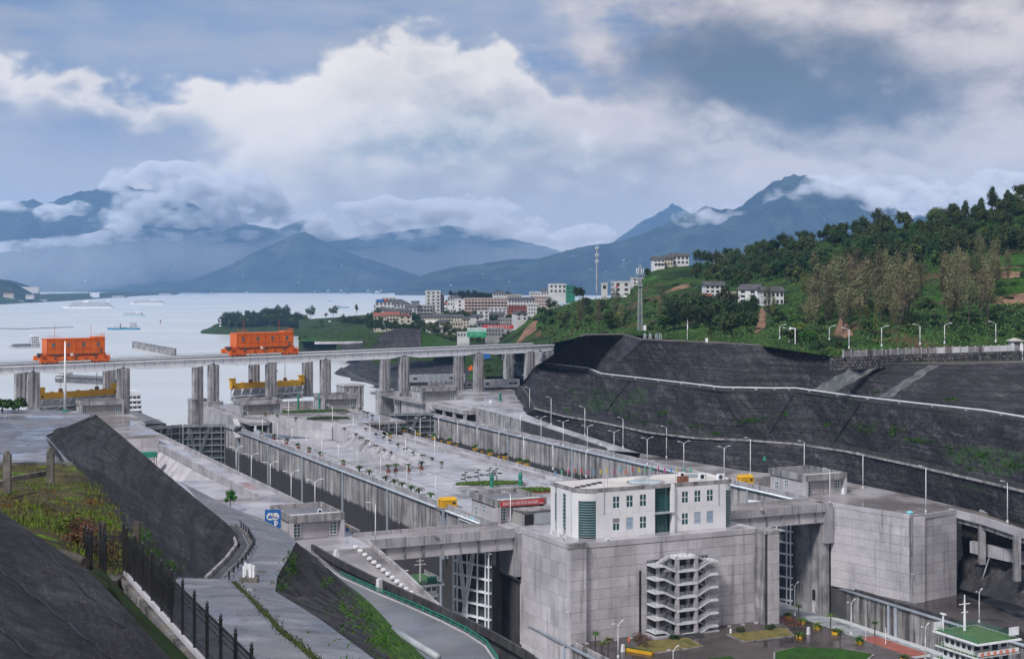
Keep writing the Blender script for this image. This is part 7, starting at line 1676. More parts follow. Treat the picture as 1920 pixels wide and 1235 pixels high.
# ------------------------------------------------------------------ right edge: elevated road, rock face, lower ground
er = [PZ(1782, 957, 0), PZ(1850, 975, -.6), PZ(1925, 1000, -1.5), PZ(2010, 1030, -3)]; er2 = [PZ(1848, 953, 0), PZ(1905, 972, -.6), PZ(1985, 1000, -1.5), PZ(2080, 1030, -3)]
loft('elevated_road', [er, er2], surf('old_road', (.20, .17, .15), (.27, .235, .21), .06, .5, fine=.2, wet=(.06, .4, .6, .25, .6)), 4)
r = thing('elevated_roadway', 'concrete edge beam and columns of the elevated road at the right edge', 'bridge', er[0]); o0 = er[0]
MB().wallpath([p-o0+Vector((-.3, -.3, -1.3)) for p in er], .7, 2.1).obj('edge_beam', concrete_pale, r); MB().wallpath([p-o0+Vector((.6, .6, -2.8)) for p in er], 1.2, 1.5).obj('girder', concrete_stained, r)
MB().wallpath([p-o0+Vector((0, 0, 0)) for p in er2], .5, 1.0).obj('far_parapet', concrete_pale, r)
for (u, v) in ((1842, 985), (1908, 1012)):
    p = PZ(u, v, -2)-o0; MB().box(p.x, p.y+2, -13, p.x+1.6, p.y+3.6, -1.2).obj('column', concrete_stained, r)
MB().wallpath([P(1822, 1035, 396)-o0, P(1885, 1050, 386)-o0, P(1960, 1065, 378)-o0], 1.5, 3.2).obj('bank_beam', concrete, r)
flat('lower_ground', [(24, 100.2), (-2, 104), (2, 121), (30, 150), (0, 175), (-120, 170), (-120, 100.2)], -23, deck_black, 1)
loft('rock_face', [[P(1790, 1100, 402), P(1830, 1112, 388), P(1880, 1125, 372), P(1960, 1150, 350)], [P(1800, 1060, 406), P(1840, 1070, 394), P(1890, 1075, 384), P(1970, 1095, 362)], [P(1803, 1030, 410), P(1850, 1040, 402), P(1900, 1050, 392), P(1990, 1060, 372)], [P(1803, 975, 420), P(1850, 985, 412), P(1910, 1000, 402), P(2000, 1020, 390)]], rockface, 9, 2.6, .16, 4)
r = thing('pebble_bank', 'pale concrete bank behind the elevated road at the right edge', 'wall', PZ(1890, 945, 0)); o0 = PZ(1890, 945, 0)
MB().wallpath([PZ(1838, 958, 0)-o0, PZ(1880, 970, 0)-o0, PZ(1990, 1002, 0)-o0], .8, 1.3).obj('wall', concrete_pale, r)
o = MB().tube([P(1858, 1035, 385), P(1842, 1085, 383)], [.2, .15], 8).obj('spill_pipe', concrete_stained); tag(o, 'slanting pale outlet pipe on the dark rock face', 'pipe')
o = MB().lathe([(.1, 0), (.9, .2), (1.1, .9), (.4, 1.3)], 8).obj('covered_box', teal_paint, loc=PZ(1706, 966, .1)); tag(o, 'turquoise sheet covered object on the corner of the square block', 'tarpaulin')
o = MB().lathe([(.75, 0), (.55, 1.8), (.3, 1.85)], 4).obj('marker_post', white_paint, loc=PZ(1582, 926, 0)); tag(o, 'white tapered marker post beside the right gatehouse', 'post')
for i, (u, v) in enumerate(((1126, 838), (920, 755), (560, 1085))[:2]):
    o = MB().lathe([(.9, 0), (.5, 1.0), (.3, 1.5)], 5).obj('marker_post', white_paint, loc=PZ(u, v, [.5, 5.6][i])); tag(o, ['white marker post at the lower end of the sloping right road', 'white marker post on the right upstream deck'][i], 'post')
o = MB().lathe([(.6, 0), (.5, 2.2), (.3, 2.3)], 4).obj('marker_post', white_paint, loc=PZ(387, 952, 10)); tag(o, 'white tapered marker post at the far end of the hill path', 'post')
o = MB().lathe([(.8, 0), (.45, 1.6), (.3, 1.7)], 4).obj('marker_post', white_paint, loc=PZ(630, 1043, 0)); tag(o, 'white tapered marker post on the left bank deck', 'post')
r = thing('warning_sign', 'small blue and yellow warning sign at the bridge end', 'sign', PZ(651, 1002, 0)); MB().tube([(0, 0, 0), (0, 0, 2.4)], .05, 6).obj('post', galv, r); MB().add([(-.45, -.06, 1.9), (.45, -.06, 1.9), (0, -.06, 2.7), (-.45, 0, 1.9), (.45, 0, 1.9), (0, 0, 2.7)], [(0, 1, 2), (5, 4, 3), (0, 3, 4, 1), (1, 4, 5, 2), (2, 5, 3, 0)]).obj('triangle', yellow, r); MB().box(-.4, -.06, .9, .4, 0, 1.8).obj('plate', blue_paint, r)

# ------------------------------------------------------------------ ships
def hull_mesh(ln, bw, h, bow=.16, stern=.05, mt=None, name='hull', flare=1.0):
    """bow at +x"""
    st = [(-.5, .80), (-.5+stern, 1), (.5-bow*1.6, 1), (.5-bow*.9, .82), (.5-bow*.35, .42), (.5, .03)]
    mb = MB(); n = len(st)
    for z, k in ((-h*.35, .86), (0, .94), (h, 1.0)):
        for sg in (1, -1):
            for f, w_ in st: mb.v.append((f*ln*(1 if z > 0 else .985), sg*w_*bw/2*k, z+(h*.28*max(0, (f-.25)/.25)**2 if z > 0 else 0)))
    def ix(l, s_, i): return l*2*n+s_*n+i
    for l in range(2):
        for i in range(n-1): mb.f += [(ix(l, 1, i), ix(l, 1, i+1), ix(l+1, 1, i+1), ix(l+1, 1, i)), (ix(l, 0, i+1), ix(l, 0, i), ix(l+1, 0, i), ix(l+1, 0, i+1))]
        mb.f += [(ix(l, 0, 0), ix(l, 1, 0), ix(l+1, 1, 0), ix(l+1, 0, 0)), (ix(l, 1, n-1), ix(l, 0, n-1), ix(l+1, 0, n-1), ix(l+1, 1, n-1))]
    mb.f.append(tuple(ix(2, 1, i) for i in range(n))+tuple(ix(2, 0, i) for i in range(n-1, -1, -1)))
    return mb.mesh(name, mt)
def ship(label, p, rz, ln, bw, h, hmat, cat='ship', name='ship'):
    r = thing(name, label, cat, p, rz); link('hull', hull_mesh(ln, bw, h, mt=hmat), r); return r
def deckhouse(r, x0, x1, bw, z0, n, fh, wins, mt=white_clean, shrink=.04, wm=far_glass):
    for k in range(n):
        a, b = lerp(x0, x1, shrink*k), lerp(x1, x0, shrink*k*.6); z = z0+k*fh; y = bw/2*(1-.03*k)
        o = MB().box(a, -y, z, b, y, z+fh-.12).obj('deck_storey', mt, r); MB().box(a-.4, -y-.5, z+fh-.12, b+.4, y+.5, z+fh).obj('deck_edge', mt, o)
        for sg in (-1, 1):
            for i in range(wins): x = lerp(a, b, (i+.5)/wins); MB().box(x-.34*(b-a)/wins, sg*y-.08, z+fh*.26, x+.34*(b-a)/wins, sg*y+.08, z+fh*.78).obj('window', wm, o)
        for i in range(5): y2 = lerp(-y, y, (i+.5)/5); MB().box(a-.08, y2-.15*y, z+fh*.35, a+.08, y2+.15*y, z+fh*.74).obj('window', wm, o); MB().box(b-.08, y2-.15*y, z+fh*.35, b+.08, y2+.15*y, z+fh*.74).obj('window', wm, o)
    return z0+n*fh
def wp(u, v): return PZ(u, v, -10)
p = wp(165, 578); ln = 94/F*p.y; r = ship('large white cruise ship, the longer of the two at far left', p, math.pi+.05, ln, 18, 4.5, white_clean, 'cruise ship', 'cruise_ship')
z = deckhouse(r, -.47*ln, .36*ln, 17, 4.5, 4, 3.4, 26); MB().box(-ln*.02, -5, z, ln*.10, 5, z+4).obj('bridge_house', white_clean, r); MB().lathe([(1.8, z+4), (2.2, z+6), (.6, z+7)], 10, (ln*.02, 0, 0)).obj('radar_dome', white_clean, r); MB().box(-ln*.44, -4, z, -ln*.36, 4, z+4).obj('funnel', white_paint, r)
p = wp(277, 570.5); ln = 65/F*p.y; r = ship('white cruise ship with dark stern windows, the farther of the two', p, math.pi+.02, ln, 17, 4, white_clean, 'cruise ship', 'cruise_ship')
z = deckhouse(r, -.46*ln, .40*ln, 16, 4, 3, 3.4, 22); MB().box(-ln*.30, -7, z, -ln*.05, 7, z+3).obj('rear_lounge', white_paint, r)
p = wp(251, 593); ln = 46/F*p.y; r = ship('white passenger ferry with a pale blue hull', p, -.1, ln, 9, 2.2, surf('ferry_hull', (.35, .52, .6), (.45, .62, .7), .2, .5), 'ferry', 'ferry'); z = deckhouse(r, -.42*ln, .36*ln, 8.2, 2.2, 2, 2.8, 14); MB().box(.1*ln, -2.5, z, .25*ln, 2.5, z+2.4).obj('wheelhouse', white_clean, r)
p = wp(232, 618); ln = 60/F*p.y; r = ship('blue work boat with white wheelhouse and deck crane', p, .22, ln, 9.5, 2.6, blue_hull, 'boat', 'work_boat'); r.rotation_euler[2] = math.pi+.12
z = deckhouse(r, -.40*ln, -.18*ln, 8, 3.0, 3, 2.6, 4); MB().box(-.1*ln, -3, 2.6, .12*ln, 3, 3.6).obj('hatch', green_deck, r); MB().bar((.10*ln, 0, 2.6), (.10*ln, 0, 9.5), 1.4).obj('crane_mast', rust, r); MB().bar((.10*ln, 0, 6), (.30*ln, 0, 4), .5).obj('crane_boom', rust, r)
def freighter(label, p, rz, ln, bw, h, hm, house_n, hx=(-.48, -.36), cg=cargo, fh=2.6):
    r = ship(label, p, rz, ln, bw, h, hm, 'ship', 'cargo_ship'); z = deckhouse(r, hx[0]*ln, hx[1]*ln, bw*.86, h, house_n, fh, 4)
    MB().box(-.34*ln, -bw*.40, h, .36*ln, bw*.40, h+1.2).obj('hatch_coaming', steel_dark, r)
    mb = MB(); n = 18
    mb.sheet(lambda i, j: (lerp(-.335*ln, .355*ln, i), lerp(-bw*.38, bw*.38, j), h+1.21+1.5*math.sin(math.pi*j)*min(1, 8*min(i, 1-i)+.2)), 20, 6); mb.obj('cargo', cg, r)
    MB().box(hx[0]*ln+.5, -bw*.3, z, hx[1]*ln-.5, bw*.3, z+2.2).obj('wheelhouse', white_clean, r); MB().tube([((hx[0]+.05)*ln, 0, z+2.2), ((hx[0]+.05)*ln, 0, z+7)], .12, 6).obj('mast', steel, r)
    return r
p = wp(44, 652); freighter('white and grey cargo ship heading in, left of the first crane', p, -2.5, 36, 8, 2.2, plain('hull_pale', (.45, .46, .48)), 4, (-.48, -.22))
p = wp(166, 718); freighter('dark hulled barge with covered hold behind the left yellow beam', p, -.55, 62, 12, 3.0, hull_grey, 2)
p = wp(292, 775); r = freighter('white bridged barge waiting at the left lock entrance', P(296, 774, 760).xy.to_3d()+Vector((0, 0, -10)), ROT-math.pi/2, 95, 14, 4, hull_grey, 4, (-.46, -.33)); 
r.location = L(430, -23, -10); r.rotation_euler[2] = ROT-math.pi/2
for k, (u, v, ln, lab) in enumerate(((465, 549.5, 60, 'tiny blue boat at the left foot of the central mountain'), (497, 549, 90, 'tiny pale ship below the central mountain'), (648, 551, 60, 'tiny dark boat right of the central mountain'), (712, 550.5, 110, 'small brown barge near the far shore'), (620, 565, 26, 'small blue boat off the town'), (640, 577, 45, 'blue and white boat moored near the town'), (398, 551, 60, 'tiny boat near the far quay'))):
    p = wp(u, v); r = ship(lab, p, RN.uniform(-.3, .3), ln, ln*.2, ln*.05, blue_hull if 'blue' in lab else hull_grey, 'boat', 'far_boat'); deckhouse(r, -.3*ln, 0, ln*.15, ln*.05, 2, ln*.06, 3)
for k, (u0, u1, v, lab) in enumerate(((205, 240, 558, 'moored barges along the far left quay'), (285, 330, 553, 'white moored vessels at the far quay'), (330, 392, 551.5, 'long low blue barge at the far quay'), (24, 48, 568, 'moored pontoon at the left shore'), (72, 92, 566, 'pale houseboat at the left shore'))):
    p = wp((u0+u1)/2, v); ln = (u1-u0)/F*p.y; r = ship(lab, p, 0, ln, 14, 3, blue_hull if 'blue' in lab else hull_grey, 'boat', 'far_boat'); deckhouse(r, -.4*ln, .3*ln, 10, 3, 2, 3.2, 8)
# ship in the left lower chamber
r = T('lock_ship', 'white ship with green roof deck lying in the left lock under the bridge', 'ship', 52, -22, -32); r.rotation_euler[2] = ROT+math.pi/2
link('hull', hull_mesh(70, 11, 3.5, mt=hull_grey), r, (28, 0, 0))
z = deckhouse(r, -12, 1, 9, 3.5, 5, 2.7, 5); MB().box(-12.6, -5, z, 1.6, 5, z+.5).obj('roof_edge', white_clean, r); MB().box(-12.2, -4.6, z+.5, 1.2, 4.6, z+.6).obj('roof_deck', green_deck, r)
mm = MB().tube([(-8, 0, z), (-8, 0, z+6.5)], [.25, .12], 8).bar((-8, -1.6, z+5), (-8, 1.6, z+5), .15).bar((-8, -1, z+6), (-8, 1, z+6), .12).obj('mast', white_clean, r); MB().tube([(-5, 3, z), (-5, 3, z+3)], .12, 6).box(-5.2, 2.2, z+3, -4.8, 3.8, z+3.2).obj('radar', white_clean, r); MB().box(-11, -3.5, z+.6, -9.5, -1.5, z+2).obj('locker', green_paint, r)
railing(r, [(-12, -4.8, z+.6), (1, -4.8, z+.6)], white_clean, 1, 2)
# ship and covered barge in the right lower chamber
r = T('cargo_ship', 'large white ship with green roof deck at the bottom right corner', 'ship', -52, 73.2, -32); r.rotation_euler[2] = ROT+math.pi/2
link('hull', hull_mesh(104, 15, 5.0, mt=hull_grey), r, (42, 0, 0))
z = 5.0
for k in range(4):
    fh = 2.8; a, b, y = -11.0+.3*k, -.3-.3*k, 6.0-.25*k
    o = MB().box(a, -y, z, b, y, z+fh-.15).obj('deck_storey', white_paint, r); MB().box(a-2.6+.3*k, -y-.9, z+fh-.3, b+1.5, y+.9, z+fh).obj('deck_edge', white_clean, o)
    MB().box(a-2.4+.3*k, -y-.7, z+fh, b+1.3, y+.7, z+fh+.05).obj('deck_floor', green_deck, o)
    for i in range(5): x = lerp(a, b, (i+.5)/5); MB().box(x-.5, y-.06, z+.9, x+.5, y+.08, z+1.9).obj('window', far_glass, o)
    for i in range(4): yy = lerp(-y, y, (i+.5)/4); MB().box(a-.08, yy-.8, z+.2 if i == 1 else z+.9, a+.06, yy+.8, z+2.1).obj('window' if i != 1 else 'doorway', glass_dark, o)
    if k: 
        railing(r, [(b, y+.85, z), (a-2.3, y+.85, z), (a-2.3, -y-.85, z), (b, -y-.85, z)], white_clean, 1.1, 2)
        mb = MB().box(a-2.5, -y-.7, z+.25, a-2.4, y+.7, z+1.0); mb.obj('bulwark', white_clean, o)
        for i in range(6):
            yy = lerp(-y+1, y-.5, i/5); mb = MB(); mb.tube([(a-2.62, yy+.38*math.cos(q*math.pi/4), z+.6+.38*math.sin(q*math.pi/4)) for q in range(9)], .10, 6, False); mb.obj('lifebuoy', orange, o)
    z += fh
MB().box(-13.0, -6.4, z-.1, 1.4, 6.4, z+.3).obj('roof_edge', white_clean, r); MB().box(-12.6, -6, z+.3, 1.0, 6, z+.36).obj('roof_deck', green_deck, r)
railing(r, [(-12.5, 6, z+.3), (1, 6, z+.3), (1, -6, z+.3), (-12.5, -6, z+.3)], green_paint, 1.1, 3)
MB().tube([(-2, 0, z), (-2, 0, z+8.5)], [.35, .15], 8).bar((-2, -1.6, z+6.4), (-2, 1.6, z+6.4), .18).bar((-2, -1, z+4.5), (-2, 1, z+4.5), .15).obj('mast', white_clean, r); MB().tube([(0, 4.5, z), (0, 4.5, z+4)], .2, 6).box(-.8, 4.2, z+4, .8, 4.8, z+4.25).obj('radar', white_clean, r)
o = MB().box(.5, 3.8, z+.5, .7, 6.6, z+2.3).obj('name_board', white_clean, r); glyphs(o, 2, 0, 0.01, 0, .01, 0, tex_black, 2)
MB().box(-12.8, -5.8, z+1.2, -12.6, -3.0, z+3.0).obj('rear_board', white_clean, r)
MB().box(4, -6.6, 5, 82, 6.6, 6.0).obj('hatch_coaming', steel_dark, r)
for i in range(20):
    x0 = 4.4+i*3.85; MB().sheet(lambda a, b: (x0+a*3.7, lerp(-6.9, 6.9, b), 6.05+1.1*math.sin(math.pi*b)+.28*math.sin(math.pi*a)), 4, 8).obj('tarpaulin', tarp, r)
r2 = T('barge_cabin', 'red flat roofed barge cabin moored beside the plaza', 'boat', -33, 68.6, -25); MB().box(-1.5, -9, -3, 3.5, 9, 1.0).obj('cabin', red_paint, r2); MB().box(-2.2, -10, 1.0, 4.2, 10, 1.5).obj('roof_edge', white_clean, r2); MB().box(-2.0, -9.8, 1.5, 4.0, 9.8, 1.56).obj('roof', red_deck, r2)
MB().tube([(1, 2, 1.5), (1, 2, 5.5)], .12, 6).bar((.2, 2, 3.2), (1.8, 2, 3.2), .1).bar((.2, 2, 4.2), (1.8, 2, 4.2), .1).obj('mast', white_clean, r2); MB().tube([(-1, 7, 1.5), (-1, 7, 4.0)], .08, 6).obj('antenna', white_clean, r2)
# marks on the water
o = MB(); k = [wp(0, 616), wp(40, 617.5), wp(80, 615.5), wp(137, 613.5)]; o.tube([q+Vector((0, 0, .1)) for q in k], 1.0, 6); tag(o.obj('floating_boom', steel_dark), 'dark floating boom line on the water at far left', 'boom')
r = thing('channel_buoy', 'red and black channel buoy on the water', 'buoy', wp(301, 605)); MB().lathe([(2.6, -.5), (2.4, .8), (.8, 1.2)], 10).obj('float', red_paint, r); MB().lathe([(.7, 1.2), (.5, 5.5), (.2, 6.6)], 8).obj('tower', tex_black, r)
r = thing('striped_beacon', 'black and white striped beacon at the tip of the peninsula', 'beacon', P(413.5, 612, 2070))
for k in range(6): MB().lathe([(1.6, k*2.1), (1.6, k*2.1+2.1)], 10).obj('band', tex_black if k % 2 else white_clean, r)
BW0 = [PZ(lerp(252, 326, i/15), lerp(652, 666, i/15), -10) for i in range(16)]
r = thing('guide_wall', 'row of weathered concrete guide piers standing in the water', 'breakwater', BW0[8])
for p in BW0: q = p-BW0[8]; MB().box(q.x-1.6, q.y-4, -3, q.x+1.6, q.y+4, 7.0).obj('guide_pier', concrete_stained, r)
for a, b in zip(BW0, BW0[1:]): MB().bar(a-BW0[8]+Vector((0, -3, 7.4)), b-BW0[8]+Vector((0, -3, 7.4)), 1.5, .8).obj('cap_beam', concrete_stained, r)

# ------------------------------------------------------------------ cars
def car(label, p, rz, c, s=1.0, van=False):
    r = thing('parked_car', label, 'car', p, rz); r.scale = (s,)*3; h = 2.2 if van else 1.45
    mb = MB(); pr = [(-2.2, .3), (2.2, .3), (2.25, .8), (1.3, .95), (.7, h), (-1.5, h), (-2.2, .95)] if not van else [(-2.5, .3), (2.5, .3), (2.5, 1.1), (2.0, h), (-2.5, h)]
    n = len(pr); mb.add([(x, -.85, z) for x, z in pr]+[(x, .85, z) for x, z in pr], [tuple(range(n)), tuple(range(2*n-1, n-1, -1))]+[(i, n+i, n+(i+1) % n, (i+1) % n) for i in range(n)]); mb.obj('body', c, r)
    MB().box(-1.3, -.87, 1.0, .7, .87, h-.15).obj('windows', glass_dark, r)
    for x in (-1.4, 1.4):
        for y in (-.8, .8): MB().tube([(x, y-.12, .32), (x, y+.12, .32)], .33, 10).obj('wheel', tex_black, r)
for k, (u, v, Y, lab, c, van) in enumerate(((963, 682, 1000, 'white van on the access road beyond the gantry', white_clean, True), (963, 676, 1030, 'white car behind the van on the access road', white_clean, False), (978, 690, 985, 'dark car on the access road', tex_black, False), (668, 623, 1570, 'white car on the shore road', white_clean, False), (640, 622, 1575, 'blue car on the shore road', blue_paint, False), (655, 622, 1575, 'dark car on the shore road', tex_black, False), (1170, 558, 845, 'white car in front of the hillside office', white_clean, False))): car(lab, P(u, v, Y), 1.9 if u > 900 else 0, c, 1.0, van)
for k, (u, lab) in enumerate(((952, 'orange playground frame on the lawn'), (884, 'orange bollard frame at the left end of the lawn'))): o = MB().box(-2.2, -.5, 0, 2.2, .5, 2.2).box(-1.2, -.4, 2.2, .4, .4, 3.4).obj('play_frame', orange, loc=P(u, 694, 990)); tag(o, lab, 'playground')
o = MB().box(-3, -2, 0, 3, 2, 5).obj('blue_tank', blue_paint, loc=P(911, 672, 1060)); tag(o, 'blue tank seen under the gantry bridge', 'tank')
r = thing('shore_stairs', 'pale concrete stairway climbing the green shore slope', 'stairs', P(632, 620, 1690)); a = P(634, 620, 1680)-P(632, 620, 1690); b = P(617, 602, 1760)-P(632, 620, 1690)
MB().bar(a, b, 4, 1.2).obj('stair_ramp', concrete_pale, r)
r = thing('shore_road_wall', 'long pale quay wall below the shore road', 'wall', P(650, 644, 1400)); MB().wallpath([P(590, 645, 1400)-P(650, 644, 1400), P(700, 644, 1395)-P(650, 644, 1400)], 1, 2.4).obj('wall', concrete_pale, r); MB().wallpath([P(575, 628, 1560)-P(650, 644, 1400), P(740, 626, 1540)-P(650, 644, 1400)], 1, 1.6).obj('rail', steel_dark, r)

# ------------------------------------------------------------------ foreground: iron fence on its stone wall
bpy.context.view_layer.update(); dg = bpy.context.evaluated_depsgraph_get()
FA, FB = Vector((-21.05, 77.7, 48.15)), Vector((-9.63, 52.6, 48.15)); fd = (FB-FA).normalized(); NB = 13; SP = (FB-FA).length/11
fr = thing('iron_fence', 'black wrought iron fence with spear points running along the stone wall', 'fence', FA)
POSTM = MB().box(-.055, -.055, 0, .055, .055, 2.3).lathe([(.09, 2.3), (.09, 2.35), (.04, 2.38), (.08, 2.46), (.02, 2.58)], 8).mesh('post', iron)
PKM = MB().box(-.0115, -.0115, .1, .0115, .0115, 2.0).add([(-.03, -.03, 2.0), (.03, -.03, 2.0), (.03, .03, 2.0), (-.03, .03, 2.0), (0, 0, 2.16)], [(0, 1, 4), (1, 2, 4), (2, 3, 4), (3, 0, 4)]).mesh('picket', iron)
def bay(par, a, b, npk, last=True):
    d = b-a; n = d.length; az = math.atan2(d.y, d.x)
    link('post', POSTM, par, a, az)
    if last: link('post', POSTM, par, b, az)
    for k in range(1, npk): link('picket', PKM, par, a.lerp(b, k/npk), az)
    for z in (.22, .42, 1.55, 1.82): MB().bar(a+Vector((0, 0, z)), b+Vector((0, 0, z)), .025, .04).obj('rail', iron, par)
for k in range(NB): a = fd*SP*k; bay(fr, a, a+fd*SP, 15, k == NB-1)
# return with the gate and the short run beyond it
side = Vector((-.93, -.36, 0)); c0 = Vector((0, 0, 0)); g0 = -fd*.15+Vector((-.75, .25, .0))
gt = thing('iron_gate', 'narrow black iron gate at the corner of the fence', 'gate', FA+Vector((-.0, .2, 0)))
bay(gt, Vector((-.25, .1, .15)), Vector((-1.6, .35, .15)), 9); MB().bar((-.25, .1, 1.9), (-1.6, .35, 1.9), .05, .08).obj('head_rail', iron, gt)
f2 = thing('iron_fence', 'short black iron fence run behind the corner gate', 'fence', FA+Vector((-1.75, -.6, 0)))
for k in range(2): a = Vector((-.45*k*1.9, 2.2*k, -.30*k)); bay(f2, a, a+Vector((-.85, 2.2, -.3)), 12, k == 1)
bay(f2, Vector((.0, 0, 0)), Vector((1.1, -1.2, 0)), 9)
for k, (x, y) in enumerate(((-.35, .55), (-2.2, .35))): o = MB().box(-.16, -.16, -1, .16, .16, 2.6).obj('gate_pillar', bark, loc=FA+Vector((x+.6, y+.6, 0))); tag(o, ['brown timber pillar right of the corner gate', 'brown timber pillar left of the corner gate'][k], 'post')
sw = thing('stone_footing', 'mossy stone block wall carrying the black iron fence', 'wall', FA)
nrm = Vector((fd.y, -fd.x, 0)); nrm = -nrm if nrm.x > 0 else nrm
MB().wallpath([Vector((0, 0, -.16))-fd*.4, fd*SP*NB+Vector((0, 0, -.16))], .26, .2).obj('white_plinth', concrete_pale, sw)
MB().wallpath([Vector((0, 0, -5))-fd*.5+nrm*.05, fd*SP*NB+Vector((0, 0, -5))+nrm*.05], .5, 4.75).obj('core', stone_dark, sw)
r_ = random.Random(5); L_ = SP*NB; x = -.5
SB = [MB().add([(0, 0, 0), (1, 0, 0), (1, .3, 0), (0, .3, 0), (.03, -.04, .04), (.97, -.05, .03), (.96, -.04, .95), (.04, -.05, .96), (1, .3, 1), (0, .3, 1), (0, 0, 1), (1, 0, 1)], [(4, 5, 6, 7), (0, 1, 5, 4), (1, 11, 6, 5), (11, 10, 7, 6), (10, 0, 4, 7), (10, 11, 8, 9), (1, 2, 8, 11), (0, 10, 9, 3)]).mesh('stone', m_) for m_ in (stone, stone_dark)]
for rw_, (z0, h) in enumerate(((-.52, .34), (-.90, .36), (-1.32, .4))):
    x = -.5-rw_*.2
    while x < L_:
        ln = r_.uniform(.55, 1.05); o = link('stone', SB[0 if r_.random() < .8 else 1], sw, fd*x+nrm*(.32+r_.uniform(-.03, .05)-rw_*.03)+Vector((0, 0, z0)), math.atan2(fd.y, fd.x)+(0 if nrm.dot(Vector((fd.y, -fd.x, 0))) > 0 else 0)); o.scale = (ln-.03, .8, h-.03); x += ln
for k in range(3): o = MB().box(-.13, -.13, -4, .13, .13, -.6).obj('buttress_post', concrete_stained, sw, loc=fd*(2+k*7)+nrm*.7)
# gate step block
o = MB().box(-2.3, -1.5, -.9, -.2, .1, -.15).obj('gate_step', stone, loc=FA+Vector((0, .2, 0))); tag(o, 'stone step block below the corner gate', 'step')
# old concrete posts and kerb on the knoll
for k, (u, v, Y, h) in enumerate(((14, 910, 120, 2.9), (95, 892, 128, 2.5))):
    o = MB().prism([(-.30, -.26), (.3, -.28), (.28, .26), (-.28, .3)], -.6, h-.25).lathe([(.3, h-.25), (.2, h)], 4).obj('old_post', stone, loc=P(u, v, Y)); tag(o, ['weathered stone post at the left edge of the grassy knoll', 'weathered stone post on the grassy knoll beside the terrace'][k], 'post')
o = MB(); o.wallpath([P(-60, 935, 118), P(25, 902, 124), P(90, 891, 129)], .35, .45); tag(o.obj('stone_kerb', stone), 'low stone kerb between the two weathered posts', 'kerb')
o = MB(); o.wallpath([P(-80, 876, 171), P(60, 874, 171), P(138, 873, 170)], .4, .5); tag(o.obj('terrace_kerb', stone_dark), 'dark kerb at the near edge of the wet terrace', 'kerb')
o = MB(); o.tube([P(112, 1036, 78), P(160, 1052, 76)], .24, 10); tag(o.obj('rusty_pipe', bark), 'rusty pipe stub lying below the knoll by the gate', 'pipe')
for k in range(14):
    f = RN.random(); g = RN.random(); key = 'dryshrub' if RN.random() < .45 else 'shrub'
    u, v, Y = lerp(115, 212, f)-g*15, lerp(985, 1040, f)+g*22-10, lerp(99, 92, f)
    gp = ground_at(u, v, ['grass_knoll'])
    if gp: plant(key, gp-Vector((0, 0, .25)), RN.uniform(.45, .9), 'tangled rusty and green shrub on the knoll left of the gate', 'bush', 'shrubs on the knoll', 'bush')
# scattered tufts on the knoll
mb = MB(); r_ = random.Random(21); seeds = []
for _ in range(12000):
    u = r_.uniform(-10, 215); v = r_.uniform(872, 1060); p = ground_at(u, v, ['grass_knoll']) if _ < 900 else None
    if p is None:
        if not seeds: continue
        p = r_.choice(seeds)+Vector((r_.gauss(0, .6), r_.gauss(0, 1.0), -.05))
    elif fbm(p.x, p.y, .22, 3, 6) > -.1: seeds.append(p)
    else: continue
    hgt = r_.uniform(.05, .28); a = r_.uniform(0, 6.28); w_ = .06; k = len(mb.v); dx, dy = math.cos(a)*w_, math.sin(a)*w_
    mb.v += [(p.x-dx, p.y-dy, p.z-.1), (p.x+dx, p.y+dy, p.z-.1), (p.x+r_.uniform(-.15, .15), p.y+r_.uniform(-.15, .15), p.z+hgt)]; mb.f.append((k, k+1, k+2))
o = mb.obj('grass_tufts', _grass('tufts', (.14, .115, .05), (.12, .22, .018), (.20, .085, .03), .3)); struct(o, 'stuff'); o['label'] = 'tufts of green and dry grass on the knoll'; o['category'] = 'grass'
# moss growing on the dark slopes, and pale runoff aprons on the upper one
MOSS = [(1110, 735, 42, 6), (1075, 731, 16, 4), (1152, 771, 22, 4), (1178, 780, 22, 5), (1241, 774, 14, 7), (1202, 790, 28, 5), (1405, 789, 30, 6), (1435, 783, 18, 4), (1550, 796, 26, 4), (1622, 802, 30, 12), (1672, 806, 30, 12), (1727, 826, 32, 7), (1700, 823, 14, 5), (1778, 842, 16, 9), (1842, 852, 20, 7), (1902, 872, 24, 11), (1470, 775, 14, 7), (1642, 735, 14, 3), (1782, 749, 22, 4), (1300, 800, 22, 5), (1345, 812, 16, 5), (1820, 880, 18, 5), (1255, 792, 16, 4)]
r_ = random.Random(31); mb = MB(); SL = ['slope_', 'cut_slope_left', 'moss_slope', 'near_slope']
MOSS += [(262, 1002, 26, 16), (285, 1035, 26, 10), (320, 1062, 24, 8), (545, 1062, 16, 22), (530, 1096, 14, 10), (612, 1092, 14, 9), (645, 1110, 12, 8), (655, 1140, 22, 12), (690, 1165, 26, 18), (720, 1200, 30, 22)]
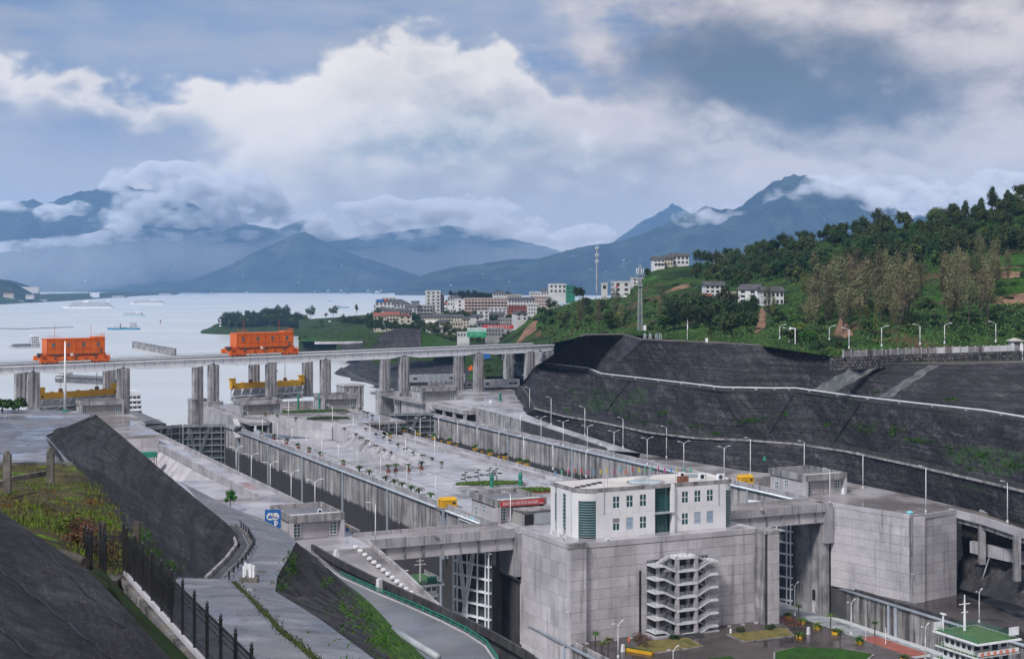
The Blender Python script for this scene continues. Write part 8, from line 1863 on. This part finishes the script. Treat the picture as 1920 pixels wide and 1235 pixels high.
for (u, v, w_, h_) in MOSS:
    c = ground_at(u, v, SL); a = ground_at(u+w_*.5, v, SL); b = ground_at(u, v+h_*.5, SL)
    if not (c and a and b): continue
    du, dv = a-c, b-c
    if du.length > 30 or dv.length > 20: continue
    nn = du.cross(dv).normalized(); nn = nn if nn.z > 0 else -nn
    for k in range(int(w_*h_*2.2)+40):
        i_, j_ = r_.gauss(0, .75), r_.gauss(0, .75)
        if fbm(i_*3+u, j_*2+v, .9, 3, 2) < -.05: continue
        p = c+du*i_*(1.5 if c.y < 300 else 1)+dv*(j_+.35*math.sin(i_*2.3+u))*(1.6 if c.y < 300 else 1)+nn*r_.uniform(.0, .28)*min(1, (c.y/420)**2); s1 = r_.uniform(.12, .34)*max(.25, min(1, c.y/480)); x_ = Vector((r_.uniform(-1, 1), r_.uniform(-1, 1), r_.uniform(-.6, .6))).normalized()*s1; y_ = nn.cross(x_)*.7+nn*r_.uniform(0, .2); q = len(mb.v)
        mb.v += [tuple(p-x_), tuple(p-y_), tuple(p+x_), tuple(p+y_+nn*.1)]; mb.f.append((q, q+1, q+2, q+3))
o = mb.obj('slope_moss', _leaf('moss_leaf', (.020, .060, .008), (.050, .14, .012), (.035, .10, .010), False)); struct(o, 'stuff'); o['label'] = 'bright green moss patches on the dark right slope'; o['category'] = 'moss'
for nm, (t0, t1, b0, b1), mt in (('runoff_apron', ((1612, 682), (1664, 683), (1522, 731), (1562, 737)), surf('apron_grey', (.085, .09, .09), (.17, .175, .17), .25, .8, c3=(.07, .085, .075), fine=.5)), ('runoff_streak', ((1740, 685), (1762, 685), (1648, 744), (1668, 747)), surf('apron_dim', (.06, .06, .065), (.13, .13, .135), .3, .8, fine=.5))):
    n1_, n2_ = 6, 12; gr = [[ground_at(lerp(lerp(t0[0], t1[0], i/n1_), lerp(b0[0], b1[0], i/n1_), j/n2_)+3*math.sin(j*1.9+i), lerp(lerp(t0[1], t1[1], i/n1_), lerp(b0[1], b1[1], i/n1_), j/n2_), ['slope_upper', 'bench_upper']) for i in range(n1_+1)] for j in range(n2_+1)]
    mb = MB()
    for j in range(n2_):
        for i in range(n1_):
            q4 = [gr[j][i], gr[j][i+1], gr[j+1][i+1], gr[j+1][i]]
            if all(q4) and max((q4[0]-q).length for q in q4) < 14: k = len(mb.v); mb.v += [tuple(q+Vector((-.05, -.12, .12))) for q in q4]; mb.f.append((k, k+1, k+2, k+3))
    struct(mb.obj(nm, mt))
# drains cut down the middle slope
for k, (a_, b_) in enumerate((((1179, 715), (1138, 770)), ((1487, 740), (1443, 812)), ((1613, 757), (1559, 836)))):
    pts_ = [ground_at(lerp(a_[0], b_[0], q/14), lerp(a_[1], b_[1], q/14), ['slope_middle']) for q in range(15)]; pts_ = [q for q in pts_ if q]; mb = MB()
    for q0, q1 in zip(pts_, pts_[1:]):
        if (q1-q0).length < 12: mb.bar(q0+Vector((0, -.1, .1)), q1+Vector((0, -.1, .1)), .55, .4)
    tag(mb.obj('slope_drain', tex_black), ['narrow black drain down the dark slope above the moss, leftmost', 'narrow black drain in the middle of the dark right slope', 'narrow black drain of the dark slope nearest the stone wall'][k], 'drain', 'drains down the right slope')
# construction joints on the near slope
for a_, b_, n_ in (((0, 1068), (205, 1232), 16), ((0, 1178), (60, 1233), 6), ((60, 1010), (232, 1180), 14)):
    pts_ = [ground_at(lerp(a_[0], b_[0], k/n_), lerp(a_[1], b_[1], k/n_)+3*math.sin(k*1.7), ['near_slope']) for k in range(n_+1)]; pts_ = [q for q in pts_ if q]
    mb = MB()
    for q0, q1 in zip(pts_, pts_[1:]): mb.bar(q0+Vector((0, 0, .01)), q1+Vector((0, 0, .01)), .07, .06)
    mb.obj('slope_joint', tex_black, bpy.data.objects['near_slope'])
# ditch rail and ditch beside the hill path, white posts cluster
dt_ = [P(412, 1086, 153), P(446, 1050, 174), P(464, 1022, 196), P(453, 1000, 212), P(436, 985, 224)]
r = thing('ditch', 'narrow dark drainage ditch along the foot of the cut slope', 'ditch', dt_[1]); o0 = dt_[1]
MB().wallpath([q-o0+Vector((-.5, 0, -.15)) for q in dt_], .9, .22).obj('channel', concrete_dark, r); MB().wallpath([q-o0+Vector((-1.5, 0, -.4)) for q in dt_], .35, .75).obj('slope_kerb', concrete_stained, r); MB().wallpath([q-o0+Vector((.5, 0, -.4)) for q in dt_], .35, .65).obj('path_kerb', stone, r)
rr2 = thing('ditch_rail', 'low black iron rail beside the drainage ditch', 'railing', dt_[1])
for a, b in zip(dt_, dt_[1:]):
    a, b = a-o0+Vector((1.0, 0, 0)), b-o0+Vector((1.0, 0, 0))
    for k in range(4): q = a.lerp(b, k/4); MB().lathe([(.12, -.2), (.09, .8), (.13, .9), (.03, 1.0)], 6, q).obj('post', iron, rr2)
    MB().bar(a+Vector((0, 0, .85)), b+Vector((0, 0, .85)), .09).obj('rail', iron, rr2)
p = ground_at(467, 1088, ['hill_path']) or P(467, 1086, 158); r = thing('post_cluster', 'cluster of short white posts on a concrete block in the middle of the path', 'bollards', p); r.scale = (1.25, 1.25, 1.25); MB().box(-.75, -.6, -.2, .75, .6, .35).obj('block', stone, r)
for k, (x, y) in enumerate(((-.4, -.2), (-.1, .15), (.15, -.25), (.4, .1), (.42, -.3), (-.35, .3), (.1, .4))): MB().box(x-.09, y-.09, .3, x+.09, y+.09, 1.25+.1*(k % 3)).obj('post', white_clean, r)
o = MB().prism([(-.5, -.3), (.5, -.3), (.4, .3), (-.4, .3)], -.05, .18).obj('manhole_stone', stone_dark, loc=ground_at(491, 1072, ['hill_path']) or P(491, 1072, 162)); tag(o, 'small dark stone lying on the path near the white posts', 'stone')
# grassy crack down the middle of the path
o = MB(); k = [q for q in (ground_at(u_, v_, ['hill_path']) for u_, v_ in ((437, 1090), (455, 1107), (474, 1126), (490, 1142), (506, 1158), (520, 1176), (536, 1192), (556, 1206), (580, 1226), (600, 1242))) if q]
r_ = random.Random(4)
for a_, b_ in zip(k, k[1:]):
    for n_ in range(110):
        q = a_.lerp(b_, r_.random())+Vector((r_.gauss(0, .32), r_.gauss(0, .2), -.02)); hh = r_.uniform(.06, .22); a2 = r_.uniform(0, 3.14); i_ = len(o.v); o.v += [(q.x-.07*math.cos(a2), q.y-.07*math.sin(a2), q.z), (q.x+.07*math.cos(a2), q.y+.07*math.sin(a2), q.z), (q.x+r_.uniform(-.15, .15), q.y+r_.uniform(-.15, .15), q.z+hh)]; o.f.append((i_, i_+1, i_+2))
o.wallpath([q+Vector((0, 0, -.1)) for q in k], .45, .16); struct(o.obj('path_verge', _grass('verge', (.03, .045, .012), (.06, .085, .016), (.05, .04, .02), .8)), 'stuff')
bpy.data.objects['path_verge']['label'] = 'narrow strip of grass growing along the path joint'; bpy.data.objects['path_verge']['category'] = 'grass'
plant('bright', PZ(432, 946, 2), .75, 'small leafy tree by the blue sheet at the end of the path', 'tree'); plant('shrub', PZ(513, 1005, 1), 1.4, 'green bush at the foot of the parking sign', 'bush', None, 'bush')
o = MB().lathe([(1.6, 0), (1.4, .4), (.3, .7)], 8).obj('covered_pile', teal_paint, loc=PZ(412, 948, 8)); tag(o, 'pale turquoise sheet lying at the end of the hill path', 'tarpaulin')
plant('bushd', P(35, 768, 246), 1.0, 'dark round bush at the back of the terrace', 'bush', None, 'bush'); plant('bushd', P(5, 770, 240), 1.2, 'dark bush at the far left edge of the terrace', 'bush', None, 'bush')
# ------------------------------------------------------------------ air: haze box and low clouds on the mountains
def volume_mat(name, colr, dens, aniso=.2):
    m_ = bpy.data.materials.new(name); m_.use_nodes = True; t_ = NT(m_.node_tree); o_ = t_.n('ShaderNodeOutputMaterial'); v_ = t_.n('ShaderNodeVolumePrincipled')
    v_.inputs['Color'].default_value = (*colr, 1); v_.inputs['Density'].default_value = dens; v_.inputs['Anisotropy'].default_value = aniso
    t_.t.links.new(v_.outputs[0], o_.inputs['Volume']); return m_
hz = MB().box(-22000, -1200, -64, 20000, 18500, 985).obj('haze', volume_mat('haze_air', (.33, .59, 1.0), 5.3e-5, .0)); struct(hz, 'stuff'); hz['label'] = 'pale blue haze over the reservoir and mountains'; hz['category'] = 'haze'

def low_cloud(name, label, lumps, dens, seed, vox=40, grain=.0034):
    r_ = random.Random(seed); mb = MB(); ico = [(0, 0, 1)]
    import bmesh
    bm = bmesh.new(); bmesh.ops.create_icosphere(bm, subdivisions=3, radius=1); V0 = [v.co.copy() for v in bm.verts]; F0 = [[v.index for v in f.verts] for f in bm.faces]; bm.free()
    for (u, v, Y, rp, fl) in lumps:
        for k in range(3):
            rr = rp*Y/F*(1 if k == 0 else r_.uniform(.4, .75)); c = P(u, v, Y)
            if k: c += Vector((r_.uniform(-1.3, 1.3), r_.uniform(-.6, .6), r_.uniform(-.25, .6)*fl))*rp*Y/F
            sd = r_.uniform(0, 99); vs = []
            for q in V0:
                n_ = noise.fractal(q*1.6+Vector((sd, 0, 0)), 1.0, 2.0, 4)
                w_ = 1+.42*n_; vs.append(c+Vector((q.x*rr*1.25*w_, q.y*rr*.9*w_, q.z*rr*fl*w_)))
            mb.add(vs, F0)
    vm_ = volume_mat(name+'_vapour', (.98, .985, 1.0), dens, .0)
    if grain:
        t_ = NT.__new__(NT); t_.t = vm_.node_tree; v_ = [n_ for n_ in vm_.node_tree.nodes if n_.type == 'PRINCIPLED_VOLUME'][0]
        p_ = t_.n('ShaderNodeNewGeometry').outputs['Position']
        nn = t_.noise(t_.vm('MULTIPLY', p_, (1, .7, 1.7)), grain, 5, .62)
        t_.put(v_.inputs['Density'], t_.m('MULTIPLY', t_.step(nn, .42, .64), dens*1.6))
    o = mb.obj(name, vm_); struct(o, 'stuff'); o['label'] = label; o['category'] = 'cloud'
    m_ = o.modifiers.new('merge', 'REMESH'); m_.mode = 'VOXEL'; m_.voxel_size = vox
    return o
low_cloud('low_cloud', 'white cloud mass resting on the left mountain', [(232, 345, 11200, 34, .9), (262, 372, 11200, 52, .85), (310, 378, 11200, 60, .8), (365, 388, 11200, 58, .75), (420, 392, 11200, 56, .7), (475, 400, 11200, 50, .65), (245, 415, 11150, 44, .6), (530, 405, 11200, 46, .6), (300, 335, 11150, 46, .8), (400, 345, 11150, 50, .8), (585, 410, 11150, 40, .5), (340, 350, 11150, 60, .8), (460, 365, 11150, 56, .8)], .013, 3)
low_cloud('low_cloud', 'thin white cloud bank strung along the left slopes', [(-20, 466, 11400, 26, .4), (25, 462, 11400, 28, .45), (70, 457, 11400, 26, .45), (110, 452, 11400, 24, .5), (150, 455, 11400, 22, .45), (200, 446, 11400, 30, .45), (250, 440, 11400, 30, .5), (320, 444, 11400, 30, .35), (400, 442, 11400, 30, .35), (470, 440, 11400, 28, .35), (90, 400, 11150, 26, .7), (150, 390, 11150, 22, .7), (20, 388, 11150, 24, .6), (560, 440, 11400, 26, .4)], .015, 5)
low_cloud('low_cloud', 'white cloud bank behind the central mountain', [(600, 436, 11200, 36, .6), (655, 424, 11200, 46, .6), (710, 426, 11200, 46, .6), (760, 430, 11200, 42, .6), (810, 432, 11200, 36, .6), (860, 422, 11200, 42, .6), (910, 424, 11200, 46, .55), (960, 430, 11200, 42, .55), (1010, 436, 11200, 36, .5), (1060, 440, 11200, 32, .5), (830, 395, 11250, 60, .5), (930, 398, 11250, 60, .5), (720, 398, 11250, 60, .5), (1110, 436, 11250, 36, .5)], .012, 7)
low_cloud('low_cloud', 'wisps of cloud drifting across the right mountain', [(1285, 412, 8000, 16, 1.1), (1315, 400, 8000, 22, 1.0), (1345, 410, 8000, 16, .8), (1385, 395, 8000, 14, .8), (1420, 376, 8000, 16, .8), (1450, 362, 8000, 18, .8), (1500, 370, 8000, 16, .8), (1530, 345, 8000, 26, .8), (1565, 352, 8000, 34, .8), (1605, 350, 8000, 32, .8), (1645, 362, 8000, 44, .9), (1700, 366, 8000, 50, .8), (1760, 372, 8000, 54, .6), (1830, 368, 8000, 56, .6), (1900, 350, 8000, 56, .6), (1680, 405, 7900, 24, .8)], .010, 9, 30, .0055)
low_cloud('valley_mist', 'faint pale mist hanging in front of the left mountains', [(-60, 520, 11250, 90, .5), (60, 510, 11250, 100, .5), (200, 500, 11250, 100, .5), (330, 480, 11250, 90, .5), (450, 490, 11250, 80, .5), (560, 480, 11250, 70, .5)], .0007, 15, 60, 0)
low_cloud('valley_mist', 'faint pale mist behind the central mountain', [(640, 500, 11400, 60, .5), (760, 500, 11400, 70, .5), (880, 490, 11400, 70, .5), (1000, 480, 11150, 60, .5)], .0007, 16, 60, 0)
